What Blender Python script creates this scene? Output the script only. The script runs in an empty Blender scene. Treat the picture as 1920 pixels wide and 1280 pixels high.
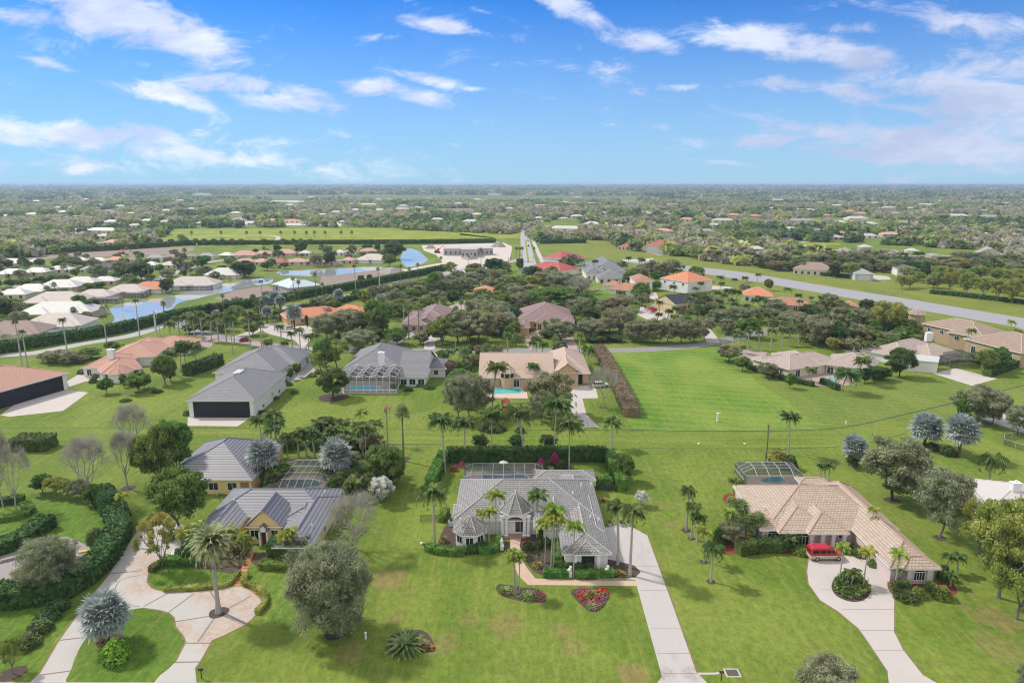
import bpy, bmesh, math, random
import numpy as np
from mathutils import Vector, Matrix
from mathutils.geometry import tessellate_polygon
R = math.radians
rng = np.random.default_rng(7)
rnd = random.Random(11)
scene = bpy.context.scene
COL = scene.collection
# ---------------------------------------------------------------- camera geometry
FPX, HCAM = 1300.0, 60.0
PITCH = math.atan(294/1300); CP, SP = math.cos(PITCH), math.sin(PITCH)
def G(px, py, z=0.0):
    u = (px-960)/FPX; v = (py-640)/FPX
    dz = -(SP+v*CP); t = (z-HCAM)/dz
    return (u*t, (CP-v*SP)*t, z)
def PX(x, y, z=0.0):
    d = z-HCAM; zc = y*CP-d*SP
    return (960+FPX*x/zc, 640-FPX*(y*SP+d*CP)/zc)
def ZC(x, y, z=0): return y*CP-(z-HCAM)*SP
def height_of(bx, by, ty):
    x, y, _ = G(bx, by); lo, hi = 0.0, 58.0
    for _ in range(40):
        m = (lo+hi)/2
        if PX(x, y, m)[1] > ty: lo = m
        else: hi = m
    return lo
cam = bpy.data.cameras.new("camera"); cam.sensor_width = 36; cam.lens = FPX/1920*36
cam.clip_start = 1; cam.clip_end = 150000
co = bpy.data.objects.new("camera", cam); co.location = (0, 0, HCAM)
co.rotation_euler = (math.pi/2-PITCH, 0, 0); COL.objects.link(co); scene.camera = co
scene.view_settings.view_transform = 'Standard'; scene.view_settings.look = 'None'
scene.view_settings.gamma = 1; scene.view_settings.exposure = 0.0
# ---------------------------------------------------------------- object helpers
LM = []          # landmarks (phrase, px, py)
ALL = []         # auto labelled things
def tag(o, label=None, cat=None, group=None, kind=None):
    if label: o['label'] = label
    if cat: o['category'] = cat
    if group: o['group'] = group
    if kind: o['kind'] = kind
    return o
def thing(name, label, cat, loc=(0, 0, 0), rz=0, group=None):
    o = bpy.data.objects.new(name, None); COL.objects.link(o)
    o.location = loc; o.rotation_euler = (0, 0, rz); o.empty_display_size = .3
    return tag(o, label, cat, group)
def link(name, me, parent=None, loc=None, scale=None, rz=None):
    o = bpy.data.objects.new(name, me); COL.objects.link(o)
    if parent is not None: o.parent = parent
    if loc is not None: o.location = loc
    if scale is not None: o.scale = scale
    if rz is not None: o.rotation_euler = (0, 0, rz)
    return o
class MB:
    """mesh builder: verts, faces, material index, uv"""
    def __init__(s): s.v = []; s.f = []; s.m = []; s.uv = []
    def face(s, pts, m=0, uv=None):
        b = len(s.v); s.v += [tuple(p) for p in pts]; s.f.append(tuple(range(b, b+len(pts)))); s.m.append(m)
        s.uv += uv if uv else [(p[0], p[1]) for p in pts]
    def box(s, x0, y0, z0, x1, y1, z1, m=0):
        c = [(x0, y0, z0), (x1, y0, z0), (x1, y1, z0), (x0, y1, z0), (x0, y0, z1), (x1, y0, z1), (x1, y1, z1), (x0, y1, z1)]
        for q in ((0, 3, 2, 1), (4, 5, 6, 7), (0, 1, 5, 4), (1, 2, 6, 5), (2, 3, 7, 6), (3, 0, 4, 7)): s.face([c[i] for i in q], m)
    def obox(s, o, u, v, L, D, z0, z1, m=0):
        """oriented box: origin o (x,y), unit u along L, unit v along D"""
        p = lambda a, b, z: (o[0]+u[0]*a+v[0]*b, o[1]+u[1]*a+v[1]*b, z)
        c = [p(0, 0, z0), p(L, 0, z0), p(L, D, z0), p(0, D, z0), p(0, 0, z1), p(L, 0, z1), p(L, D, z1), p(0, D, z1)]
        for q in ((0, 3, 2, 1), (4, 5, 6, 7), (0, 1, 5, 4), (1, 2, 6, 5), (2, 3, 7, 6), (3, 0, 4, 7)): s.face([c[i] for i in q], m)
    def tube(s, pts, rad, n=6, m=0, cap=True):
        pts = [Vector(p) for p in pts]
        if not hasattr(rad, '__len__'): rad = [rad]*len(pts)
        rings = []
        for i, p in enumerate(pts):
            d = (pts[min(i+1, len(pts)-1)]-pts[max(i-1, 0)])
            if d.length < 1e-9: d = Vector((0, 0, 1))
            d.normalize(); a = Vector((1, 0, 0)) if abs(d.x) < .8 else Vector((0, 1, 0))
            x = d.cross(a).normalized(); y = d.cross(x)
            b = len(s.v)
            for k in range(n):
                t = 2*math.pi*k/n; s.v.append(tuple(p+(x*math.cos(t)+y*math.sin(t))*rad[i])); s.uv_dummy = 0
            rings.append(b)
        for i in range(len(rings)-1):
            for k in range(n):
                q = (rings[i]+k, rings[i]+(k+1) % n, rings[i+1]+(k+1) % n, rings[i+1]+k)
                s.f.append(q); s.m.append(m); s.uv += [(0, 0)]*4
        if cap:
            s.f.append(tuple(rings[-1]+k for k in range(n))); s.m.append(m); s.uv += [(0, 0)]*n
            s.f.append(tuple(rings[0]+k for k in reversed(range(n)))); s.m.append(m); s.uv += [(0, 0)]*n
    def lathe(s, prof, c=(0, 0), n=16, m=0, a0=0):
        b = len(s.v)
        for r, z in prof:
            for k in range(n):
                t = a0+2*math.pi*k/n; s.v.append((c[0]+r*math.cos(t), c[1]+r*math.sin(t), z))
        for i in range(len(prof)-1):
            for k in range(n):
                s.f.append((b+i*n+k, b+i*n+(k+1) % n, b+(i+1)*n+(k+1) % n, b+(i+1)*n+k)); s.m.append(m); s.uv += [(0, 0)]*4
    def mesh(s, name, mats, smooth=False):
        me = bpy.data.meshes.new(name); me.from_pydata(s.v, [], s.f)
        for mt in (mats if isinstance(mats, (list, tuple)) else [mats]): me.materials.append(mt)
        me.polygons.foreach_set('material_index', np.array(s.m, dtype=np.int32))
        uvl = me.uv_layers.new(name='UVMap')
        if len(s.uv) == len(me.loops): uvl.data.foreach_set('uv', np.array(s.uv, dtype=np.float32).ravel())
        if smooth: me.polygons.foreach_set('use_smooth', np.ones(len(me.polygons), dtype=bool))
        me.update(); return me
    def obj(s, name, mats, parent=None, smooth=False, **k): return link(name, s.mesh(name, mats, smooth), parent, **k)
def quads_mesh(name, V, mats, midx=None, n=4, smooth=False):
    """V: (N,n,3) array of separate n-gons"""
    N = len(V); me = bpy.data.meshes.new(name)
    me.vertices.add(N*n); me.loops.add(N*n); me.polygons.add(N)
    me.vertices.foreach_set('co', np.ascontiguousarray(V, dtype=np.float32).ravel())
    me.loops.foreach_set('vertex_index', np.arange(N*n, dtype=np.int32))
    me.polygons.foreach_set('loop_start', np.arange(0, N*n, n, dtype=np.int32))
    me.polygons.foreach_set('loop_total', np.full(N, n, dtype=np.int32))
    for mt in (mats if isinstance(mats, (list, tuple)) else [mats]): me.materials.append(mt)
    if midx is not None: me.polygons.foreach_set('material_index', midx.astype(np.int32))
    me.update(calc_edges=True); return me
# ---------------------------------------------------------------- materials
def nodes_of(m):
    m.use_nodes = True; nt = m.node_tree; return nt, nt.nodes, nt.links, nt.nodes['Principled BSDF']
def N(nt, t, **k):
    n = nt.nodes.new(t)
    for a, b in k.items():
        if a in ('operation', 'data_type', 'blend_type', 'noise_dimensions', 'feature', 'wave_type', 'bands_direction', 'interpolation', 'clamp'): setattr(n, a, b)
    return n
def math_(nt, op, a, b=None, c=None, clamp=False):
    n = nt.nodes.new('ShaderNodeMath'); n.operation = op; n.use_clamp = clamp
    for i, x in enumerate((a, b, c)):
        if x is None: continue
        if hasattr(x, 'is_output'): nt.links.new(x, n.inputs[i])
        else: n.inputs[i].default_value = x
    return n.outputs[0]
def mixc(nt, fac, a, b, blend='MIX'):
    n = nt.nodes.new('ShaderNodeMix'); n.data_type = 'RGBA'; n.blend_type = blend
    for i, x in ((0, fac), (6, a), (7, b)):
        if hasattr(x, 'is_output'): nt.links.new(x, n.inputs[i])
        elif i == 0: n.inputs[0].default_value = x
        else: n.inputs[i].default_value = (*x, 1) if len(x) == 3 else x
    return n.outputs[2]
def noise(nt, vec, scale, detail=3, rough=.55, dist=0):
    n = nt.nodes.new('ShaderNodeTexNoise'); n.inputs['Scale'].default_value = scale; n.inputs['Detail'].default_value = detail
    n.inputs['Roughness'].default_value = rough; n.inputs['Distortion'].default_value = dist
    if vec is not None: nt.links.new(vec, n.inputs['Vector'])
    return n.outputs[0]
def ramp(nt, x, lo, hi, a=0., b=1.):
    n = nt.nodes.new('ShaderNodeMapRange'); n.interpolation_type = 'SMOOTHSTEP'
    nt.links.new(x, n.inputs[0]); n.inputs[1].default_value = lo; n.inputs[2].default_value = hi
    n.inputs[3].default_value = a; n.inputs[4].default_value = b; return n.outputs[0]
def bump(nt, b, h, strength, dist=.05):
    n = nt.nodes.new('ShaderNodeBump'); n.inputs['Strength'].default_value = strength; n.inputs['Distance'].default_value = dist
    nt.links.new(h, n.inputs['Height']); nt.links.new(n.outputs[0], b.inputs['Normal'])
def gpos(nt): return nt.nodes.new('ShaderNodeNewGeometry').outputs['Position']
def opos(nt): return nt.nodes.new('ShaderNodeTexCoord').outputs['Object']
def smap(nt, v, s):
    n = nt.nodes.new('ShaderNodeMapping'); n.inputs['Scale'].default_value = s; nt.links.new(v, n.inputs['Vector']); return n.outputs[0]
def hsh(c, s): return tuple(min(1, max(0, x*s)) for x in c)
_mc = {}
def plain(name, c, rough=.7, var=.12, scale=1.5, metal=0, bmp=0, spec=.4):
    if name in _mc: return _mc[name]
    m = bpy.data.materials.new(name); nt, ns, lk, b = nodes_of(m)
    p = gpos(nt); n1 = noise(nt, p, scale, 4, .6)
    lk.new(mixc(nt, n1, hsh(c, 1-var), hsh(c, 1+var)), b.inputs['Base Color'])
    b.inputs['Roughness'].default_value = rough; b.inputs['Metallic'].default_value = metal
    b.inputs['Specular IOR Level'].default_value = spec
    if bmp: bump(nt, b, noise(nt, p, 12, 3), bmp, .02)
    _mc[name] = m; return m
def glass(name, c=(.02, .03, .04), rough=.08):
    if name in _mc: return _mc[name]
    m = bpy.data.materials.new(name); nt, ns, lk, b = nodes_of(m)
    n1 = noise(nt, gpos(nt), .5, 2); lk.new(mixc(nt, n1, hsh(c, .6), hsh(c, 1.6)), b.inputs['Base Color'])
    b.inputs['Roughness'].default_value = rough; b.inputs['Specular IOR Level'].default_value = .6; _mc[name] = m; return m
def tile(name, c1, c2, mort, bw=.45, rh=.42, ms=.05, rough=.75, weather=.35, wcol=(.12, .115, .11)):
    if name in _mc: return _mc[name]
    m = bpy.data.materials.new(name); nt, ns, lk, b = nodes_of(m)
    uv = ns.new('ShaderNodeUVMap'); br = ns.new('ShaderNodeTexBrick'); lk.new(uv.outputs[0], br.inputs['Vector'])
    br.inputs['Color1'].default_value = (*c1, 1); br.inputs['Color2'].default_value = (*c2, 1); br.inputs['Mortar'].default_value = (*mort, 1)
    br.inputs['Scale'].default_value = 1; br.inputs['Mortar Size'].default_value = ms; br.inputs['Brick Width'].default_value = bw
    br.inputs['Row Height'].default_value = rh; br.inputs['Mortar Smooth'].default_value = .3; br.offset = .5
    g = gpos(nt); w = ramp(nt, noise(nt, g, .35, 5, .65), .42, .72)
    w2 = noise(nt, g, 1.7, 4, .6)
    c = mixc(nt, math_(nt, 'MULTIPLY', w, weather), br.outputs['Color'], wcol)
    c = mixc(nt, .3, c, mixc(nt, w2, hsh(c1, .6), hsh(c2, 1.3)), 'MIX')
    lk.new(c, b.inputs['Base Color']); b.inputs['Roughness'].default_value = rough
    # sawtooth along the slope: each course stands proud at its lower edge
    sx = ns.new('ShaderNodeSeparateXYZ'); lk.new(uv.outputs[0], sx.inputs[0])
    saw = math_(nt, 'SUBTRACT', 1., math_(nt, 'FRACT', math_(nt, 'DIVIDE', sx.outputs[1], rh)))
    bump(nt, b, saw, .7, .06); _mc[name] = m; return m
def leafm(name, c1, c2, scale=.9, trans=.3, rough=.6, hue=.03):
    if name in _mc: return _mc[name]
    m = bpy.data.materials.new(name); nt, ns, lk, b = nodes_of(m)
    g = gpos(nt); n1 = ramp(nt, noise(nt, g, scale, 3, .6), .33, .67)
    oi = ns.new('ShaderNodeObjectInfo')
    geo = ns.new('ShaderNodeNewGeometry')
    c = mixc(nt, n1, hsh(c1, 1.15), hsh(c2, 1.3))
    hs = ns.new('ShaderNodeHueSaturation'); lk.new(c, hs.inputs['Color'])
    lk.new(math_(nt, 'MULTIPLY_ADD', oi.outputs['Random'], hue*2, .5-hue), hs.inputs['Hue'])
    lk.new(math_(nt, 'MULTIPLY_ADD', noise(nt, g, 7, 1), .9, .55), hs.inputs['Value'])
    lk.new(hs.outputs[0], b.inputs['Base Color']); b.inputs['Roughness'].default_value = rough
    b.inputs['Specular IOR Level'].default_value = .25
    tr = ns.new('ShaderNodeBsdfTranslucent'); lk.new(hs.outputs[0], tr.inputs['Color'])
    mx = ns.new('ShaderNodeMixShader'); mx.inputs[0].default_value = trans+.12
    lk.new(b.outputs[0], mx.inputs[1]); lk.new(tr.outputs[0], mx.inputs[2])
    lk.new(mx.outputs[0], ns['Material Output'].inputs['Surface']); _mc[name] = m; return m
def grassm(name, ca, cb, dry=.35, drycol=(.20, .17, .062), stripe=0., lo=.5, hi=.72, fine=.45, sdir=(0, .35, 0), patches=(), cross=False):
    """lawn: two greens in broad patches, dry tan patches, mown stripes, fine blades"""
    if name in _mc: return _mc[name]
    m = bpy.data.materials.new(name); nt, ns, lk, b = nodes_of(m); g = gpos(nt)
    n1 = ramp(nt, noise(nt, smap(nt, g, (.05, .035, 1)), 1, 5, .6, .6), .3, .7)
    c = mixc(nt, n1, ca, cb)
    n2 = ramp(nt, noise(nt, smap(nt, g, (.16, .12, 1)), 1, 6, .66, .4), lo, hi)
    n3 = ramp(nt, noise(nt, smap(nt, g, (1.1, .9, 1)), 1, 4, .7), .38, .62)
    dm = math_(nt, 'MULTIPLY', n2, math_(nt, 'MULTIPLY_ADD', n3, .6, .4))
    for (x, y, rx, ry, k) in patches:
        s = ns.new('ShaderNodeVectorMath'); s.operation = 'SUBTRACT'; lk.new(g, s.inputs[0]); s.inputs[1].default_value = (x, y, 0)
        s2 = smap(nt, s.outputs[0], (1/rx, 1/ry, 0)); l = ns.new('ShaderNodeVectorMath'); l.operation = 'LENGTH'; lk.new(s2, l.inputs[0])
        d = math_(nt, 'ADD', l.outputs['Value'], math_(nt, 'MULTIPLY_ADD', noise(nt, g, .55, 4, .6), 1.3, -.65))
        dm = math_(nt, 'MAXIMUM', dm, math_(nt, 'MULTIPLY', ramp(nt, d, .75, 1.1, 1, 0), k/max(dry, .01)))
    c = mixc(nt, math_(nt, 'MULTIPLY', dm, dry, clamp=True), c, drycol)
    if stripe:
        sx = ns.new('ShaderNodeVectorMath'); sx.operation = 'DOT_PRODUCT'; lk.new(g, sx.inputs[0]); sx.inputs[1].default_value = sdir
        s = math_(nt, 'SINE', math_(nt, 'MULTIPLY', sx.outputs['Value'], 6.283))
        c = mixc(nt, math_(nt, 'MULTIPLY_ADD', s, stripe*.5, stripe*.5), c, hsh(cb, 1.22))
    st = ramp(nt, noise(nt, smap(nt, g, (.85, .035, 1) if not cross else (.02, .45, 1)), 1, 5, .65), .45, .7)
    c = mixc(nt, math_(nt, 'MULTIPLY', st, .62 if cross else .36), c, (.24, .245, .06))
    f = noise(nt, smap(nt, g, (1, .6, 1)), 1.1, 8, .82)
    c = mixc(nt, fine, c, mixc(nt, ramp(nt, f, .32, .68), (.22, .22, .22), (.8, .8, .8)), 'OVERLAY')
    lk.new(c, b.inputs['Base Color']); b.inputs['Roughness'].default_value = .9; b.inputs['Specular IOR Level'].default_value = .15
    bump(nt, b, noise(nt, g, 2.5, 5, .75), .5, .2); _mc[name] = m; return m
def concrete(name, c, stain=0., pts=(), scol=(.45, .2, .06), var=.1):
    if name in _mc: return _mc[name]
    m = bpy.data.materials.new(name); nt, ns, lk, b = nodes_of(m); g = gpos(nt)
    a = noise(nt, g, .25, 5, .65); c0 = mixc(nt, a, hsh(c, 1-var), hsh(c, 1+var))
    f = noise(nt, g, 3, 4, .7); c0 = mixc(nt, .25, c0, mixc(nt, f, hsh(c, .75), hsh(c, 1.1)))
    if stain:
        dk = ramp(nt, noise(nt, smap(nt, g, (.35, .12, 1)), 1, 5, .6, 1), .55, .75); c0 = mixc(nt, math_(nt, 'MULTIPLY', dk, stain), c0, hsh(c, .62))
    if pts:
        tot = None
        for (x, y, r) in pts:
            d = ns.new('ShaderNodeVectorMath'); d.operation = 'DISTANCE'; lk.new(g, d.inputs[0]); d.inputs[1].default_value = (x, y, .02)
            q = ramp(nt, d.outputs['Value'], r*.35, r, 1, 0); tot = q if tot is None else math_(nt, 'MAXIMUM', tot, q)
        n2 = ramp(nt, noise(nt, g, .7, 5, .65, 1.2), .32, .62); c0 = mixc(nt, math_(nt, 'MULTIPLY', math_(nt, 'MULTIPLY', tot, n2), .5), c0, scol)
    lk.new(c0, b.inputs['Base Color']); b.inputs['Roughness'].default_value = .85; _mc[name] = m; return m
# ---------------------------------------------------------------- flat sheets from pixel outlines
def smooth_poly(pts, k=4, closed=True):
    n = len(pts); out = []
    for i in range(n if closed else n-1):
        p0, p1, p2, p3 = [pts[(i+j) % n] if closed else pts[min(max(i+j, 0), n-1)] for j in (-1, 0, 1, 2)]
        for s in range(k):
            t = s/k; out.append(tuple(.5*((2*p1[a])+(-p0[a]+p2[a])*t+(2*p0[a]-5*p1[a]+4*p2[a]-p3[a])*t*t+(-p0[a]+3*p1[a]-3*p2[a]+p3[a])*t**3) for a in (0, 1)))
    if not closed: out.append(pts[-1][:2])
    return out
def poly_mesh(name, pts, mat, z):
    v = [Vector((p[0], p[1], z)) for p in pts]; tr = tessellate_polygon([v])
    me = bpy.data.meshes.new(name); fs = []
    for t in tr:
        a, b, c = (v[i] for i in t)
        if ((b-a).cross(c-a)).z < 0: t = (t[0], t[2], t[1])
        fs.append(tuple(t))
    me.from_pydata([tuple(p) for p in v], [], fs); me.materials.append(mat); me.update(); return me
def sheet(name, pxs, mat, z, sm=0, kind='structure', world=False):
    pts = pxs if world else [G(*p)[:2] for p in pxs]
    if sm: pts = smooth_poly(pts, sm)
    o = link(name, poly_mesh(name, pts, mat, z)); o['kind'] = kind; return o
def offset_path(pts, w):
    """left and right offsets of an open world path"""
    L, Rr = [], []
    for i, p in enumerate(pts):
        a = pts[max(i-1, 0)]; b = pts[min(i+1, len(pts)-1)]
        d = Vector((b[0]-a[0], b[1]-a[1])).normalized(); n = Vector((-d.y, d.x))
        L.append((p[0]+n.x*w/2, p[1]+n.y*w/2)); Rr.append((p[0]-n.x*w/2, p[1]-n.y*w/2))
    return L, Rr
def strip(name, pxs, w, mat, z, sm=4, kind='structure', world=False):
    pts = pxs if world else [G(*p)[:2] for p in pxs]
    if sm: pts = smooth_poly(pts, sm, False)
    L, Rr = offset_path(pts, w); mb = MB()
    for i in range(len(pts)-1): mb.face([(*Rr[i], z), (*Rr[i+1], z), (*L[i+1], z), (*L[i], z)])
    o = mb.obj(name, mat); o['kind'] = kind; return o
# ---------------------------------------------------------------- sky, sun, haze
SUN_EL, SUNXY = R(46), (-.88, .47)
w = bpy.data.worlds.new("World"); scene.world = w; w.use_nodes = True
nt = w.node_tree; ns, lk = nt.nodes, nt.links; bg = ns['Background']
sky = ns.new('ShaderNodeTexSky'); sky.sky_type = 'NISHITA'; sky.sun_disc = False
sky.sun_elevation = SUN_EL; sky.sun_rotation = math.atan2(SUNXY[0], SUNXY[1]); sky.air_density = 1.0; sky.dust_density = .1; sky.ozone_density = 1.0
hs = ns.new('ShaderNodeHueSaturation'); hs.inputs['Saturation'].default_value = 1.15; hs.inputs['Value'].default_value = 1.0; lk.new(sky.outputs[0], hs.inputs['Color'])
tc = ns.new('ShaderNodeTexCoord'); sep = ns.new('ShaderNodeSeparateXYZ'); lk.new(tc.outputs['Generated'], sep.inputs[0])
yy = math_(nt, 'MAXIMUM', sep.outputs[1], .05)
A = math_(nt, 'DIVIDE', sep.outputs[0], yy); E = math_(nt, 'DIVIDE', sep.outputs[2], yy)
cmb = ns.new('ShaderNodeCombineXYZ'); lk.new(A, cmb.inputs[0]); lk.new(E, cmb.inputs[1])
AE = cmb.outputs[0]
nA = noise(nt, smap(nt, AE, (10, 24, 1)), 1, 10, .66, .5)
nB = noise(nt, smap(nt, AE, (2.2, 7, 1)), 1.3, 6, .6, .4)
nn = math_(nt, 'MULTIPLY_ADD', nA, 3.9, math_(nt, 'MULTIPLY', nB, 1.2))
def ae(px, py):
    u = (px-960)/FPX; v = (py-640)/FPX; d = CP-v*SP; return u/d, -(SP+v*CP)/d
# cloud banks: centre px, half sizes px, tilt (deg, down to the right positive), weight
CL = [(210, 25, 170, 52, 12, 1.25), (360, 80, 125, 36, 14, 1.2), (20, 30, 60, 22, 10, .6), (95, 120, 50, 9, 14, .7),
      (300, 175, 110, 17, 10, .95), (450, 160, 100, 22, 2, .95), (520, 188, 130, 17, 5, 1.0), (590, 175, 70, 13, 12, .75), (690, 165, 60, 17, 3, .85),
      (790, 180, 60, 15, 12, .85), (815, 152, 50, 12, 10, .8), (895, 167, 28, 6, 0, .7), (825, 50, 75, 15, 10, .85), (715, 70, 60, 10, -5, .55),
      (935, 30, 45, 8, 18, .7), (1080, 25, 90, 22, 24, .95), (1190, 75, 95, 19, 12, .95), (1105, 125, 90, 13, 3, .6), (1290, 162, 44, 9, -2, .75),
      (1430, 75, 140, 30, 4, .95), (1560, 95, 150, 32, 8, 1.05), (1590, 55, 70, 14, 0, .7), (1830, 45, 110, 25, 6, .8), (1800, 150, 250, 50, -4, .95),
      (1520, 160, 160, 20, 0, .8), (1850, 190, 210, 36, 0, .9), (1790, 272, 320, 34, 3, 1.2), (1890, 250, 170, 36, 0, 1.1), (1650, 288, 170, 17, 5, .95), (1440, 262, 150, 14, -4, .8),
      (1340, 303, 70, 7, 5, .6), (1860, 318, 120, 12, 0, .55), (120, 250, 320, 28, 4, .8), (330, 285, 300, 20, 5, .65), (100, 312, 240, 18, 0, .45),
      (850, 270, 45, 6, 2, .45), (1180, 268, 45, 5, 4, .4), (1230, 237, 40, 5, 2, .4), (1140, 234, 30, 5, 0, .4), (280, 120, 50, 12, 0, .45)]
tot = None
for (cx, cy, hx, hy, tilt, wt) in CL:
    a0, e0 = ae(cx, cy); a1, _ = ae(cx+hx, cy); _, e1 = ae(cx, cy-hy); ra, re = a1-a0, e1-e0
    th = -R(tilt)
    s = ns.new('ShaderNodeVectorMath'); s.operation = 'SUBTRACT'; lk.new(AE, s.inputs[0]); s.inputs[1].default_value = (a0, e0, 0)
    mp = ns.new('ShaderNodeVectorRotate'); mp.rotation_type = 'Z_AXIS'; mp.inputs['Angle'].default_value = -th; lk.new(s.outputs[0], mp.inputs['Vector'])
    sc = smap(nt, mp.outputs[0], (1/ra, 1/re, 0)); l = ns.new('ShaderNodeVectorMath'); l.operation = 'LENGTH'; lk.new(sc, l.inputs[0])
    q = math_(nt, 'MULTIPLY', ramp(nt, l.outputs['Value'], 0, 1.75, 1, 0), wt)
    tot = q if tot is None else math_(nt, 'MAXIMUM', tot, q)
dens = math_(nt, 'ADD', math_(nt, 'MULTIPLY', tot, 1.3), math_(nt, 'ADD', nn, -2.72))
fac = ramp(nt, dens, .0, 1.15)
back = ramp(nt, sep.outputs[1], .05, .2)
fac = math_(nt, 'MULTIPLY', fac, back)
faint = math_(nt, 'MULTIPLY', ramp(nt, nB, .5, .8), .10)
fac = math_(nt, 'MULTIPLY', math_(nt, 'MAXIMUM', fac, faint), .86)
shade = ramp(nt, noise(nt, smap(nt, AE, (5, 16, 1)), 1, 5, .6, .5), .35, .7)
ccol = mixc(nt, shade, (4.0, 4.4, 5.9), (6.6, 6.9, 7.3))
low = ramp(nt, sep.outputs[2], -.05, .31, 1, 0)
skc = mixc(nt, math_(nt, 'MULTIPLY', low, .80), mixc(nt, 1.0, hs.outputs[0], (.02, .37, .84), 'MULTIPLY'), (3.25, 4.45, 5.75))
mv = math_(nt, 'MULTIPLY', ramp(nt, E, .14, .28, 1, 0), ramp(nt, A, .15, .42))
ccol = mixc(nt, math_(nt, 'MULTIPLY', mv, .9), ccol, mixc(nt, shade, (3.1, 3.5, 4.9), (4.3, 4.6, 5.8)))
cm = mixc(nt, fac, skc, ccol)
# bright unseen cloud cover, added overhead and behind the camera as neutral fill light
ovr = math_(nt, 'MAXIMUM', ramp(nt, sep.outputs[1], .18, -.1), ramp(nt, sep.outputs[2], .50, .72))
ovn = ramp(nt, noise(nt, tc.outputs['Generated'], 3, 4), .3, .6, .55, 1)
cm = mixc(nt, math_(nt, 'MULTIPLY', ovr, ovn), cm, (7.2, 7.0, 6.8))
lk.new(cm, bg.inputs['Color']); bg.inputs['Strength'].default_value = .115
sl = bpy.data.lights.new('sun', 'SUN'); sl.energy = 2.75; sl.angle = R(4); sl.color = (1, .94, .84)
so = bpy.data.objects.new('sun', sl); COL.objects.link(so)
sd = Vector((SUNXY[0]*math.cos(SUN_EL), SUNXY[1]*math.cos(SUN_EL), math.sin(SUN_EL)))
so.rotation_euler = sd.to_track_quat('Z', 'Y').to_euler(); so.location = (0, 0, 50)
def add_haze(density=4e-5):
    mb = MB(); mb.box(-45000, -300, -1.2, 45000, 62000, 66)
    m = bpy.data.materials.new('haze_air'); m.use_nodes = True; t = m.node_tree; t.nodes.clear()
    o = t.nodes.new('ShaderNodeOutputMaterial'); v = t.nodes.new('ShaderNodeVolumePrincipled')
    v.inputs['Color'].default_value = (.55, .72, .95, 1); v.inputs['Density'].default_value = density; v.inputs['Anisotropy'].default_value = .2
    t.links.new(v.outputs[0], o.inputs['Volume'])
    h = mb.obj('haze', m); h['kind'] = 'stuff'

scene.view_settings.exposure = .52
scene.cycles.filter_width = 1.1
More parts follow.
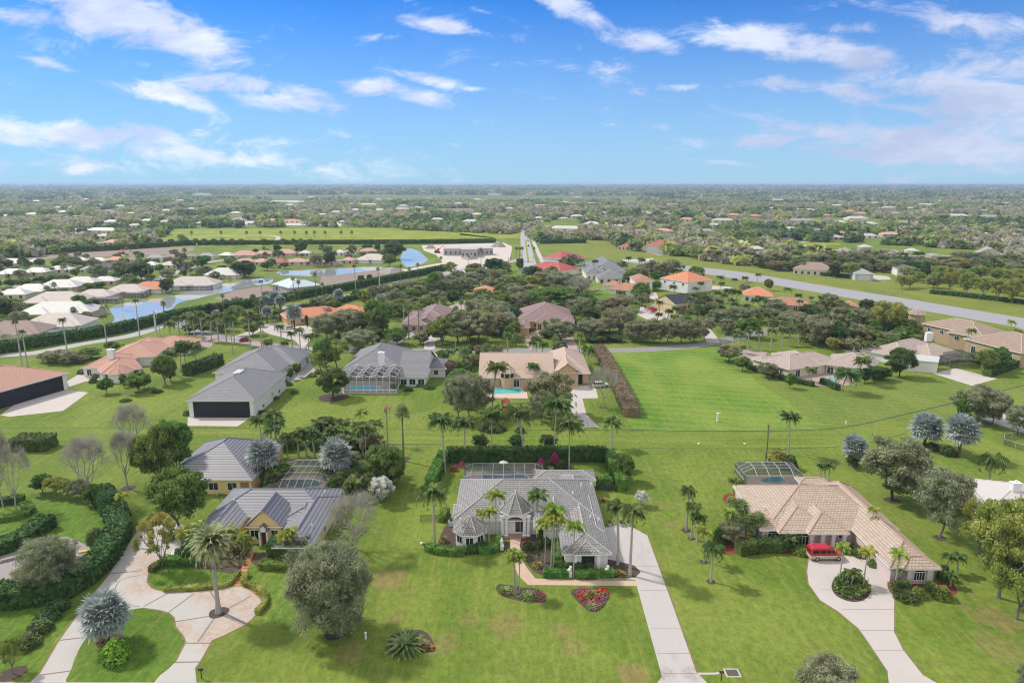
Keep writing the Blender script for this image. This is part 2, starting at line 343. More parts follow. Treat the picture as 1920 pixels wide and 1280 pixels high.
# ---------------------------------------------------------------- buildings
WHITE = plain('white_paint', (.74, .74, .73), .6, .05)
TRIMW = plain('white_trim', (.8, .8, .79), .5, .03)
DARKG = glass('dark_glass')
GRAYM = plain('grey_metal', (.35, .36, .37), .4, .08, metal=.4)
class House:
    def __init__(s, name, label, cat, wall, roof, cap=None, trim=None, origin=None):
        s.wall, s.roof, s.cap, s.trim = wall, roof, cap or plain('cap_'+roof.name, (.5, .5, .5)), trim or TRIMW
        s.name, s.label, s.cat = name, label, cat; s.W = MB(); s.Rf = MB(); s.F = MB(); s.k = 0; s.wings = []; s.o = origin; s.extra = []
        s.pend = []
    def wing(s, o, u, v, L, D, ze, pitch, kind='hip', inset=.6, wall=True, cap=True, z0=0, th=.22):
        if s.o is None: s.o = (o[0]+u[0]*L/2+v[0]*D/2, o[1]+u[1]*L/2+v[1]*D/2)
        k = s.k; s.k += 1; e = ze-.004*k
        P = lambda a, b, z: (o[0]+u[0]*a+v[0]*b-s.o[0], o[1]+u[1]*a+v[1]*b-s.o[1], z)
        along = L >= D if kind == 'hip' else (kind == 'gable_side')
        S = min(L, D) if kind == 'hip' else (D if along else L)
        rz = e+S/2*pitch; sl = math.hypot(S/2, rz-e)
        if kind == 'hip': i = S/2
        else: i = 0
        if along: r0, r1 = (i, D/2), (L-i, D/2)
        else: r0, r1 = (L/2, i), (L/2, D-i)
        def fc(pts, a_ax):   # pts: (a,b,z); uv: along eave / up-slope
            uv = []
            for (a, b, z) in pts:
                uu = a if a_ax == 'a' else b
                uv.append((uu+k*7.3, (z-e)/max(rz-e, .01)*sl))
            s.Rf.face([P(*p) for p in pts], 0, uv)
        c = [(0, 0, e), (L, 0, e), (L, D, e), (0, D, e)]; A = (*r0, rz); B = (*r1, rz)
        if along:
            fc([c[0], c[1], B, A], 'a'); fc([c[2], c[3], A, B], 'a')
            if kind == 'hip': fc([c[1], c[2], B], 'b'); fc([c[3], c[0], A], 'b')
            else:
                s.W.face([P(inset*.9, inset*.9, e-.05), P(inset*.9, D/2, rz-.1), P(inset*.9, D-inset*.9, e-.05)])
                s.W.face([P(L-inset*.9, inset*.9, e-.05), P(L-inset*.9, D-inset*.9, e-.05), P(L-inset*.9, D/2, rz-.1)])
        else:
            fc([c[1], c[2], B, A], 'b'); fc([c[3], c[0], A, B], 'b')
            if kind == 'hip': fc([c[0], c[1], A], 'a'); fc([c[2], c[3], B], 'a')
            else:
                s.W.face([P(inset*.9, inset*.9, e-.05), P(L-inset*.9, inset*.9, e-.05), P(L/2, inset*.9, rz-.1)])
                s.W.face([P(L-inset*.9, D-inset*.9, e-.05), P(inset*.9, D-inset*.9, e-.05), P(L/2, D-inset*.9, rz-.1)])
        # fascia and soffit
        for q in range(4):
            a, b = c[q], c[(q+1) % 4]
            s.F.face([P(a[0], a[1], e-th), P(b[0], b[1], e-th), P(b[0], b[1], e-.003), P(a[0], a[1], e-.003)])
        s.F.face([P(p[0], p[1], e-th+.001*k) for p in reversed(c)])
        if cap:
            r = .1
            segs = [(A, B)] if (r0 != r1) else []
            if kind == 'hip':
                segs += [(c[0], A), (c[3], A if along else B), (c[1], B if along else A), (c[2], B)]
            for (a, b) in segs: s.Rf.tube([P(a[0], a[1], a[2]+.03), P(b[0], b[1], b[2]+.03)], r, 5, 1, False)
        if wall:
            g = inset+.013*k
            s.W.obox(P(g, g, 0)[:2], u, v, L-2*g, D-2*g, z0, e-.1-.003*k)
        s.wings.append(dict(o=o, u=u, v=v, L=L, D=D, ze=e, g=inset+.013*k)); return s
    def ax(s, lx, rx, fy, ry, ze=3., pitch=.42, kind='hip', **kw):
        """axis aligned wing: eave corners from pixels measured at eave height"""
        a = G(lx, fy, ze); b = G(rx, fy, ze); y1 = G(lx, ry, ze)[1]
        return s.wing((a[0], a[1]), (1, 0), (0, 1), b[0]-a[0], y1-a[1], ze, pitch, kind, **kw)
    def ab(s, A, B, D, ze=3., pitch=.42, kind='hip', **kw):
        """front eave from pixel A (left) to pixel B (right), depth D away from the viewer"""
        a = Vector(G(*A, ze)[:2]); b = Vector(G(*B, ze)[:2]); d = b-a; L = d.length; d.normalize()
        return s.wing(tuple(a), tuple(d), (-d.y, d.x), L, D, ze, pitch, kind, **kw)
    def pyramid(s, cx, cy, r, ze, za, n=8, z0=0, wallr=None, a0=None):
        """polygonal turret: world centre"""
        x, y = cx-s.o[0], cy-s.o[1]; a0 = a0 if a0 is not None else math.pi/n; k = s.k; s.k += 1
        ring = [(x+r*math.cos(a0+2*math.pi*i/n), y+r*math.sin(a0+2*math.pi*i/n)) for i in range(n)]
        sl = math.hypot(r, za-ze)
        for i in range(n):
            a, b = ring[i], ring[(i+1) % n]; l = math.dist(a, b)
            s.Rf.face([(*a, ze), (*b, ze), (x, y, za)], 0, [(k+0, 0), (k+l, 0), (k+l/2, sl)])
            s.Rf.tube([(*a, ze+.03), (x, y, za+.03)], .09, 5, 1, False)
            s.F.face([(*a, ze-.2), (*b, ze-.2), (*b, ze), (*a, ze)])
        s.F.face([(*p, ze-.2) for p in reversed(ring)])
        if z0 is not None:
            wr = wallr or r-.55; s.W.lathe([(wr, z0), (wr, ze-.1)], (x, y), n, 0, a0)
        return s
    def pt(s, i, side, t, off=0.):
        """world point on wing i's wall plane; t = metres along the wall from its left end seen from outside"""
        w = s.wings[i]; u, v, L, D, g, o = w['u'], w['v'], w['L'], w['D'], w['g'], w['o']
        if side == 'f': a, b, d, n = g+t, g, u, (-v[0], -v[1])
        elif side == 'r': a, b, d, n = L-g, g+t, v, u
        elif side == 'l': a, b, d, n = g, D-g-t, (-v[0], -v[1]), (-u[0], -u[1])
        else: a, b, d, n = L-g-t, D-g, (-u[0], -u[1]), v
        return (o[0]+u[0]*a+v[0]*b+n[0]*off, o[1]+u[1]*a+v[1]*b+n[1]*off), d, n
    def len(s, i, side):
        w = s.wings[i]; return (w['L'] if side in 'fb' else w['D'])-2*w['g']
    def win(s, i, side, t, wd, z0, z1, name='window', glassm=None, frame=None, bars=1, label=None, arch=False):
        s.pend.append((i, side, t, wd, z0, z1, name, glassm or DARKG, frame or s.trim, bars, label, arch)); return s
    def wins(s, i, side, n, wd=1.4, z0=.9, z1=2.3, **k):
        L = s.len(i, side)
        for j in range(n): s.win(i, side, L*(j+.5)/n-wd/2, wd, z0, z1, **k)
        return s
    def door(s, i, side, t, wd, z1, mat=None, name='garage_door', ribs=5):
        s.pend.append((i, side, t, wd, 0, z1, name, mat or WHITE, None, ribs, None, False)); return s
    def place(s, i, side, t): return s.pt(i, side, t)[0]
    def build(s):
        r = thing(s.name, s.label, s.cat, (s.o[0], s.o[1], 0)); s.root = r
        s.W.obj('wall', s.wall, r); s.Rf.obj('roof', [s.roof, s.cap], r); s.F.obj('fascia', s.trim, r)
        for (i, side, t, wd, z0, z1, name, gm, fm, bars, lab, arch) in s.pend:
            (x, y), d, n = s.pt(i, side, t); x -= s.o[0]; y -= s.o[1]
            out = MB(); q = lambda a, h, off: (x+d[0]*a+n[0]*off, y+d[1]*a+n[1]*off, h)
            def slab(m, a0, a1, h0, h1, off):
                c = [q(a0, h0, off), q(a1, h0, off), q(a1, h1, off), q(a0, h1, off)]; b = [q(a0, h0, -.02), q(a1, h0, -.02), q(a1, h1, -.02), q(a0, h1, -.02)]
                m.face(c); 
                for k in range(4): m.face([b[k], b[(k+1) % 4], c[(k+1) % 4], c[k]])
            if fm is None:
                slab(out, 0, wd, z0+.02, z1, .06); o = out.obj(name, gm, r)
                if bars:
                    gr = MB()
                    for k in range(1, bars): h = z0+(z1-z0)*k/bars; slab(gr, .03, wd-.03, h-.02, h+.02, .075)
                    if bars > 1: gr.obj('panel_groove', plain('groove', (.3, .3, .3)), o)
            else:
                slab(out, 0, wd, z0, z1, .05); o = out.obj(name, gm, r)
                if arch:
                    am = MB(); pts = [q(wd/2+math.cos(a)*wd/2, z1+math.sin(a)*wd/2*.8, .05) for a in np.linspace(0, math.pi, 10)]; am.face(pts); am.obj('arched_pane', gm, o)
                fr = MB(); f = .09
                slab(fr, -f, 0, z0-f, z1+f, .1); slab(fr, wd, wd+f, z0-f, z1+f, .1); slab(fr, 0, wd, z0-f, z0, .1); slab(fr, 0, wd, z1, z1+f, .1)
                for k in range(1, bars+1): a = wd*k/(bars+1); slab(fr, a-.03, a+.03, z0, z1, .08)
                if arch:
                    pts = [q(wd/2+math.cos(a)*(wd/2+.05), z1+math.sin(a)*(wd/2*.8+.05), .07) for a in np.linspace(0, math.pi, 10)]; fr.tube(pts, .06, 4, 0, False)
                fr.obj('frame', fm, o)
        return r
def box_part(r, name, mat, x0, y0, z0, x1, y1, z1):
    """part given in world coordinates under a root empty"""
    mb = MB(); L = r.location; mb.box(x0-L.x, y0-L.y, z0, x1-L.x, y1-L.y, z1); return mb.obj(name, mat, r)
def chimney(r, x, y, z0, z1, a=.7, mat=None):
    o = box_part(r, 'chimney', mat or WHITE, x-a, y-a*.7, z0, x+a, y+a*.7, z1); L = r.location
    mb = MB(); mb.box(x-a-.12-L.x, y-a*.7-.12-L.y, z1, x+a+.12-L.x, y+a*.7+.12-L.y, z1+.15); mb.lathe([(.16, z1+.15), (.16, z1+.5), (.24, z1+.5), (.0, z1+.6)], (x-L.x, y-L.y), 8)
    mb.obj('chimney_cap', mat or WHITE, o)
def vents(r, pts):
    L = r.location
    for (px, py, z) in pts:
        x, y, _ = G(px, py, z); mb = MB(); mb.lathe([(.13, z-.5), (.13, z+.15), (.0, z+.2)], (x-L.x, y-L.y), 8); mb.obj('vent_pipe', WHITE, r)
# screened pool enclosure -----------------------------------------------------
def screenm():
    if 'screen' in _mc: return _mc['screen']
    m = bpy.data.materials.new('insect_screen'); nt, ns, lk, b = nodes_of(m)
    b.inputs['Base Color'].default_value = (.06, .06, .065, 1); b.inputs['Roughness'].default_value = .8
    tr = ns.new('ShaderNodeBsdfTransparent'); mx = ns.new('ShaderNodeMixShader'); mx.inputs[0].default_value = .42
    lk.new(tr.outputs[0], mx.inputs[1]); lk.new(b.outputs[0], mx.inputs[2]); lk.new(mx.outputs[0], ns['Material Output'].inputs['Surface'])
    _mc['screen'] = m; return m
def waterm(name, c, rough=.04, bmp=.08, scale=3, trans=0):
    if name in _mc: return _mc[name]
    m = bpy.data.materials.new(name); nt, ns, lk, b = nodes_of(m); g = gpos(nt)
    lk.new(mixc(nt, noise(nt, g, .8, 3), hsh(c, .8), hsh(c, 1.2)), b.inputs['Base Color']); b.inputs['Roughness'].default_value = rough
    b.inputs['IOR'].default_value = 1.33; b.inputs['Specular IOR Level'].default_value = .5
    bump(nt, b, noise(nt, g, scale, 3), bmp, .02); _mc[name] = m; return m
def enclosure(label, x0, y0, x1, y1, h, top, nx, ny, fm, style='mansard', ins=2.2, deck=None):
    r = thing('pool_enclosure', label, 'pool enclosure', ((x0+x1)/2, (y0+y1)/2, 0)); L = r.location
    fr = MB(); sc = MB(); q = .06
    P = lambda x, y, z: (x-L.x, y-L.y, z)
    def bar(a, b, rad=q): fr.tube([P(*a), P(*b)], rad, 4, 0, False)
    xs = np.linspace(x0, x1, nx+1); ys = np.linspace(y0, y1, ny+1)
    if style == 'mansard':
        zt = lambda x, y: h+(top-h)*min(1, min(x-x0, x1-x, y-y0, y1-y)/ins)
        xs = np.array([x0]+list(np.linspace(x0+ins, x1-ins, nx-1))+[x1]); ys = np.array([y0]+list(np.linspace(y0+ins, y1-ins, ny-1))+[y1])
    elif style == 'gable': zt = lambda x, y: h+(top-h)*(1-abs((x-x0)/(x1-x0)*2-1))
    elif style == 'zig':
        zt = lambda x, y: h+(top-h)*(1 if int(round((x-x0)/(x1-x0)*nx)) % 2 else 0)*min(1, 1)
    else: zt = lambda x, y: h
    for i, x in enumerate(xs):
        for j, y in enumerate(ys):
            if i < len(xs)-1: bar((x, y, zt(x, y)), (xs[i+1], y, zt(xs[i+1], y)))
            if j < len(ys)-1: bar((x, y, zt(x, y)), (x, ys[j+1], zt(x, ys[j+1])))
            if i < len(xs)-1 and j < len(ys)-1:
                sc.face([P(x, y, zt(x, y)-.02), P(xs[i+1], y, zt(xs[i+1], y)-.02), P(xs[i+1], ys[j+1], zt(xs[i+1], ys[j+1])-.02), P(x, ys[j+1], zt(x, ys[j+1])-.02)])
    for x in xs:
        for y in (y0, y1): bar((x, y, 0), (x, y, zt(x, y)), .06)
    for y in ys:
        for x in (x0, x1): bar((x, y, 0), (x, y, zt(x, y)), .06)
    for hh in (1.0, h):
        bar((x0, y0, hh), (x1, y0, hh)); bar((x0, y1, hh), (x1, y1, hh)); bar((x0, y0, hh), (x0, y1, hh)); bar((x1, y0, hh), (x1, y1, hh))
    for (a, b) in (((x0, y0), (x1, y0)), ((x1, y0), (x1, y1)), ((x0, y1), (x0, y0)), ((x1, y1), (x0, y1))):
        sc.face([P(*a, .1), P(*b, .1), P(*b, h), P(*a, h)])
    fr.obj('frame', fm, r); sc.obj('screen', screenm(), r); return r
def pool(label, pts, deckpts, z=.06, col=(.08, .42, .45), deck=None, px=True):
    W = [G(*p)[:2] for p in pts] if px else pts; D = [G(*p)[:2] for p in deckpts] if px else deckpts
    c = np.mean(W, axis=0); r = thing('swimming_pool', label, 'swimming pool', (c[0], c[1], 0))
    def loc(ps): return [(p[0]-c[0], p[1]-c[1]) for p in ps]
    if len(D): link('pool_deck', poly_mesh('pool_deck', loc(D), deck or concrete('pool_deck_stone', (.42, .36, .33)), z), r)
    link('water', poly_mesh('water', loc(W), waterm('pool_water_'+str(int(col[0]*100))+str(int(col[2]*100)), col), z+.012), r)
    mb = MB(); w = loc(W)
    for i in range(len(w)): a, b = w[i], w[(i+1) % len(w)]; mb.tube([(*a, z+.02), (*b, z+.02)], .16, 4, 0, False)
    mb.obj('coping', plain('coping', (.6, .56, .52)), r); return r
# ---------------------------------------------------------------- vegetation prototypes
def leaf_quads(C, size, nrm=None, asp=1.6, jit=.5, droop=0, g=None):
    """rhombic leaf clusters at centres C; optional outward normals; returns (N,4,3)"""
    g = g or rng; n = len(C); d = g.normal(size=(n, 3))
    if nrm is not None: d = nrm+jit*d
    d /= np.linalg.norm(d, axis=1, keepdims=True)+1e-9
    a = g.normal(size=(n, 3)); a[:, 2] -= droop; t = np.cross(d, a); t /= np.linalg.norm(t, axis=1, keepdims=True)+1e-9
    b = np.cross(d, t); s = size*(.6+.8*g.random((n, 1)))
    L = t*s*asp/2; Wd = b*s/2
    return np.stack([C-L, C-Wd*.9+L*.1, C+L, C+Wd*.9+L*.1], axis=1)
def in_ball(n, g=None, p=.5):
    g = g or rng; d = g.normal(size=(n, 3)); d /= np.linalg.norm(d, axis=1, keepdims=True); return d*(g.random((n, 1))**p), d
def branchwork(height, spread, crown_c, crown_r, n_main, levels, g, r0, trunk_h, kids=3, wob=.25):
    """recursive limbs aimed at points in the crown ellipsoid; returns tube list and tips"""
    tubes = []; tips = []
    def grow(p, tgt, rad, lev):
        p = np.array(p); tgt = np.array(tgt); n = 4; pts = [p]; d = tgt-p
        for i in range(1, n+1):
            q = p+d*i/n; 
            if i < n: q = q+g.normal(size=3)*np.linalg.norm(d)*wob*.18
            pts.append(q)
        tubes.append((pts, np.linspace(rad, rad*.55, len(pts)), 5 if lev == 0 else (4 if lev < 3 else 3)))
        if lev >= levels: tips.append(tgt); return
        for k in range(kids):
            f = g.uniform(.45, 1); s = pts[max(1, min(n, int(f*n+.5)))]
            o = g.normal(size=3); o /= np.linalg.norm(o); ln = np.linalg.norm(d)*g.uniform(.45, .75)
            dd = d/np.linalg.norm(d)*.7+o*.75+np.array([0, 0, .15]); dd /= np.linalg.norm(dd)
            t = s+dd*ln; rel = (t-crown_c)/crown_r; m = np.linalg.norm(rel)
            if m > 1: t = crown_c+crown_r*rel/m*g.uniform(.9, 1.05)
            grow(s, t, rad*.52, lev+1)
    top = np.array([g.normal()*.03, g.normal()*.03, trunk_h])
    tubes.append(([np.zeros(3)+[0, 0, -.02], top*.15, top*.6, top], [r0*1.5, r0*1.05, r0*.95, r0*.85], 7))
    for k in range(n_main):
        a = 2*math.pi*(k+g.random()*.5)/n_main; el = g.uniform(.25, .9)
        t = crown_c+crown_r*np.array([math.cos(a)*math.sqrt(max(0, 1-(el*.8)**2))*.75, math.sin(a)*math.sqrt(max(0, 1-(el*.8)**2))*.75, el*.75-.1])
        grow(top*g.uniform(.8, 1), t, r0*.6, 1)
    return tubes, np.array(tips)
def tubes_mesh(name, tubes, mat):
    mb = MB()
    for pts, rad, n in tubes: mb.tube(pts, rad, n, 0, False)
    return mb.mesh(name, mat)
BARK = plain('bark_grey', (.16, .14, .12), .9, .3, 2, bmp=.4)
BARKL = plain('bark_pale', (.34, .32, .29), .9, .25, 2, bmp=.3)
BARKD = plain('bark_dark', (.07, .055, .045), .9, .3, 2, bmp=.4)
PROTO = {}
def crown_quads(tips, g, K, per, cr, lsize, r, flat=.8, asp=1.6, shell=.45, fill=0, cc=None, crad=None):
    """leaf clumps round branch tips (unit tree)"""
    C = []; Nn = []
    idx = g.choice(len(tips), K, replace=K > len(tips))
    for i in idx:
        p, d = in_ball(per, g, shell); rr = cr*g.uniform(.7, 1.35)
        q = tips[i]+p*rr*np.array([1, 1, flat]); C.append(q); Nn.append(d)
    C = np.concatenate(C); Nn = np.concatenate(Nn)
    return leaf_quads(C, lsize, Nn, asp, .55, g=g)
def make_tree(key, seed, leaf, bark, H=1., cw=.5, ch=.38, cz=.6, n_main=5, levels=3, kids=3, K=90, per=60, cr=.11, ls=.05, r0=.022, th=.3, asp=1.6, flat=.8, shell=.45, twig=None, extra=0):
    """unit tree: height 1, crown half width cw; parts share unit space and are scaled per tree"""
    g = np.random.default_rng(seed); cc = np.array([0, 0, cz]); crd = np.array([cw, cw, ch])
    tb, tips = branchwork(H, cw, cc, crd*.86, n_main, levels, g, r0, th, kids)
    tm = tubes_mesh(key+'_trunk', tb, bark)
    if extra:
        p, d = in_ball(extra, g, .22); lf = (.86 if key == 'willow' else .78)+(.07 if key == 'willow' else .16)*np.sin(d[:, :1]*4.1+seed)*np.cos(d[:, 1:2]*3.7+seed*2)+.14*np.sin(d[:, 2:]*6+d[:, :1]*3+seed); e = cc+p*crd*lf; tips = np.concatenate([tips, e])
    Q = crown_quads(tips, g, K, per, cr, ls, r0, flat, asp, shell) if K else None
    if twig:   # fine bare twigs: long slivers round the tips
        n, l, w = twig; idx = g.integers(0, len(tips), n); p, d = in_ball(n, g, .6)
        c = tips[idx]+p*.1; up = d+np.array([0, 0, .5])+(c-cc)/crd*.8; up /= np.linalg.norm(up, axis=1, keepdims=True)
        s = np.cross(up, g.normal(size=(n, 3))); s /= np.linalg.norm(s, axis=1, keepdims=True)
        L = l*g.uniform(.5, 1.2, (n, 1)); T = np.stack([c-up*L/2-s*w/2, c-up*L/2+s*w/2, c+up*L/2+s*w*.2, c+up*L/2-s*w*.2], axis=1)
        Q = T if Q is None else np.concatenate([Q, T])
    cm = quads_mesh(key+'_crown', Q, leaf)
    PROTO.setdefault(key, []).append((tm, cm))
def frond(base, az, el, L, droop, n, wl, ww, g, vee=.5, sag=.3, sweep=.6):
    """pinnate frond: arched rachis with two rows of leaflets -> quads"""
    h = np.array([math.cos(az), math.sin(az), 0.]); side = np.array([-math.sin(az), math.cos(az), 0.])
    P = []; e = el; p = np.array(base, float); st = L/n
    Q = []
    for i in range(n+1):
        P.append(p.copy()); t = i/n; d = h*math.cos(e)+np.array([0, 0, 1.])*math.sin(e); 
        if i > 0:
            w = wl*(math.sin(min(1, t*1.15+.12)*math.pi)**.6 if t < .88 else .45)
            for sgn in (-1, 1):
                o = side*sgn*(1-.35*t)+d*sweep+np.array([0, 0, vee*(1-t)-sag]); o /= np.linalg.norm(o); o = o*w*(1+g.normal()*.12)
                o2 = o+np.array([0, 0, -w*sag*.8]); b = d*ww
                Q.append([p-b*.5, p+b*.5, p+o*.6+b*.45+np.array([0, 0, w*.05]), p+o2]) ; 
        p = p+d*st; e -= droop/n*(1+t*.8)
    s2 = side*.035
    for i in range(n): Q.append([P[i]-s2, P[i]+s2, P[i+1]+s2*.6, P[i+1]-s2*.6])
    return Q
def fan(base, az, el, L, rad, n, g, sag=.25):
    h = np.array([math.cos(az)*math.cos(el), math.sin(az)*math.cos(el), math.sin(el)]); side = np.array([-math.sin(az), math.cos(az), 0.])
    up = np.cross(side, h)*-1; c = np.array(base)+h*L; Q = [[np.array(base)-side*.03, np.array(base)+side*.03, c+side*.03, c-side*.03]]
    for i in range(n):
        a = (i/(n-1)-.5)*math.radians(250); d = h*math.cos(a)+side*math.sin(a); a2 = a+.15; d2 = h*math.cos(a2)+side*math.sin(a2); a3 = a-.15; d3 = h*math.cos(a3)+side*math.sin(a3)
        k = rad*(1+g.normal()*.08); f = np.array([0, 0, 1.])*k*(g.normal()*.10-sag)
        up_ = np.array([0, 0, k*.06])
        Q.append([c, c+d3*k*.62+up_, c+d*k+f, c+d2*k*.62+up_])
    return Q
def make_palm(key, seed, leaf, bark, kind):
    """crown at origin in metres (scaled); trunk unit height with a bend"""
    g = np.random.default_rng(seed); Q = []; bend = 0; tr = MB(); shaft = None
    pts = lambda b, n=7: [(b*(i/n)**1.8, 0, i/n) for i in range(n+1)]
    if kind == 'coconut':
        bend = g.uniform(.2, 1.4)
        for i in range(24):
            a = i*2.399+g.normal()*.15; f = i/23; Q += frond((0, 0, 0), a, R(72-78*f), 4.6*g.uniform(.85, 1.08), R(62+25*(1-f)), 16, 1.15, .26, g, .1, .5, .55)
        tr.tube(pts(bend), [.24, .17, .15, .14, .13, .12, .11, .11], 7)
    elif kind == 'royal':
        bend = g.uniform(0, .35)
        for i in range(17):
            a = i*2.399+g.normal()*.1; f = i/16; Q += frond((0, 0, 1.1), a, R(75-75*f), 3.7*g.uniform(.9, 1.1), R(100), 15, 1.05, .28, g, .25, .4, .6)
        tr.tube(pts(bend), [.3, .24, .25, .24, .21, .19, .17, .15], 8)
        s = MB(); s.tube([(0, 0, -.3), (0, 0, .2), (0, 0, 1.2)], [.16, .2, .1], 8); shaft = s.mesh(key+'_crownshaft', plain('crownshaft', (.16, .27, .06), .5, .1))
    elif kind == 'fan':
        for i in range(34):
            a = i*2.399; f = i/33; Q += fan((0, 0, 0), a, R(80-125*f), g.uniform(.7, 1.0), .95, 9, g, .18)
        tr.tube(pts(.01), [.3, .22, .2, .18, .17, .16, .16, .18], 7)
    elif kind == 'silver':
        for i in range(58):
            a = i*2.399; f = i/57; Q += fan((0, 0, 0), a, R(82-128*f), g.uniform(1.3, 1.8), 1.55, 13, g, .08)
        tr.tube(pts(.02), [.42, .34, .32, .3, .3, .32, .36, .4], 8)
    elif kind == 'date':
        for i in range(84):
            a = i*2.399; f = i/83; Q += frond((0, 0, 0), a, R(84-112*f), 3.5*g.uniform(.9, 1.05), R(62), 15, .7, .22, g, .35, .12, .7)
        tr.tube(pts(.015), [.5, .33, .3, .29, .28, .3, .34, .42], 9)
    elif kind == 'feather':   # small garden palm, ringed slender stems
        bend = g.uniform(0, .8)
        for i in range(13):
            a = i*2.399+g.normal()*.2; f = i/12; Q += frond((0, 0, .3), a, R(72-62*f), 2.5*g.uniform(.85, 1.1), R(95), 12, .8, .24, g, .3, .35, .55)
        tr.tube(pts(bend), [.15, .11, .1, .1, .09, .09, .08, .08], 6)
    elif kind == 'queen':
        for i in range(18):
            a = i*2.399+g.normal()*.2; f = i/17; Q += frond((0, 0, .2), a, R(70-60*f), 3.4*g.uniform(.85, 1.1), R(130), 14, .95, .15, g, 0, .8, .4)
        tr.tube(pts(.04), [.22, .17, .16, .16, .15, .15, .14, .13], 7)
    elif kind == 'dead':
        for i in range(12):
            a = i*2.399; Q += frond((0, 0, 0), a, R(-10-55*g.random()), 1.5, R(60), 6, .4, .14, g, 0, .5)
        tr.tube(pts(.02), [.2, .16, .15, .15, .14, .14, .13, .14], 7)
    cm = quads_mesh(key+'_crown', np.array(Q), leaf)
    tm = tr.mesh(key+'_trunk', bark)
    PROTO.setdefault(key, []).append((tm, cm, shaft, bend))
L_OAK = leafm('leaf_oak', (.175, .19, .095), (.30, .31, .175), .35, .25)
L_GREY = leafm('leaf_greygreen', (.19, .20, .11), (.31, .325, .195), .4, .25)
L_GREEN = leafm('leaf_green', (.085, .145, .03), (.19, .28, .065), .5, .3)
L_DARK = leafm('leaf_dark', (.055, .095, .03), (.12, .18, .055), .5, .25)
L_YEL = leafm('leaf_yellow', (.20, .24, .05), (.36, .37, .10), .35, .3)
L_BROWN = leafm('leaf_brown', (.17, .14, .08), (.27, .22, .14), .5, .2)
L_TWIG = leafm('twig_grey', (.22, .205, .17), (.36, .34, .29), .5, .1)
L_PALM = leafm('palm_green', (.075, .125, .035), (.18, .25, .075), .7, .3)
L_PALMY = leafm('palm_yellowgreen', (0.162, 0.230, 0.041), (0.338, 0.392, 0.081), .7, .3)
L_DATE = leafm('palm_date', (0.149, 0.203, 0.101), (0.324, 0.378, 0.189), .7, .25)
L_SILV = leafm('palm_silver', (.17, .21, .20), (.36, .41, .39), .8, .15)
L_DEAD = leafm('palm_dead', (0.297, 0.203, 0.108), (0.472, 0.351, 0.189), .8, .15)
L_HEDGE = leafm('leaf_hedge', (0.074, 0.149, 0.027), (0.155, 0.270, 0.054), .8, .25)
L_HEDGED = leafm('leaf_hedge_dark', (.045, .085, .022), (.10, .16, .045), .8, .25)
L_LIME = leafm('leaf_lime', (0.189, 0.338, 0.034), (0.324, 0.513, 0.068), .9, .3)
L_PINK = leafm('flower_pink', (.36, .02, .12), (.5, .08, .24), 1.5, .3, hue=.01)
L_SPIKE = leafm('leaf_spike', (0.135, 0.149, 0.054), (0.351, 0.270, 0.095), 1.3, .2)
L_WHITE = leafm('leaf_whitegrey', (0.378, 0.392, 0.365), (0.675, 0.675, 0.621), 1.0, .2)
for s in range(3): make_tree('oak', 20+s, L_OAK, BARKD, cw=.5, ch=.43, cz=.56, K=240, per=85, cr=.085, ls=.022, r0=.02, th=.24, extra=60)
for s in range(3): make_tree('grey', 30+s, L_GREY, BARK, cw=.5, ch=.44, cz=.55, K=240, per=80, cr=.095, ls=.017, r0=.018, th=.22, asp=2.2, twig=(3500, .07, .004), extra=60)
for s in range(2): make_tree('willow', 40+s, L_GREY, BARK, cw=.5, ch=.48, cz=.5, n_main=9, levels=3, kids=4, K=620, per=85, cr=.07, ls=.0125, r0=.022, th=.12, asp=2.2, twig=(9000, .05, .003), extra=420)
for s in range(3): make_tree('bare', 50+s, L_TWIG, BARKL, cw=.5, ch=.4, cz=.6, n_main=6, levels=4, kids=3, K=0, r0=.02, th=.24, twig=(5500, .075, .003))
for s in range(3): make_tree('green', 60+s, L_GREEN, BARK, cw=.48, ch=.42, cz=.57, K=230, per=85, cr=.1, ls=.026, th=.16, extra=60)
for s in range(3): make_tree('dark', 70+s, L_DARK, BARKD, cw=.5, ch=.44, cz=.55, K=270, per=90, cr=.1, ls=.024, th=.14, extra=80)
for s in range(3): make_tree('yellow', 80+s, L_YEL, BARK, cw=.5, ch=.4, cz=.58, K=260, per=80, cr=.085, ls=.018, th=.2, extra=70)
for s in range(2): make_tree('flattop', 85+s, L_GREEN, BARK, cw=.5, ch=.25, cz=.72, K=230, per=85, cr=.085, ls=.022, th=.3, r0=.018, extra=40)
for s in range(2): make_tree('brown', 90+s, L_BROWN, BARK, cw=.45, ch=.42, cz=.55, K=140, per=80, cr=.09, ls=.02, th=.1, asp=2.2, twig=(3500, .07, .004), extra=40)
for s in range(2): make_tree('loose', 95+s, L_YEL, BARK, cw=.48, ch=.42, cz=.55, n_main=6, K=150, per=90, cr=.075, ls=.019, r0=.018, th=.12, extra=10)
make_tree('whitish', 99, L_WHITE, BARK, cw=.5, ch=.42, cz=.55, K=130, per=80, cr=.1, ls=.03, th=.15, extra=30)
for s in range(3): make_palm('coconut_palm', 100+s, L_PALM, BARKL, 'coconut')
for s in range(2): make_palm('royal_palm', 110+s, L_PALM, plain('royal_trunk', (.36, .35, .32), .8, .12), 'royal')
make_palm('fan_palm', 120, leafm('palm_fan', (0.095, 0.149, 0.047), (0.257, 0.311, 0.121), .8, .25), BARK, 'fan')
make_palm('silver_palm', 130, L_SILV, plain('bark_redbrown', (.13, .08, .05), .9, .3), 'silver')
make_palm('date_palm', 140, L_DATE, BARKL, 'date')
for s in range(2): make_palm('garden_palm', 150+s, L_PALMY, BARKL, 'feather')
for s in range(2): make_palm('small_palm', 155+s, L_PALM, BARKL, 'feather')
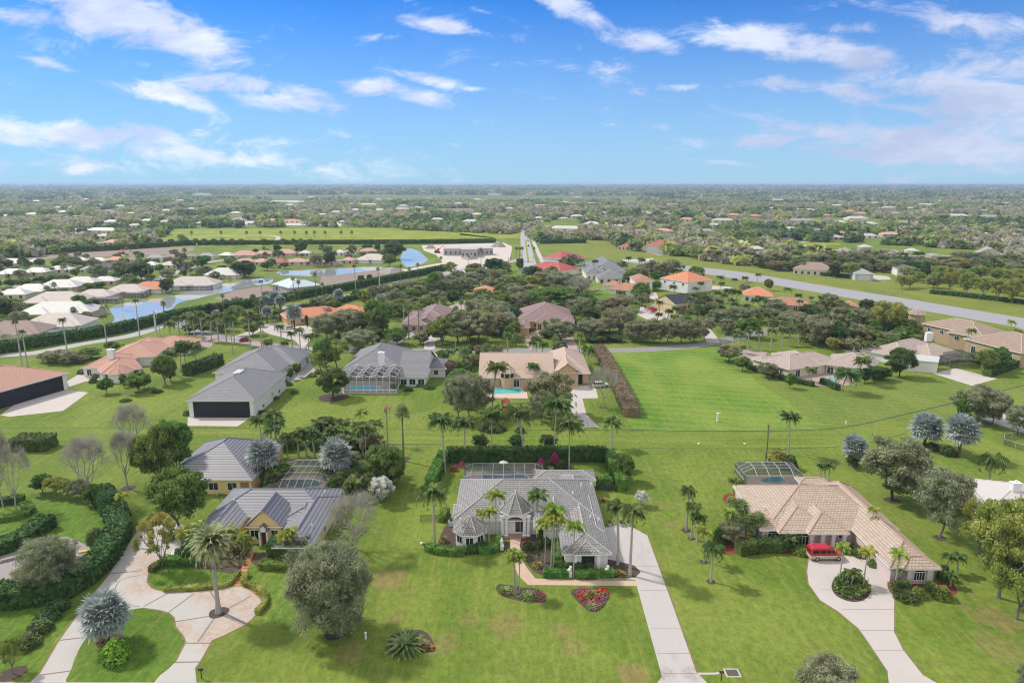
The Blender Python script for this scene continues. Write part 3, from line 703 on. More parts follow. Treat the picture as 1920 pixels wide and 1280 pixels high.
make_palm('queen_palm', 160, L_PALM, BARKL, 'queen')
make_palm('dead_palm', 165, L_DEAD, BARKL, 'dead')
def make_shrub(key, seed, leaf, n=900, ls=.16, shape='ball', core=True):
    g = np.random.default_rng(seed)
    if shape == 'ball':
        p, d = in_ball(n, g, .12); lump = 1+.12*np.sin(d[:, :1]*5+seed)*np.cos(d[:, 1:2]*6)
        p = p*lump; p[:, 2] = np.abs(p[:, 2])*.95+.03; C = p*np.array([.5, .5, 1]); Q = leaf_quads(C, ls*.5, d, 1.5, .45, g=g)
    elif shape == 'spike':   # rosette of long blades
        Q = []
        for i in range(70):
            a = i*2.399; el = R(85-75*(i/69)); L = .62*g.uniform(.8, 1.1); h = np.array([math.cos(a)*math.cos(el), math.sin(a)*math.cos(el), math.sin(el)]); sd = np.array([-math.sin(a), math.cos(a), 0])*.028
            b = np.array([0, 0, .05]); m = b+h*L*.6; t = b+h*L+np.array([0, 0, -.12]); Q.append([b-sd, b+sd, m+sd*1.2, m-sd*1.2]); Q.append([m-sd*1.2, m+sd*1.2, t+sd*.1, t-sd*.1])
        Q = np.array(Q)
    elif shape == 'cycad':
        Q = []
        for i in range(46):
            a = i*2.399; f = i/45; Q += frond((0, 0, .12), a, R(78-72*f), .66, R(55), 9, .12, .05, g, .3, .15)
        Q = np.array(Q)
    PROTO.setdefault(key, []).append((None, quads_mesh(key, Q, leaf)))
for s in range(2):
    make_shrub('round_shrub', 200+s, L_GREEN); make_shrub('dark_shrub', 210+s, L_DARK); make_shrub('lime_shrub', 220+s, L_LIME)
    make_shrub('yellow_shrub', 230+s, L_YEL); make_shrub('pink_shrub', 240+s, L_PINK, 500)
    make_shrub('grey_shrub', 245+s, L_GREY); make_shrub('brown_shrub', 247+s, L_BROWN)
make_shrub('spiky_plant', 250, L_SPIKE, shape='spike'); make_shrub('cycad', 251, leafm('leaf_cycad', (0.081, 0.135, 0.041), (0.230, 0.311, 0.108), .8, .2), shape='cycad')
def _ext(k):
    cm = PROTO[k][0][1]; v = np.empty(len(cm.vertices)*3, dtype=np.float32); cm.vertices.foreach_get('co', v); v = v.reshape(-1, 3)
    return 2*float(np.percentile(np.hypot(v[:, 0], v[:, 1]), 97)), float(np.percentile(v[:, 2], 99.5))
NAMES = dict(oak='oak_tree', grey='grey_green_tree', willow='bushy_tree', bare='bare_tree', green='green_tree', dark='dark_tree', yellow='yellow_green_tree', flattop='umbrella_tree', brown='brown_shrub_tree', loose='loose_crowned_tree', whitish='silver_leaf_tree')
DESC = dict(oak='olive-green oak tree', grey='grey-green thin-leaved tree', willow='dense grey-green domed tree', bare='leafless grey tree', green='leafy mid-green tree', dark='dense dark green tree',
    yellow='yellow-green tree', flattop='broad flat-topped green tree', brown='brownish bushy tree', loose='loose yellow-green multi-stemmed tree', whitish='whitish-leaved small tree',
    coconut_palm='coconut palm', royal_palm='royal palm', fan_palm='fan palm', silver_palm='silver-blue fan palm', date_palm='date palm', garden_palm='yellow-green feather palm', small_palm='small green feather palm',
    queen_palm='drooping feather palm', dead_palm='dried brown palm', round_shrub='rounded green shrub', dark_shrub='dark green shrub', lime_shrub='bright lime shrub', yellow_shrub='yellow-leaved shrub',
    pink_shrub='pink flowering bougainvillea', grey_shrub='grey-green shrub', brown_shrub='brownish shrub', spiky_plant='spiky rosette plant', cycad='dark green cycad')
PALMW = dict(coconut_palm=7.6, royal_palm=6.2, fan_palm=3.9, silver_palm=6.2, date_palm=6.4, garden_palm=4.3, small_palm=4.3, queen_palm=5.6, dead_palm=2.6)
PALMT = dict(coconut_palm=2.6, royal_palm=3.0, fan_palm=1.7, silver_palm=3.1, date_palm=3.4, garden_palm=2.0, small_palm=2.0, queen_palm=2.2, dead_palm=.5)
for _k in list(PALMW): PALMW[_k], PALMT[_k] = _ext(_k)
def place(key, x, y, H, W, label=None, group=None, var=None, rz=None, cat=None, z=0):
    """x, y world; H height, W crown width in metres"""
    pr = PROTO[key]; p = pr[rnd.randrange(len(pr))] if var is None else pr[var % len(pr)]
    rz = rnd.uniform(0, 6.28) if rz is None else rz
    if key in PALMW:
        s = W/PALMW[key]; th = max(.4, H-PALMT[key]*s); r = thing(key, label, cat or 'palm tree', (x, y, z), rz, group)
        link('trunk', p[0], r, scale=(1, 1, th))
        o = link('crown', p[1], r, loc=(p[3], 0, th), scale=(s, s, s))
        if p[2]: link('crownshaft', p[2], r, loc=(p[3], 0, th), scale=(s, s, s))
    elif p[0] is None:
        r = link(key, p[1], None, (x, y, z), (W, W, H), rz); tag(r, label, cat or ('plant' if key in ('spiky_plant', 'cycad') else 'shrub'), group)
    else:
        r = thing(NAMES[key], label, cat or 'tree', (x, y, z), rz, group)
        link('trunk', p[0], r, scale=(W, W, H)); link('crown', p[1], r, scale=(W, W, H))
    if not label: ALL.append((r, DESC[key], key, H, W))
    return r
def T(key, bx, by, ty, wpx, label=None, group=None, **k):
    """tree from pixels: base point, top row, crown width in pixels"""
    x, y, _ = G(bx, by); H = height_of(bx, by, ty); W = wpx*ZC(x, y, H*.7)/FPX
    return place(key, x, y, H, W, label, group, **k)
def hedge(label, pts, w, h, leaf=None, dens=14, ls=.3, px=True, name='hedge', cat='hedge', round_=False, sm=0):
    """clipped hedge along an open path: leafy boxy skin round a dark core"""
    leaf = leaf or L_HEDGE; P = [G(*p)[:2] for p in pts] if px else pts
    if sm: P = smooth_poly(P, sm, False)
    seg = [(Vector(P[i]), Vector(P[i+1])) for i in range(len(P)-1)]; tot = sum((b-a).length for a, b in seg)
    c = P[len(P)//2]; r0 = Vector(c); C = []; Nn = []
    core = MB()
    L, Rr = offset_path(P, w*.84)
    for i in range(len(P)-1):
        z1 = h*.93; a, b, d, e = [Vector(q)-r0 for q in (Rr[i], Rr[i+1], L[i+1], L[i])]
        for f in ([(*a, 0), (*b, 0), (*b, z1), (*a, z1)], [(*d, 0), (*e, 0), (*e, z1), (*d, z1)], [(*a, z1), (*b, z1), (*d, z1), (*e, z1)]): core.face(f)
        if i == 0: core.face([(*e, 0), (*a, 0), (*a, z1), (*e, z1)])
        if i == len(P)-2: core.face([(*b, 0), (*d, 0), (*d, z1), (*b, z1)])
    for a, b in seg:
        d = b-a; ln = d.length; d.normalize(); nrm = Vector((-d.y, d.x))
        per = w+2*h; n = int(dens*ln*per); t = rng.random(n)*ln; s = rng.random(n)*per
        side = np.where(s < h, 0, np.where(s < h+w, 1, 2)); off = np.where(side == 0, -w/2, np.where(side == 1, s-h-w/2, w/2)); z = np.where(side == 0, s, np.where(side == 1, h, s-h-w))
        if round_: z = np.where(side == 1, h-.25*h*(2*off/w)**2, z)
        wob = .06*np.sin((t+a.x)*1.3)+.05*np.sin((t+a.y)*3.7)+rng.normal(size=n)*.06
        X = a.x+d.x*t+nrm.x*(off+np.sign(off)*wob*(side != 1)); Y = a.y+d.y*t+nrm.y*(off+np.sign(off)*wob*(side != 1)); Z = np.maximum(.02, z+wob*(side == 1)+.05)
        C.append(np.stack([X-r0.x, Y-r0.y, Z], 1)); nv = np.zeros((n, 3)); nv[:, 0] = nrm.x*np.sign(off)*(side != 1); nv[:, 1] = nrm.y*np.sign(off)*(side != 1); nv[:, 2] = (side == 1)*1.; Nn.append(nv)
    C = np.concatenate(C); Q = leaf_quads(C, ls, np.concatenate(Nn), 1.3, .8)
    cv = np.array(core.v).reshape(-1, 4, 3); Q = np.concatenate([Q, cv])
    o = link(name, quads_mesh(name, Q, leaf), None, (c[0], c[1], 0)); return tag(o, label, cat)
# ---------------------------------------------------------------- ground
GA, GB = (.088, .152, .018), (.17, .22, .036)
def gw(px, py): return G(px, py)[:2]
def pat(px, py, rpx, k=.8, asp=.8):
    x, y = gw(px, py); r = rpx*ZC(x, y)/FPX; return (x, y, r, r*1.15, k)
base = grassm('grass_ground', GA, GB, .4, lo=.5, hi=.75, patches=[pat(730, 1085, 34, .9), pat(742, 1160, 16, .8), pat(950, 1170, 36, .7), pat(1055, 1180, 22, .6), pat(1077, 1213, 26, .6), pat(1190, 1265, 32, .9),
    pat(830, 1205, 30, .6), pat(1700, 985, 12, .4), pat(1810, 1138, 12, .9), pat(1870, 1160, 40, .7), pat(1875, 1215, 45, .5), pat(1260, 985, 14, .7), pat(1235, 945, 14, .5), pat(655, 1220, 30, .6), pat(880, 1160, 24, .45)])
nG = 24; mb = MB()
EX = 45000; ys = [-250, 60, 150, 300, 600, 1200, 2500, 5000, 10000, 20000, 40000, 61000]
far = grassm('far_ground', (.085, .13, .028), (.16, .20, .05), .5, (.24, .21, .10), lo=.42, hi=.62, fine=.2)
for a, b in zip(ys[:-1], ys[1:]): mb.face([(-EX, a, 0), (EX, a, 0), (EX, b, 0), (-EX, b, 0)], 0)
g_ = mb.obj('ground', base); g_['kind'] = 'structure'
# wide open country beyond
def rect_px(y0, y1): return [(-15000, gw(960, y1)[1]), (15000, gw(960, y1)[1]), (15000, gw(960, y0)[1]), (-15000, gw(960, y0)[1])]
sheet('far_plain', [(-44000, 1300), (44000, 1300), (44000, 60500), (-44000, 60500)], far, .02, world=True)
LUSH = grassm('lawn_lush', (.075, .145, .016), (.11, .19, .026), .15, fine=.6, stripe=0)
BRT = grassm('lawn_bright', (.07, .17, .018), (.18, .25, .042), .35, fine=.35, stripe=.3, sdir=(.05, .22, 0), lo=.55, hi=.8)
OLV = grassm('grass_olive', (.10, .165, .025), (.15, .20, .04), .4, fine=.3, stripe=.3, sdir=(.1, .28, 0), lo=.5, hi=.8)
RUNG = grassm('runway_grass', (.12, .165, .022), (.18, .205, .035), .5, (.26, .21, .08), fine=.25, stripe=.3, sdir=(.05, .11, 0), lo=.45, hi=.75)
GOLF = grassm('golf_grass', (.16, .22, .02), (.27, .30, .035), .4, (.32, .27, .07), fine=.15, lo=.5, hi=.75)
DIRT = concrete('bare_dirt', (.24, .18, .14), .4); SAND = concrete('pale_sand', (.52, .46, .40), .2); MULCH = plain('mulch', (.075, .055, .042), .95, .5, 3, bmp=.6); MULCHR = plain('red_mulch', (.19, .045, .025), .95, .4, 4, bmp=.6)
ASPH = concrete('asphalt', (.23, .225, .235), .2); CONC = concrete('concrete_pale', (.47, .43, .40), .3); CONCP = concrete('concrete_pink', (.46, .42, .39), .2); PAV = concrete('paver_pink', (.36, .27, .24), .3); JNT = plain('joint_dark', (.20, .165, .145), .9)
ROADM = concrete('road_light', (.36, .35, .345), .2)
# field patches near
sheet('lawn', [(1120, 662), (1340, 652), (1378, 668), (1420, 716), (1480, 752), (1560, 802), (1190, 806), (1150, 705)], BRT, .004, 2)
sheet('lawn', [(1420, 700), (1560, 735), (1660, 712), (1920, 725), (1990, 770), (1700, 745+40), (1560, 802), (1480, 752)], OLV, .008, 2)
sheet('lawn', [(0, 935), (60, 925), (150, 940), (190, 965), (205, 1000), (190, 1010), (160, 1028), (110, 1010), (95, 985), (60, 1000), (-40, 1030)], LUSH, .004, 3)
sheet('lawn', [(-60, 1140), (60, 1130), (160, 1110), (166, 1118), (120, 1180), (60, 1255), (-80, 1300)], LUSH, .004)
for q in ([(-10, 402), (300, 405), (620, 400), (900, 404)], [(1100, 425), (1400, 418), (1700, 424), (1930, 420)], [(984, 430), (978, 410), (975, 396)], [(1300, 400), (1600, 398), (1930, 402)], [(100, 440), (250, 425), (400, 418), (480, 400)], [(1500, 455), (1620, 440), (1750, 430), (1930, 445)], [(600, 392), (800, 388), (1200, 392)], [(1400, 449), (1560, 470), (1720, 480), (1930, 478)]): strip('street', q, 7 if q[0][1] > 420 else 10, ROADM, .07)
CROSS = grassm('lawn_cross', (.105, .17, .02), (.16, .215, .034), .3, fine=.4, cross=True)
sheet('lawn', [(-300, 803), (400, 803), (835, 806), (1200, 808), (1560, 806), (1700, 786), (1990, 735), (1990, 760), (1700, 810), (1560, 838), (1180, 840), (835, 838), (400, 832), (-300, 834)], CROSS, .010, 2)
sheet('lawn', [(1500, 1050), (1512, 1100), (1540, 1130), (1600, 1172), (1400, 1180), (1380, 1120), (1400, 1060)], BRT, .004, 3) if False else None
# gentle swale line across the middle (dark wet line) and drains
strip('drainage_swale', [(1180, 806), (1380, 808), (1560, 803), (1700, 776), (1920, 722)], .5, plain('wet_soil', (.05, .06, .03), .9), .012)
strip('drainage_swale', [(-60, 802), (300, 802), (800, 805), (1180, 806)], .35, plain('swale_turf', (.06, .10, .02), .9), .014)
strip('drainage_swale', [(1200, 840), (1560, 838), (1700, 812)], .3, plain('swale_turf', (.06, .10, .02), .9), .014)
strip('drainage_swale', [(690, 832), (830, 833)], .5, MULCH, .012)
# drives ----------------------------------------------------------------------
LD = [(40, 1292), (53, 1280), (74, 1261), (110, 1200), (166, 1123), (205, 1075), (227, 1037), (261, 989), (275, 971), (296, 968), (345, 985), (366, 1010), (358, 1030), (318, 1048), (295, 1056), (279, 1072), (276, 1090), (285, 1102), (309, 1109), (356, 1109), (395, 1105), (439, 1098), (454, 1098), (475, 1109), (490, 1122), (492, 1136), (482, 1151), (462, 1170), (422, 1190), (398, 1200), (383, 1228), (366, 1254), (370, 1292)]
rust = [(*gw(285, 1065), 4.5), (*gw(278, 1095), 4), (*gw(450, 1115), 7), (*gw(400, 1110), 4.5), (*gw(480, 1125), 5), (*gw(470, 1168), 4.5), (*gw(420, 1188), 5.5), (*gw(335, 1180), 3), (*gw(215, 1140), 3), (*gw(268, 1050), 3)]
sheet('driveway', LD, concrete('driveway_stained', (.43, .41, .385), .25, rust, (.42, .19, .055)), .012)
ISL = [(267, 1139), (300, 1144), (317, 1149), (326, 1157), (329, 1175), (342, 1190), (348, 1203), (328, 1241), (300, 1265), (262, 1292), (130, 1292), (134, 1253), (145, 1223), (160, 1197), (178, 1176), (202, 1155), (226, 1146)]
sheet('lawn', ISL, LUSH, .020, 2)
def joint(a, b, w=.22, z=.018, m=None): return strip('driveway_joint', [a, b], w, m or JNT, z, 0)
for a, b in [((205, 1075), (268, 1069)), ((316, 1111), (270, 1136)), ((364, 1112), (315, 1148)), ((421, 1150), (328, 1165)), ((415, 1140), (394, 1108)), ((425, 1142), (470, 1117)), ((425, 1150), (461, 1169)), ((404, 1155), (371, 1203)), ((349, 1205), (395, 1205)), ((327, 1241), (378, 1240)), ((110, 1200), (160, 1194)), ((74, 1265), (133, 1257))]: joint(a, b)
strip('driveway_joint', [(262, 1078), (230, 1085), (217, 1100), (218, 1118), (240, 1132), (262, 1137)], .15, JNT, .016)
sheet('lawn', [(297, 1066), (350, 1062), (440, 1068), (468, 1076), (450, 1092), (430, 1096), (395, 1101), (310, 1104), (290, 1097), (278, 1085), (284, 1072)], LUSH, .020, 2)
sheet('lawn', [(470, 1062), (560, 1055), (600, 1075), (560, 1180), (500, 1160), (498, 1120), (478, 1102), (462, 1090)], LUSH, .009, 2)
sheet('garden_bed', [(330, 1045), (430, 1035), (470, 1030), (478, 1040), (455, 1075), (440, 1076), (350, 1062), (320, 1060)], MULCH, .024, 2)
sheet('garden_bed', [(480, 1035), (620, 1035), (650, 1055), (560, 1070), (480, 1062)], MULCH, .024, 2)
WALKO = concrete('walk_terracotta', (.42, .19, .09), .2)
sheet('garden_path', [(468, 1032), (479, 1032), (452, 1098), (438, 1098)], WALKO, .030)
for i in range(9): t = i/8.5; a = (466+(439-466)*t, 1038+(1096-1038)*t); b = (478+(453-478)*t, a[1]); joint(a, b, .14, .034, plain('joint_black', (.06, .04, .03), .9))
CD = [(1120, 992), (1150, 985), (1180, 985), (1215, 1004), (1262, 1132), (1307, 1259), (1332, 1286), (1228, 1286), (1241, 1267), (1194, 1098), (1191, 1086), (1120, 1086)]
sheet('driveway', CD, concrete('driveway_concrete', (.43, .405, .385), .45, [(*gw(1245, 1262), 2), (*gw(1300, 1262), 2)], (.2, .16, .12)), .012)
for a, b in [((1179, 1062), (1236, 1061)), ((1200, 1106), (1252, 1106)), ((1221, 1178), (1280, 1178)), ((1232, 1224), (1294, 1224)), ((1243, 1262), (1308, 1262))]: joint(a, b, .07)
WK = concrete('walk_peach', (.50, .36, .275), .25)
sheet('garden_path', [(956, 1008), (977, 1008), (976, 1040), (985, 1060), (1004, 1084), (1100, 1087), (1192, 1088), (1195, 1098), (990, 1096), (972, 1078), (958, 1048)], WK, .016)
sheet('garden_bed', [(818, 1030), (835, 985), (860, 985), (880, 1025), (930, 1015), (955, 1015), (957, 1032), (930, 1035), (870, 1040), (830, 1040)], MULCH, .012, 2)
sheet('garden_bed', [(978, 1005), (1050, 1000), (1060, 1040), (1120, 1045), (1190, 1060), (1191, 1082), (1090, 1082), (1030, 1080), (1000, 1070), (982, 1045)], MULCH, .020, 2)
sheet('garden_bed', [(930, 1102), (940, 1094), (975, 1100), (1012, 1104), (1024, 1118), (1020, 1129), (990, 1128), (965, 1124), (940, 1116)], MULCH, .008, 3)
sheet('garden_bed', [(1070, 1108), (1085, 1102), (1130, 1101), (1143, 1108), (1140, 1125), (1125, 1143), (1110, 1147), (1095, 1138), (1080, 1124)], MULCH, .008, 3)
sheet('garden_bed', [(728, 1205), (735, 1190), (775, 1180), (800, 1185), (816, 1212), (812, 1222), (780, 1222), (745, 1222)], MULCH, .008, 3)
RD = [(1516, 1043), (1512, 1070), (1515, 1094), (1537, 1125), (1571, 1146), (1609, 1178), (1630, 1208), (1664, 1259), (1668, 1290), (1775, 1290), (1733, 1266), (1695, 1218), (1678, 1184), (1678, 1150), (1678, 1125), (1668, 1094), (1657, 1067), (1650, 1040), (1600, 1022), (1540, 1028)]
sheet('driveway', RD, concrete('driveway_pinkish', (.46, .42, .39), .3), .012)
for a, b in [((1538, 1105), (1560, 1105)), ((1630, 1108), (1672, 1110)), ((1580, 1142), (1678, 1142)), ((1613, 1181), (1678, 1181)), ((1640, 1219), (1698, 1219))]: joint(a, b, .08)
sheet('garden_bed', [(1559, 1098), (1566, 1083), (1585, 1072), (1610, 1078), (1628, 1092), (1633, 1110), (1620, 1124), (1600, 1128), (1578, 1122), (1564, 1112)], MULCH, .020, 3)
sheet('garden_bed', [(1350, 1000), (1370, 995), (1440, 1010), (1520, 1022), (1518, 1040), (1480, 1040), (1440, 1032), (1380, 1038), (1352, 1035)], MULCHR, .008, 3)
sheet('garden_bed', [(1664, 1090), (1680, 1060), (1730, 1090), (1780, 1090), (1795, 1110), (1770, 1118), (1740, 1112), (1715, 1128), (1690, 1124), (1670, 1110)], MULCHR, .014, 3)
sheet('garden_bed', [(1355, 935), (1365, 925), (1400, 928), (1395, 945), (1370, 948)], MULCHR, .008, 3)
# rings of mulch under single trees
def ring(px, py, r=1.3, m=None, z=.024):
    x, y = gw(px, py); r *= .72; sheet('mulch_ring', [(x+r*(1+.08*math.sin(3*a))*math.cos(a), y+r*(1+.08*math.sin(2*a))*math.sin(a)) for a in np.linspace(0, 6.283, 19)[:-1]], m or MULCH, z, world=True)
for q in [(630, 1186, 2.2), (410, 1148, 1.9), (205, 1200, 2.2), (218, 1238, 1.9), (240, 915, 2), (1287, 994), (1296, 1009, .9), (1320, 1053, 1), (1333, 1090, 1), (757, 860, 2), (1852, 916, 1), (1673, 938, 2.2), (1762, 1008, 1.5), (1600, 872, 1.6), (1130, 763, 1.4), (252, 858, 1.5), (25, 1262, 2), (625, 745, 6)]: ring(*q)
sheet('garden_bed', [(1738, 838), (1760, 842), (1800, 853), (1796, 860), (1760, 852), (1735, 844)], MULCH, .008)
# streets ---------------------------------------------------------------------
ya, yb = G(300, 1277)[1], G(1900, 1284)[1]; sheet('street', [(-90, ya-6), (90, yb-6), (90, yb), (-90, ya)], ROADM, .022, world=True)
strip('street', [(-60, 668), (60, 662), (150, 645), (250, 628), (320, 605), (385, 592), (500, 582), (575, 570), (660, 553), (760, 536), (830, 515), (890, 500), (960, 490), (988, 480)], 6.5, ROADM, .010)
strip('street', [(395, 628), (440, 638), (520, 648), (600, 655), (760, 657), (900, 657), (1050, 657), (1180, 656), (1260, 652), (1320, 645), (1380, 633), (1440, 620), (1520, 606), (1600, 597), (1680, 590)], 6.5, ASPH, .012)
strip('street', [(395, 628), (360, 618), (330, 604)], 6, ASPH, .014)
# boulevard with medians at the top
strip('boulevard', [(1000, 520), (994, 500), (990, 480), (986, 460), (984, 440), (985, 430), (978, 420)], 10.5, ROADM, .014)
strip('median_grass', [(991, 492), (988, 470), (985.6, 450)], 1.6, GOLF, .03, 0)

strip('footpath', [(1022, 500), (1012, 480), (1004, 462), (999, 450)], 3.5, CONC, .012, 0)
sheet('verge', [(955, 492), (962, 458), (978, 456), (980, 492)], RUNG, .008)
# runway ----------------------------------------------------------------------
sheet('airfield_grass', [(1050, 452), (1150, 452), (1200, 470), (1300, 478), (1500, 505), (1700, 540), (1990, 595), (1990, 640), (1900, 615), (1700, 590), (1560, 570), (1440, 550), (1300, 545), (1200, 505), (1120, 480), (1015, 498), (1012, 460)], RUNG, .004, 2)
sheet('airfield_grass', [(1300, 478), (1500, 500), (1640, 510), (1720, 520), (1750, 520), (1990, 560), (1990, 612), (1700, 565), (1500, 530), (1300, 500), (1270, 480)], RUNG, .008, 2)
rw = [(1180, 492), (1210, 487), (1280, 497), (1400, 511), (1560, 538), (1700, 560), (1820, 580), (1990, 608), (1990, 640), (1900, 612), (1700, 577), (1560, 553), (1440, 532), (1300, 510), (1240, 500)]
sheet('runway', rw, concrete('runway_asphalt', (.30, .295, .31), .3), .012)
# neighbourhood on the left ----------------------------------------------------
sheet('dirt_lot', [(-60, 488), (80, 470), (365, 463), (362, 470), (340, 476), (240, 480), (100, 484), (20, 492), (-60, 496)], DIRT, .004)
sheet('golf_course', [(330, 430), (560, 428), (760, 430), (850, 436), (930, 446), (800, 456), (500, 462), (430, 460), (230, 466), (260, 452), (300, 440)], GOLF, .006)
sheet('golf_course', [(930, 430), (980, 428), (975, 446), (935, 448), (860, 440), (880, 430)], GOLF, .006)
strip('golf_path', [(515, 452), (522, 447), (516, 443), (480, 441), (350, 444)], 5, CONC, .012)
sheet('sand_field', [(500, 410), (570, 411), (568, 416), (500, 415)], DIRT, .03)
sheet('sand_lot', [(455, 414), (640, 417), (640, 424), (455, 421)], SAND, .03)
sheet('sand_lot', [(790, 460), (945, 455), (960, 462), (958, 485), (940, 498), (880, 512), (800, 512), (780, 520), (740, 530), (590, 545), (610, 515), (700, 500), (760, 505), (830, 492), (818, 478), (795, 470)], SAND, .008)
sheet('dirt_lot', [(600, 512), (720, 500), (760, 520), (720, 528), (605, 538)], DIRT, .012)
sheet('dirt_lot', [(440, 545), (500, 535), (520, 545), (600, 545), (560, 560), (430, 565), (400, 560)], DIRT, .012)
sheet('construction_ground', [(400, 408), (640, 418), (700, 430), (600, 432), (400, 424)], SAND, .024) if False else None
WAT = waterm('lake_water', (.30, .33, .34), .03, .004, .6); WAT.node_tree.nodes['Principled BSDF'].inputs['Specular IOR Level'].default_value = 1.0
def water(pts): return sheet('water', pts, WAT, .05, 3)
sheet('bank_grass', [(180, 640), (200, 600), (215, 570), (300, 545), (420, 535), (480, 522), (560, 500), (700, 498), (705, 508), (620, 520), (520, 545), (440, 555), (345, 575), (335, 600), (300, 615), (260, 628)], grassm('bank_grass', (.09, .15, .03), (.14, .19, .04), .5), .006, 2)
water([(183, 628), (197, 615), (215, 598), (206, 580), (225, 570), (262, 563), (300, 558), (335, 552), (370, 542), (425, 531), (470, 524), (508, 520), (508, 531), (470, 537), (440, 545), (400, 552), (370, 560), (338, 567), (326, 577), (316, 590), (318, 597), (290, 603), (240, 615)])
water([(520, 509), (560, 507), (600, 505), (660, 502), (711, 499), (713, 505), (670, 511), (630, 516), (600, 519), (560, 517), (525, 516)])
water([(751, 482), (760, 467), (772, 466), (785, 471), (795, 479), (802, 487), (790, 495), (765, 501), (754, 493)])
water([(-200, 376), (60, 374), (200, 373.5), (330, 374.5), (200, 376), (60, 377), (-200, 382)])
strip('street', [(300, 522), (345, 505), (370, 497), (400, 490), (440, 487), (560, 487), (700, 487)], 7, ROADM, .012)
strip('street', [(-40, 545), (100, 530), (200, 522), (300, 522)], 6, ROADM, .012)
strip('street', [(130, 560), (220, 545), (300, 522)], 6, ROADM, .014)
# drives of the houses in the middle
sheet('driveway', [(0, 778), (50, 742), (120, 728), (165, 736), (118, 770), (18, 781)], CONC, .016)
sheet('driveway', [(130, 725), (160, 715), (185, 712), (230, 690), (150, 700), (125, 715)], CONCP, .012)
sheet('driveway', [(352, 782), (470, 783), (445, 799), (352, 798)], CONC, .016)
sheet('driveway', [(575, 652), (600, 652), (578, 672), (592, 695), (560, 712), (520, 722), (500, 715), (545, 690), (560, 665)], concrete('drive_grey', (.36, .35, .345), .2), .016, 2)
strip('driveway', [(385, 650), (400, 640), (450, 640), (500, 650), (545, 655), (575, 655)], 4, PAV, .016)
strip('driveway', [(385, 652), (380, 642), (390, 634), (405, 630)], 3.5, PAV, .018)
strip('driveway', [(440, 634), (470, 624), (500, 610), (540, 608)], 5, CONC, .018)
sheet('driveway', [(500, 610), (560, 610), (585, 615), (580, 640), (565, 652), (555, 640), (520, 630), (495, 622)], CONC, .022, 2)
strip('driveway', [(725, 653), (745, 638), (775, 625), (800, 620)], 5, CONCP, .018)
sheet('driveway', [(780, 630), (800, 620), (838, 620), (838, 628), (815, 640), (816, 654), (795, 654), (796, 638)], CONCP, .020, 2)
sheet('driveway', [(805, 662), (830, 662), (822, 674), (800, 674)], CONC, .02)
sheet('driveway', [(985, 627), (1030, 616), (1065, 618), (1078, 640), (1082, 655), (1062, 655), (1058, 640), (1050, 630), (1012, 630), (1000, 640), (1002, 655), (992, 655)], PAV, .02, 2)
sheet('driveway', [(934, 660), (948, 660), (944, 675), (930, 678)], PAV, .02)
sheet('driveway', [(1060, 658), (1078, 658), (1085, 672), (1058, 670)], PAV, .02)
sheet('driveway', [(1070, 722), (1115, 722), (1122, 746), (1092, 747), (1100, 778), (1124, 801), (1085, 801), (1070, 765)], CONC, .016)
strip('driveway', [(1338, 642), (1330, 628), (1318, 615), (1300, 600)], 5, CONC, .018)
sheet('driveway', [(1385, 665), (1395, 655), (1440, 660), (1430, 672), (1400, 680)], PAV, .02)
sheet('driveway', [(1749, 700), (1792, 690), (1870, 710), (1822, 723)], CONC, .02)
strip('driveway', [(1640, 655), (1610, 660), (1590, 655)], 5, CONC, .02)
sheet('driveway', [(1835, 770), (1860, 764), (1900, 778), (1990, 800), (1990, 835), (1890, 802), (1840, 785)], CONC, .02)
sheet('driveway', [(1630, 515), (1665, 518), (1672, 524), (1640, 525), (1625, 520)], CONC, .02)
sheet('driveway', [(1325, 535), (1365, 537), (1378, 541), (1330, 543)], CONC, .02)
sheet('driveway', [(1195, 555), (1230, 548), (1235, 560), (1205, 562)], CONC, .02)
sheet('driveway', [(1200, 575), (1270, 565), (1290, 585), (1260, 600), (1215, 600), (1195, 590)], CONC, .02)
sheet('taxiway', [(1165, 487), (1225, 484), (1225, 490), (1175, 491)], CONC, .016)
sheet('apron', [(1205, 466), (1230, 466), (1265, 477), (1235, 479), (1200, 470)], concrete('apron_grey', (.33, .29, .29), .2), .016)
strip('street', [(1290, 452), (1340, 451), (1400, 449)], 6, ROADM, .016)
sheet('driveway', [(-80, 1045), (60, 1015), (125, 1005), (182, 1030), (175, 1050), (60, 1080), (-80, 1095)], concrete('drive_old', (.27, .25, .24), .5), .012)
sheet('lawn', [(1220, 540), (1200, 552), (1180, 553), (1080, 552), (1085, 595), (1010, 590), (1060, 560), (1120, 545)], BRT, .008, 2)
sheet('parking_pad', [(1090, 583), (1118, 583), (1122, 590), (1090, 591)], ASPH, .014)
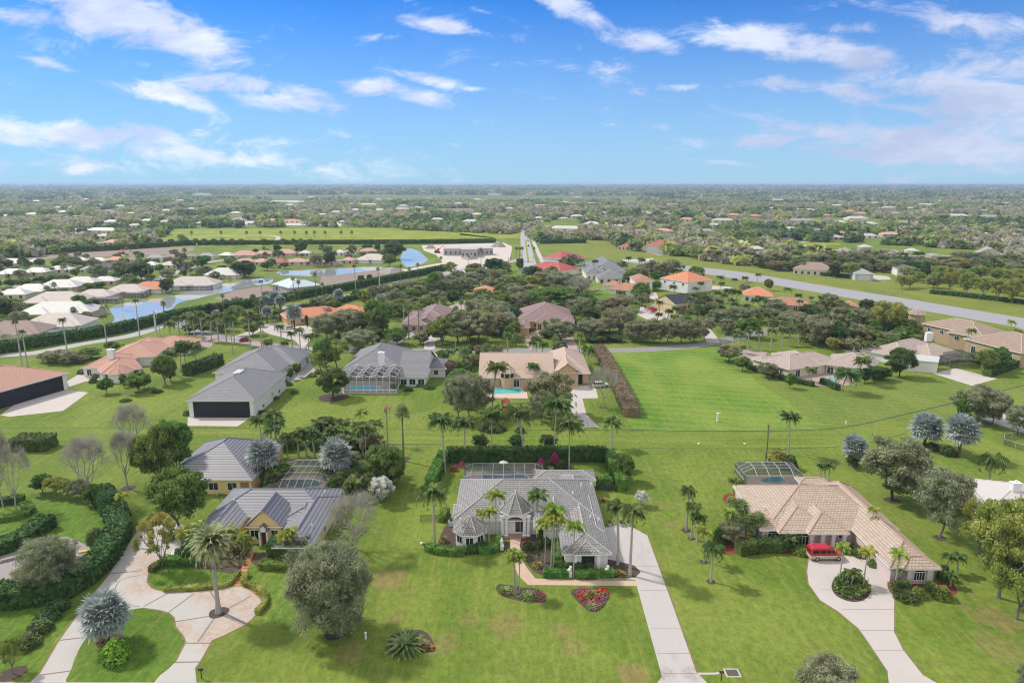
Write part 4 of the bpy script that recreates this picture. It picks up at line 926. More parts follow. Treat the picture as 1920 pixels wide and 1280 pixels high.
# far clearings: pale roads, paddocks, bright fields (each on the ground where it lies)
for i, (a, b, c, d, m) in enumerate([(770, 800, 427, 430, SAND), (560, 640, 415, 417, GOLF), (1290, 1430, 453, 461, GOLF), (1500, 1580, 455, 461, GOLF), (1770, 1830, 414, 417, GOLF), (1780, 1850, 413, 415, SAND), (300, 420, 372, 373.5, SAND),
        (1480, 1560, 412, 415, GOLF), (250, 370, 369.2, 370.2, SAND), (640, 700, 374, 376, GOLF), (1100, 1500, 359, 361, SAND), (1500, 1900, 362, 364, SAND), (600, 1100, 351, 353, SAND), (1280, 1700, 355, 356.5, SAND), (640, 740, 428, 432, GOLF), (1000, 1100, 380, 381, GOLF), (1300, 1420, 379, 380.4, GOLF), (1640, 1800, 383, 385, GOLF), (370, 460, 376.5, 377.6, SAND), (1700, 1800, 395, 397, GOLF), (0, 90, 442, 446, GOLF), (1550, 1600, 468, 474, GOLF)]):
    sheet('clearing', [(a, d), (b, d), (b-8, c), (a+8, c)], m, .06+.01*(i % 4))

def edging(pts, w=.22, z=.017, m=None):
    W = [gw(*p) for p in pts if p[1] < 1285]; L, R_ = offset_path(W, w); mb = MB()
    for i in range(len(W)-1): mb.face([(*R_[i], z), (*R_[i+1], z), (*L[i+1], z), (*L[i], z)])
    o = mb.obj('driveway_edge', m or plain('edge_soil', (.20, .15, .075), .95, .6, .8)); o['kind'] = 'structure'
edging(LD[1:9]); edging(LD[13:]); edging(CD[3:7]); edging(RD[:9]); edging(RD[10:18]); edging(ISL[:8], z=.024)
# ---------------------------------------------------------------- roofs & walls
T_GREY = tile('tile_grey', (.22, .215, .21), (.31, .305, .295), (.045, .045, .045), .5, .48, .058, .7, .4)
T_SLATE = tile('tile_blue_grey', (.20, .20, .218), (.23, .23, .25), (.028, .028, .038), 900, .66, .10, .5, .12)
T_PEACH = tile('tile_peach', (.38, .29, .225), (.49, .405, .32), (.17, .125, .095), .55, .5, .062, .8, .25, (.3, .22, .17))
T_GREYD = tile('tile_dark_grey', (.17, .17, .18), (.21, .21, .22), (.09, .09, .10), .8, .6, .05, .7, .2)
T_TAN = tile('tile_tan', (.36, .28, .245), (.44, .36, .31), (.2, .15, .13), .5, .5, .04, .8, .4, (.2, .17, .15))
T_TANY = tile('tile_straw', (.43, .34, .27), (.50, .36, .29), (.27, .2, .16), .55, .5, .04, .8, .3, (.35, .27, .2))
T_BROWN = tile('tile_brown', (.28, .2, .155), (.40, .29, .22), (.13, .09, .07), .5, .5, .05, .8, .3)
T_PURP = tile('tile_purple_brown', (.23, .15, .145), (.31, .215, .2), (.1, .06, .06), .5, .5, .05, .8, .5)
T_ORAN = tile('tile_orange', (.55, .19, .085), (.62, .27, .14), (.28, .09, .05), .5, .5, .04, .8, .25, (.3, .15, .1))
T_SALM = tile('tile_salmon', (.42, .225, .165), (.49, .29, .215), (.24, .1, .08), .5, .5, .05, .8, .3, (.28, .17, .13))
T_RED = tile('tile_red', (.40, .07, .06), (.46, .11, .09), (.2, .04, .04), .5, .5, .04, .8, .2, (.25, .1, .09))
T_RUST = tile('tile_rust', (.38, .16, .09), (.48, .24, .15), (.18, .08, .05), .5, .5, .04, .8, .5, (.16, .09, .07))
T_WHITE = plain('roof_white', (.50, .49, .47), .6, .12, .4); T_BEIGE = plain('roof_beige', (.46, .41, .37), .7, .15, .4); T_GREYP = plain('roof_grey', (.30, .295, .31), .7, .15, .4); T_PINK = plain('roof_pink', (.52, .29, .25), .8, .15, .4)
T_ORP = plain('roof_orange', (.55, .25, .15), .8, .15, .4); T_BRP = plain('roof_brown', (.27, .2, .17), .8, .15, .4); T_DKP = plain('roof_dark', (.085, .075, .075), .8, .2, .4); T_REDP = plain('roof_red', (.38, .10, .085), .8, .12, .4); T_BLUEW = plain('roof_pale_blue', (.46, .55, .60), .5, .08, .3)
W_WHITE = plain('stucco_white', (.68, .68, .67), .85, .06); W_YEL = plain('stucco_yellow', (.74, .56, .27), .85, .06); W_PINKW = plain('stucco_pink_white', (.56, .47, .46), .85, .06); W_BEIGE = plain('stucco_beige', (.50, .43, .33), .85, .06)
W_TAN = plain('stucco_tan', (.40, .30, .19), .85, .06); W_GOLD = plain('stucco_gold', (.56, .38, .15), .85, .06); W_CREAM = plain('stucco_cream', (.60, .55, .44), .85, .06); W_GREYB = plain('block_grey', (.36, .35, .35), .9, .12); W_PALEB = plain('stucco_pale_blue', (.50, .58, .60), .85, .05)
CAPG = plain('ridge_pale_grey', (.42, .41, .40), .8, .15); CAPS = plain('ridge_slate', (.14, .15, .2), .6, .1); CAPP = plain('ridge_peach', (.48, .33, .26), .8, .1); CAPL = plain('ridge_light', (.55, .50, .46), .8, .1)
NETM = plain('black_net', (.012, .013, .022), .55, .4, .3); REDD = plain('door_red_brown', (.12, .03, .02), .5)
BOUG = []
# ---- H1 central house --------------------------------------------------------
h = House('house', 'large white house with grey tiled hip roofs and columned entry in the centre', 'house', W_WHITE, T_GREY, CAPG)
h.ax(850, 1126, 975, 899, 3.0, .46)                      # 0 main body
h.ax(1053, 1148, 1038, 890, 2.85, .40)                    # 1 garage wing
h.ax(1000, 1118, 900, 880, 3.15, .36)                    # 2 rear wing
h.ax(936, 998, 957, 918, 4.0, .62, kind='hip')          # 3 entry block
h.ax(1000, 1085, 990, 930, 3.25, .5)                     # 4 inner right hip
h.ax(846, 880, 968, 945, 3.0, .3)                        # 5 left side lean
h.ax(1074, 1129, 1039, 1010, 2.87, .45)                  # 6 front garage hip
h.ax(1105, 1134, 998, 925, 3.05, .35)                    # 7 right side
tx, ty, _ = G(882, 988, 2.8); h.pyramid(tx, ty, 3.2, 2.8, 5.0, 8)
ex, ey, _ = G(966, 952, 4.1); 
L1 = h.len(6, 'f')
h.win(6, 'f', L1*.27, 1.9, .7, 2.3, bars=1, frame=plain('frame_bronze', (.08, .07, .06), .5))
h.win(0, 'f', 10.2, 1.7, .5, 2.9, bars=1); h.win(0, 'f', 16.8, 1.6, .5, 2.9, bars=1); h.win(5, 'l', .8, 1, 1, 2.2)
h.win(1, 'r', 3, 1.2, 1, 2.2); 
r1 = h.build(); r1['category'] = 'house'
LM.append(('the central grey-roofed house', 985, 985))
# octagonal entry porch roof on columns
mb = MB(); cx, cy = ex-h.o[0], ey-h.o[1]; rr = 3.0; dy_ = h.place(3, 'f', 1)[1]-h.o[1]
ring = [(cx+rr*math.cos(a), cy+rr*math.sin(a)) for a in [math.pi/8+math.pi/4*i for i in range(8)]]
for i in range(8):
    a, b = ring[i], ring[(i+1) % 8]; mb.face([(*a, 4.15), (*b, 4.15), (cx, cy, 7.0)], 0, [(0, 0), (2.6, 0), (1.3, 4.4)]); mb.tube([(*a, 4.18), (cx, cy, 7.04)], .09, 5, 1, False)
    mb.face([(*a, 3.85), (*b, 3.85), (*b, 4.15), (*a, 4.15)], 2)
mb.face([(*p, 3.86) for p in reversed(ring)], 2); mb.obj('porch_roof', [T_GREY, CAPG, TRIMW], r1)
yf = cy-rr*.80
for dx in (-2.3, -1.6, 1.6, 2.3):
    m = MB(); m.lathe([(.42, .0), (.42, .25), (.3, .32), (.28, 3.4), (.4, 3.5), (.4, 3.87)], (cx+dx, yf), 10); m.obj('column', TRIMW, r1, smooth=False)
m = MB(); n = 10
for i in range(n):   # arched header between the columns
    a0, a1 = math.pi*i/n, math.pi*(i+1)/n; xa, xb = cx-1.35*math.cos(a0), cx-1.35*math.cos(a1); za, zb = 3.0+.65*math.sin(a0), 3.0+.65*math.sin(a1)
    m.face([(xa, yf-.2, za), (xb, yf-.2, zb), (xb, yf-.2, 3.86), (xa, yf-.2, 3.86)])
m.obj('entry_arch', TRIMW, r1)
m = MB(); m.box(cx-1.35, dy_-.1, 0, cx+1.35, dy_+.05, 3.1); d_ = m.obj('door', plain('door_bronze', (.03, .035, .045), .25), r1)
m = MB(); 
for k in range(4): m.box(cx-1.38+.9*k, dy_-.17, 0, cx-1.30+.9*k, dy_-.1, 3.1)
m.box(cx-1.35, dy_-.16, 2.2, cx+1.35, dy_-.1, 2.28); m.obj('door_frame', plain('door_brown', (.14, .09, .06), .5), d_)
m = MB(); m.box(cx-1.9, yf-.9, 0, cx+1.9, cy, .14); m.obj('porch_floor', concrete('porch_tile', (.34, .25, .19), .4), r1)
bz = 3.0
for ang in (-90-45, -90, -45):   # turret windows
    a = R(ang); c_, s_ = math.cos(a), math.sin(a); ap = (3.2-.55)*math.cos(math.pi/8); ox, oy = tx-h.o[0]+c_*ap, ty-h.o[1]+s_*ap; t = (-s_, c_)
    q = lambda w, z, o: (ox+t[0]*w+c_*o, oy+t[1]*w+s_*o, z)
    m = MB(); m.face([q(-.6, .9, .04), q(.6, .9, .04), q(.6, 2.1, .04), q(-.6, 2.1, .04)]); wo = m.obj('window', DARKG, r1)
    f = MB()
    for (a0, a1, b0, b1) in ((-.7, -.6, .8, 2.2), (.6, .7, .8, 2.2), (-.6, .6, .8, .9), (-.6, .6, 2.1, 2.2), (-.03, .03, .9, 2.1)): f.face([q(a0, b0, .07), q(a1, b0, .07), q(a1, b1, .07), q(a0, b1, .07)])
    f.obj('frame', TRIMW, wo)
for dx in (-2.6, 2.6-.0):
    px_, py_ = h.place(6, 'f', L1/2+dx*.72) ; m = MB(); m.box(px_-.28-h.o[0], py_-.35-h.o[1], 0, px_+.28-h.o[0], py_+.02-h.o[1], 2.9); m.obj('pilaster', TRIMW, r1)
vents(r1, [(902, 917, 5.2), (863, 972, 4.2), (1090, 907, 5.3), (1108, 906, 4.6), (1074, 923, 5.4), (1122, 972, 3.9), (1107, 966, 4.3)])
# ---- H1 pool cage -----------------------------------------------------------
x0, y0, _ = G(868, 905, 0); x1 = G(1020, 905, 0)[0]; y1 = G(868, 873, 0)[1]+1
enclosure('grey-framed screened pool enclosure behind the central grey-roofed house', G(868, 898, 2.8)[0], G(868, 900, 2.8)[1], G(1020, 898, 2.8)[0], G(868, 868, 2.8)[1], 2.7, 3.4, 8, 3, GRAYM, 'mansard', 1.6)
pool('curved blue-grey pool under the enclosure behind the central house', smooth_poly([(905, 893), (915, 890), (950, 892), (972, 889), (990, 893), (985, 903), (940, 905), (910, 902)], 4), [(872, 884), (1016, 884), (1020, 920), (866, 920)], col=(.10, .2, .24))
LM.append(('the central enclosure', 945, 880))
# ---- H2 yellow house with slate-blue roof ------------------------------------
h = House('house', 'yellow house with blue-grey ribbed roof and gabled entry on the left', 'house', W_YEL, T_SLATE, CAPS)
h.ax(390, 616, 968, 915, 3.0, .45)                        # 0
h.ax(355, 432, 1008, 918, 3.05, .42)                      # 1
h.ax(508, 586, 1026, 930, 3.1, .42)                       # 2
h.ax(458, 529, 987, 950, 3.4, .92, kind='gable_front', inset=.45)  # 3
h.ax(510, 605, 985, 918, 2.95, .3)
L = h.len(3, 'f'); h.win(3, 'f', .35, 1.25, .7, 2.5, bars=1); h.win(3, 'f', L-1.6, 1.25, .7, 2.5, bars=1)
h.wins(2, 'r', 3, 1.1); h.wins(1, 'f', 2)
h.win(4, 'r', 2.2, 1, .8, 2.3)
r2 = h.build(); LM.append(('the yellow blue-roofed house', 505, 975))
wx, wy = h.place(3, 'f', L/2); cx, cy = wx-h.o[0], wy-h.o[1]
m = MB(); m.box(cx-.75, cy-.9, 0, cx-.5, cy+.1, 3.0); m.box(cx+.5, cy-.9, 0, cx+.75, cy+.1, 3.0); m.face([(cx-.75, cy-.9, 2.6), (cx+.75, cy-.9, 2.6), (cx+.75, cy-.9, 3.0), (cx, cy-.9, 3.75), (cx-.75, cy-.9, 3.0)]); m.obj('porch', TRIMW, r2)
m = MB(); m.face([(cx-1.0, cy-1.05, 2.9), (cx, cy-1.05, 4.0), (cx, cy+.3, 4.0), (cx-1.0, cy+.3, 2.9)], 0, [(0, 0), (0, 1.5), (1.2, 1.5), (1.2, 0)]); m.face([(cx+1.0, cy+.3, 2.9), (cx, cy+.3, 4.0), (cx, cy-1.05, 4.0), (cx+1.0, cy-1.05, 2.9)], 0, [(0, 0), (0, 1.5), (1.2, 1.5), (1.2, 0)]); m.obj('porch_roof', plain('slate_dark', (.12, .13, .17), .6), r2)
m = MB(); m.box(cx-.48, cy-.12, 0, cx+.48, cy-.05, 2.4); m.obj('door', REDD, r2)
m = MB(); m.lathe([(.0, 0), (.22, 0), (.22, .06), (0, .06)], (0, 0), 12); o = m.obj('gable_vent', BARK, r2); o.location = (cx, cy-.02, 4.6); o.rotation_euler = (math.pi/2, 0, 0)
vents(r2, [(439, 936, 4.8), (511, 947, 5.2), (585, 984, 4.1), (609, 921, 4.4)])
# ---- H4 yellow outbuilding behind -------------------------------------------
h = House('outbuilding', 'yellow outbuilding with blue-grey ribbed hip roof behind the yellow house', 'outbuilding', W_YEL, T_SLATE, CAPS)
h.ax(302, 474, 899, 829, 3.3, .5); L = h.len(0, 'f')
h.win(0, 'f', L*.5, 1.8, .9, 2.4); h.win(0, 'f', L*.72, 1.8, .9, 2.4); h.wins(0, 'r', 2)
r4 = h.build(); LM.append(('the yellow outbuilding', 405, 870))
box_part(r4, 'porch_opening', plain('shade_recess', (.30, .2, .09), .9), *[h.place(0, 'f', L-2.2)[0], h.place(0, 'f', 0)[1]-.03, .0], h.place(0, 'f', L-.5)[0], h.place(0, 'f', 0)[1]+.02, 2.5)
enclosure('dark flat screened pool enclosure beside the yellow outbuilding', G(500, 912, 2.5)[0], G(500, 915, 2.5)[1], G(608, 912, 2.5)[0], G(500, 860, 2.5)[1], 2.5, 3.3, 6, 5, plain('frame_tan', (.42, .38, .34), .6), 'mansard', 2.6)
pool('kidney pool with pale coping beside the yellow outbuilding', smooth_poly([(533, 905), (545, 898), (575, 897), (600, 903), (590, 912), (560, 916), (545, 912)], 4), [(498, 892), (612, 892), (616, 920), (492, 920)], col=(.06, .16, .17), deck=concrete('deck_mauve', (.33, .27, .27), .2))
LM.append(('the flat screened enclosure', 560, 885))
# ---- H3 peach roof -----------------------------------------------------------
h = House('house', 'pinkish white house with peach tiled roofs and portico on the right', 'house', W_PINKW, T_PEACH, CAPP)
h.ax(1434, 1688, 993, 909, 2.8, .45)                     # 0 main
h.ax(1668, 1764, 1064, 908, 2.85, .62)                   # 1 right wing
h.ax(1460, 1568, 998, 918, 3.0, .5)                      # 2 front bay
h.ax(1516, 1594, 1000, 950, 3.2, .62, wall=False)         # 3 portico
h.ax(1694, 1766, 1066, 1040, 2.95, .5)                     # 4 front hip of wing
h.ax(1500, 1556, 905, 893, 3.0, .3)                      # 5 rear
h.ax(1425, 1480, 993, 960, 2.95, .4)
L = h.len(4, 'f'); h.win(4, 'f', L*.33, 1.6, .7, 2.0, bars=3, arch=True)
h.win(6, 'f', 1.0, 1.9, .8, 2.0, bars=2, arch=True); h.win(2, 'f', 2.6, 2.2, .5, 2.0, bars=3, arch=True); h.win(0, 'f', 8.9, 1.2, 1, 2.3); h.win(0, 'f', 12.4, 1.2, 1, 2.3); h.win(0, 'l', 12, 1.0, .8, 2.2); h.wins(0, 'l', 2, 1)
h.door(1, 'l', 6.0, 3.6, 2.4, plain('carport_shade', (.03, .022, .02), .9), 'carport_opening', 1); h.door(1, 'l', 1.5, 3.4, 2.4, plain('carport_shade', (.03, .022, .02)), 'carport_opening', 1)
h.win(1, 'l', 12, 1.0, 1.0, 2.2); h.win(1, 'l', 15, 1.0, 1.0, 2.2)
r3 = h.build(); LM.append(('the peach-roofed house', 1560, 960))
w3 = h.wings[3]
for t in (.05, .36, .97, .66):
    x = w3['o'][0]+.5+(w3['L']-1.0)*t-h.o[0]; y = w3['o'][1]+.55-h.o[1]; m = MB(); m.box(x-.3, y-.3, 0, x+.3, y+.3, 3.0); m.box(x-.4, y-.4, 2.6, x+.4, y+.4, 2.99); m.obj('column', W_PINKW, r3)
w4 = h.wings[4]
for t in (.2, .72):
    x = w4['o'][0]+w4['L']*t-h.o[0]; y = w4['o'][1]+.35-h.o[1]; m = MB(); m.box(x-.35, y-.25, 0, x+.35, y+.5, 2.9); m.box(x-.45, y-.35, 0, x+.45, y+.3, .3); m.obj('pilaster', W_PINKW, r3)
enclosure('white-framed mansard pool enclosure behind the peach-roofed house', G(1397, 911, 0)[0], G(1397, 913, 0)[1], G(1500, 905, 0)[0], G(1397, 889, 0)[1]+1, 2.3, 3.3, 5, 4, plain('frame_soft_grey', (.40, .42, .44), .5), 'mansard', 2.2)
pool('small pool under the white-framed enclosure behind the peach-roofed house', smooth_poly([(1425, 903), (1440, 895), (1465, 894), (1470, 902), (1450, 908)], 4), [(1400, 890), (1498, 890), (1502, 914), (1398, 914)], col=(.08, .25, .28))
LM.append(('the white-framed enclosure', 1440, 880))
vents(r3, [(1433, 950, 4.3), (1643, 955, 4.5), (1645, 955, 5.0)])
# ---- H5 hangar with dark net, and its house ---------------------------------
h = House('hangar', 'white hangar with grey hip roof and wide dark net opening', 'hangar', W_WHITE, T_GREYD, plain('ridge_dark', (.3, .3, .31), .8))
h.ax(347, 477, 750, 698, 4.9, .42, inset=.5); L = h.len(0, 'f')
h.door(0, 'f', 1.2, L-2.3, 4.3, NETM, 'net_door', 1); h.wins(0, 'r', 2, 1.6, .6, 1.6)
rr5 = h.build(); w0 = h.wings[0]; LM.append(('the white net-fronted hangar', 430, 740))
x, y, _ = G(444, 702, 8.2); box_part(rr5, 'ridge_skylight', plain('skylight_white', (.62, .62, .62), .5), x-.9, y-.5, 7.2, x+.9, y+3.5, w0['ze']+min(w0['L'], w0['D'])/2*.42+.06)
cx_, cy_ = w0['o'][0]+w0['L']/2, w0['o'][1]+w0['D']/2
h = House('house', 'long white house with grey hip roof behind the net-fronted hangar', 'house', W_WHITE, T_GREYD, plain('ridge_dark', (.3, .3, .31), .8))
h.ax(398, 520, 699, 660, 3.6, .42); h.ax(440, 556, 682, 657, 3.5, .42)
h.wins(1, 'r', 2, 2.4, .1, 2.3); h.wins(0, 'r', 4, .9, .8, 2.2); h.build(); LM.append(('the long grey-roofed house', 480, 675))
# ---- H6 white house with cage pool -------------------------------------------
h = House('house', 'white house with grey hip roof, chimney and screened pool behind', 'house', W_WHITE, T_GREYD, plain('ridge_dark', (.3, .3, .31), .8))
h.ax(641, 752, 693, 655, 3.2, .50); h.ax(744, 801, 707, 668, 3.0, .40, kind='gable_side'); h.ax(796, 838, 691, 673, 3.0, .35); h.ax(700, 760, 668, 658, 3.0, .35)
h.wins(0, 'f', 4, 1.6, .2, 2.4); h.wins(1, 'f', 3, 1.8, .5, 2.2); h.wins(2, 'f', 1, 1.2); 
r6 = h.build(); x, y, _ = G(715.5, 676, 6.0); chimney(r6, x, y, 4.5, 8.6, .9); LM.append(('the white house with the screened pool', 715, 680))
enclosure('tall white-framed screened enclosure over a blue pool', G(645, 737, 0)[0], G(645, 737, 0)[1], G(743, 737, 0)[0], G(645, 716, 0)[1], 4.9, 5.7, 8, 3, plain('frame_white', (.8, .8, .8), .5), 'zig')
pool('long bright blue pool inside the tall white-framed enclosure', [(654, 724), (711, 724), (714, 732), (650, 733)], [(643, 712), (745, 712), (745, 738), (642, 738)], col=(.10, .5, .62), deck=concrete('deck_grey', (.3, .28, .28), .2))
# ---- H7 straw roof with dormer -------------------------------------------------
h = House('house', 'pinkish straw-roofed house with turret and gabled dormer beside an open pool', 'house', plain('stucco_straw', (.55, .38, .24), .85, .06), T_TANY, CAPL)
h.ax(897, 1040, 708, 675, 3.2, .48, kind='gable_side'); h.ax(1022, 1108, 700, 664, 3.4, .60); h.ax(1040, 1088, 699, 672, 4.6, .75, kind='gable_front', inset=.5)
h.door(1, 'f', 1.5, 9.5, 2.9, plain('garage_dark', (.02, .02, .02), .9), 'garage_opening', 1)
h.win(2, 'f', 2.3, 2.6, 4.6, 6.2, frame=plain('shutter', (.5, .28, .12), .6), bars=2)
h.wins(0, 'f', 5, 1.6, .3, 2.4)
tx, ty, _ = G(951, 700, 4.4); h.pyramid(tx, ty, 2.7, 5.2, 7.4, 8, 0)
r7 = h.build(); LM.append(('the straw-roofed house', 1000, 690))
for an in (-135, -90, -45):
    a = R(an); c_, s_ = math.cos(a), math.sin(a); ap = 2.15*math.cos(math.pi/8)+.05; ox, oy = tx-h.o[0]+c_*ap, ty-h.o[1]+s_*ap
    m = MB(); m.face([(ox+s_*.6, oy-c_*.6, 3.5), (ox-s_*.6, oy+c_*.6, 3.5), (ox-s_*.6, oy+c_*.6, 4.7), (ox+s_*.6, oy-c_*.6, 4.7)]); m.obj('window', DARKG, r7)
a = G(925, 716, 0); b = G(1000, 716, 0); m = MB(); m.box(a[0]-h.o[0], a[1]-h.o[1]-1, 2.7, b[0]-h.o[0], a[1]-h.o[1]+3.5, 2.95)
for t in (0, .33, .66, 1): m.box(a[0]+(b[0]-a[0]-.2)*t-h.o[0], a[1]-h.o[1]-.95, 0, a[0]+(b[0]-a[0]-.2)*t+.2-h.o[0], a[1]-h.o[1]-.75, 2.7)
m.obj('pergola', TRIMW, r7)
for (px, py) in ((988, 680), (989, 698)):
    x, y, z = G(px, py, 5.2 if py < 690 else 4.1); box_part(r7, 'skylight', DARKG, x-.6, y-.7, z-.4, x+.6, y+.5, z+.15)
pool('turquoise rectangular pool behind the straw-roofed house', [(922, 728), (977, 728), (979, 738), (920, 739)], [(908, 722), (985, 722), (990, 747), (905, 746), (885, 752), (887, 745), (905, 735)], col=(.07, .43, .42), deck=concrete('deck_pink', (.52, .4, .34), .2))
# ---- H8 pale tan house on the right with open pool -----------------------------
h = House('house', 'cream house with pale tan roof wings around a small blue pool', 'house', W_CREAM, T_TAN, CAPL)
h.ab((1421, 675), (1480, 693), 24, 3.1, .40)
h.ab((1480, 684), (1545, 684), 16, 3.15, .42); h.ab((1545, 682), (1640, 694), 15, 3.2, .42); h.ab((1408, 671), (1425, 677), 14, 3.0, .4)
h.wins(0, 'f', 2, 1.2); h.wins(1, 'f', 3, 2.2, .2, 2.3); h.wins(2, 'f', 5, 1.8, .2, 2.3); h.wins(0, 'r', 3, 1.8, .2, 2.4)
h.build(); LM.append(('the cream tan-roofed house', 1530, 675))
pool('small open blue pool beside the cream tan-roofed house', [(1548, 710), (1568, 708), (1570, 715), (1556, 719), (1542, 715)], [(1495, 708), (1535, 698), (1600, 700), (1600, 722), (1560, 725), (1510, 722)], col=(.1, .4, .5), deck=PAV)
# ---- H9/H10 right -------------------------------------------------------------
h = House('house', 'low white house with pale tan roof, chimney and white flat garage', 'house', W_WHITE, T_TAN, CAPL)
h.ab((1700, 672), (1770, 652), 15, 3.0, .42); h.ab((1745, 668), (1800, 660), 12, 3.1, .42)
r9 = h.build(); x, y, _ = G(1741, 632, 5); chimney(r9, x, y, 3.5, 6.6, 1.1); LM.append(('the white flat-roofed garage', 1750, 680))
a = G(1713, 698, 0); b = G(1755, 700, 0); c = G(1792, 688, 0)
u = Vector((b[0]-a[0], b[1]-a[1])); L = 14; g0 = thing('garage', 'white flat-roofed garage block at the head of a pale concrete drive', 'garage', (b[0], b[1], 0))
m = MB(); d1 = Vector((-.86, .35)).normalized(); d2 = Vector((.55, .83)).normalized()
def quad_block(m, p, u, v, L, D, z0, z1): m.obox(p, u, v, L, D, z0, z1)
q = MB(); q.obox((0, 0), (d2.x, d2.y), (d1.x, d1.y), 9, 9, 0, 3.6); q.obj('wall', W_WHITE, g0)
q = MB(); q.obox((-d2.x*.3-d1.x*.3, -d2.y*.3-d1.y*.3), (d2.x, d2.y), (d1.x, d1.y), 9.6, 9.6, 3.6, 3.85); q.obj('roof', T_WHITE, g0)
q = MB(); q.obox((d2.x*1.2-d1.x*.0, d2.y*1.2), (d2.x, d2.y), (-d1.x*.06, -d1.y*.06), 6.5, 1, 0.02, 2.6); q.obj('garage_door', TRIMW, g0)
h = House('house', 'big two-storey tan house with round corner tower near the runway', 'house', W_TAN, T_BROWN, CAPL)
h.ab((1728, 606), (1830, 628), 16, 6.4, .38); h.ab((1775, 622), (1845, 634), 13, 6.0, .38); h.ab((1806, 634), (1915, 662), 20, 5.2, .42)
x, y, _ = G(1719, 588, 7.2); h.pyramid(x, y, 3.6, 7.4, 9.6, 10)
h.wins(0, 'f', 4, 1.3, 3.8, 5.2); h.wins(1, 'f', 2, 1.6, 3.4, 4.8); h.wins(2, 'f', 3, 1.8, .8, 3.2); h.door(2, 'r', 3, 12, 4.5, WHITE, 'hangar_door', 1)
h.build(); LM.append(('the two-storey tan house', 1810, 620))
enclosure('black screened enclosure between the white garage and the tan house', G(1782, 690, 0)[0], G(1782, 690, 0)[1], G(1850, 690, 0)[0], G(1782, 672, 0)[1], 2.7, 3.6, 5, 3, plain('frame_black', (.03, .03, .03), .5), 'mansard', 2)
# ---- H15/H16 left --------------------------------------------------------------
h = House('house', 'sprawling white house with salmon tiled roofs and a chimney', 'house', W_WHITE, T_SALM, plain('ridge_salmon', (.62, .36, .28), .8))
h.ab((150, 690), (222, 689), 17, 3.1, .38); h.ab((188, 701), (268, 690), 15, 3.0, .42); h.ab((196, 672), (292, 668), 20, 3.3, .38); h.ab((222, 656), (300, 655), 16, 3.5, .38); h.ab((268, 651), (352, 650), 14, 3.1, .38)
x, y, _ = G(203, 697, 3); h.pyramid(x+3, y+1, 4.2, 3.0, 5.2, 8)
h.wins(0, 'f', 3, 1.3, .5, 2.4); h.wins(1, 'f', 4, 1.3, .5, 2.4); h.wins(4, 'f', 3); 
ra = h.build(); x, y, _ = G(210, 675, 4.5); chimney(ra, x, y, 3.5, 8.0, 1.0); LM.append(('the salmon-roofed house', 250, 675))
h = House('hangar', 'low hangar with salmon roof and long dark net opening at the left edge', 'hangar', W_WHITE, T_SALM, plain('ridge_salmon', (.62, .36, .28), .8))
h.ab((-80, 755), (130, 698), 22, 5.0, .36, inset=.6); L = h.len(0, 'f')
h.door(0, 'f', .8, L-2.2, 4.4, NETM, 'net_door', 1); h.build(); LM.append(('the salmon-roofed hangar', 60, 715))
# ---- centre back ----------------------------------------------------------------
h = House('house', 'beige house with brown tiled roofs, arched window and dark garage doors', 'house', plain('stucco_stone', (.42, .34, .27), .85), T_PURP, CAPL)
h.ax(751, 800, 608, 583, 3.2, .42); h.ax(775, 838, 600, 577, 3.2, .42); h.ax(782, 812, 604, 590, 3.6, .55, kind='gable_front'); h.ab((818, 608), (845, 618), 10, 3.0, .4)
h.wins(0, 'f', 3, 1.5, .5, 2.2); h.win(2, 'f', 1.2, 1.6, .3, 2.5, name='door', arch=True); h.door(3, 'f', .6, 2.4, 2.4, plain('door_black', (.02, .02, .02), .6)); h.door(3, 'f', 3.8, 2.4, 2.4, plain('door_black', (.02, .02, .02), .6))
h.build(); LM.append(('the beige arched-window house', 795, 598))
h = House('house', 'tan-roofed beige house standing behind the arched-window house', 'house', W_BEIGE, T_TAN, CAPL); h.ab((837, 576), (905, 585), 13, 3.4, .45); h.wins(0, 'f', 3); h.build(); LM.append(('the small tan-roofed house', 872, 572))
h = House('house', 'yellow house with purple-brown tiled hip roofs and pink paver court', 'house', W_GOLD, T_PURP, plain('ridge_purple', (.42, .27, .25), .8))
h.ax(972, 1078, 602, 579, 3.4, .45); h.ax(973, 995, 614, 585, 3.2, .4); h.ax(1003, 1045, 604, 588, 3.5, .5); h.ax(1053, 1078, 605, 592, 3.4, .45)
h.wins(2, 'f', 3, 1.5, .3, 2.4); h.wins(3, 'f', 1); h.wins(0, 'f', 5); h.door(1, 'r', 2, 2.6, 2.4, plain('door_black', (.02, .02, .02), .6)); h.door(1, 'r', 6, 2.6, 2.4, plain('door_black', (.02, .02, .02), .6))
h.build(); LM.append(('the purple-brown-roofed house', 1025, 600))
h = House('house', 'golden house with long bright orange tiled roof', 'house', W_GOLD, T_ORAN, plain('ridge_orange', (.6, .3, .18), .8))
h.ab((536, 598), (650, 588), 15, 3.2, .4); h.ab((610, 586), (678, 590), 14, 3.2, .42); h.wins(0, 'f', 6, 1.4); h.build(); LM.append(('the orange-roofed golden house', 605, 590))
h = House('house', 'grey slate mansion with steep roofs and white dormers', 'house', W_WHITE, T_GREYD, CAPG)
h.ax(1112, 1174, 508, 492, 4.6, .5); h.ax(1098, 1132, 513, 502, 4.2, .6); h.ax(1118, 1142, 511, 504, 4.8, .8, kind='gable_front'); h.ax(1120, 1178, 522, 512, 3.2, .4)
h.wins(1, 'f', 3); h.wins(2, 'f', 1, 2.2, 2, 4.5); h.wins(3, 'f', 4, 1.8, .3, 2.4); h.build(); LM.append(('the grey slate mansion', 1137, 508))
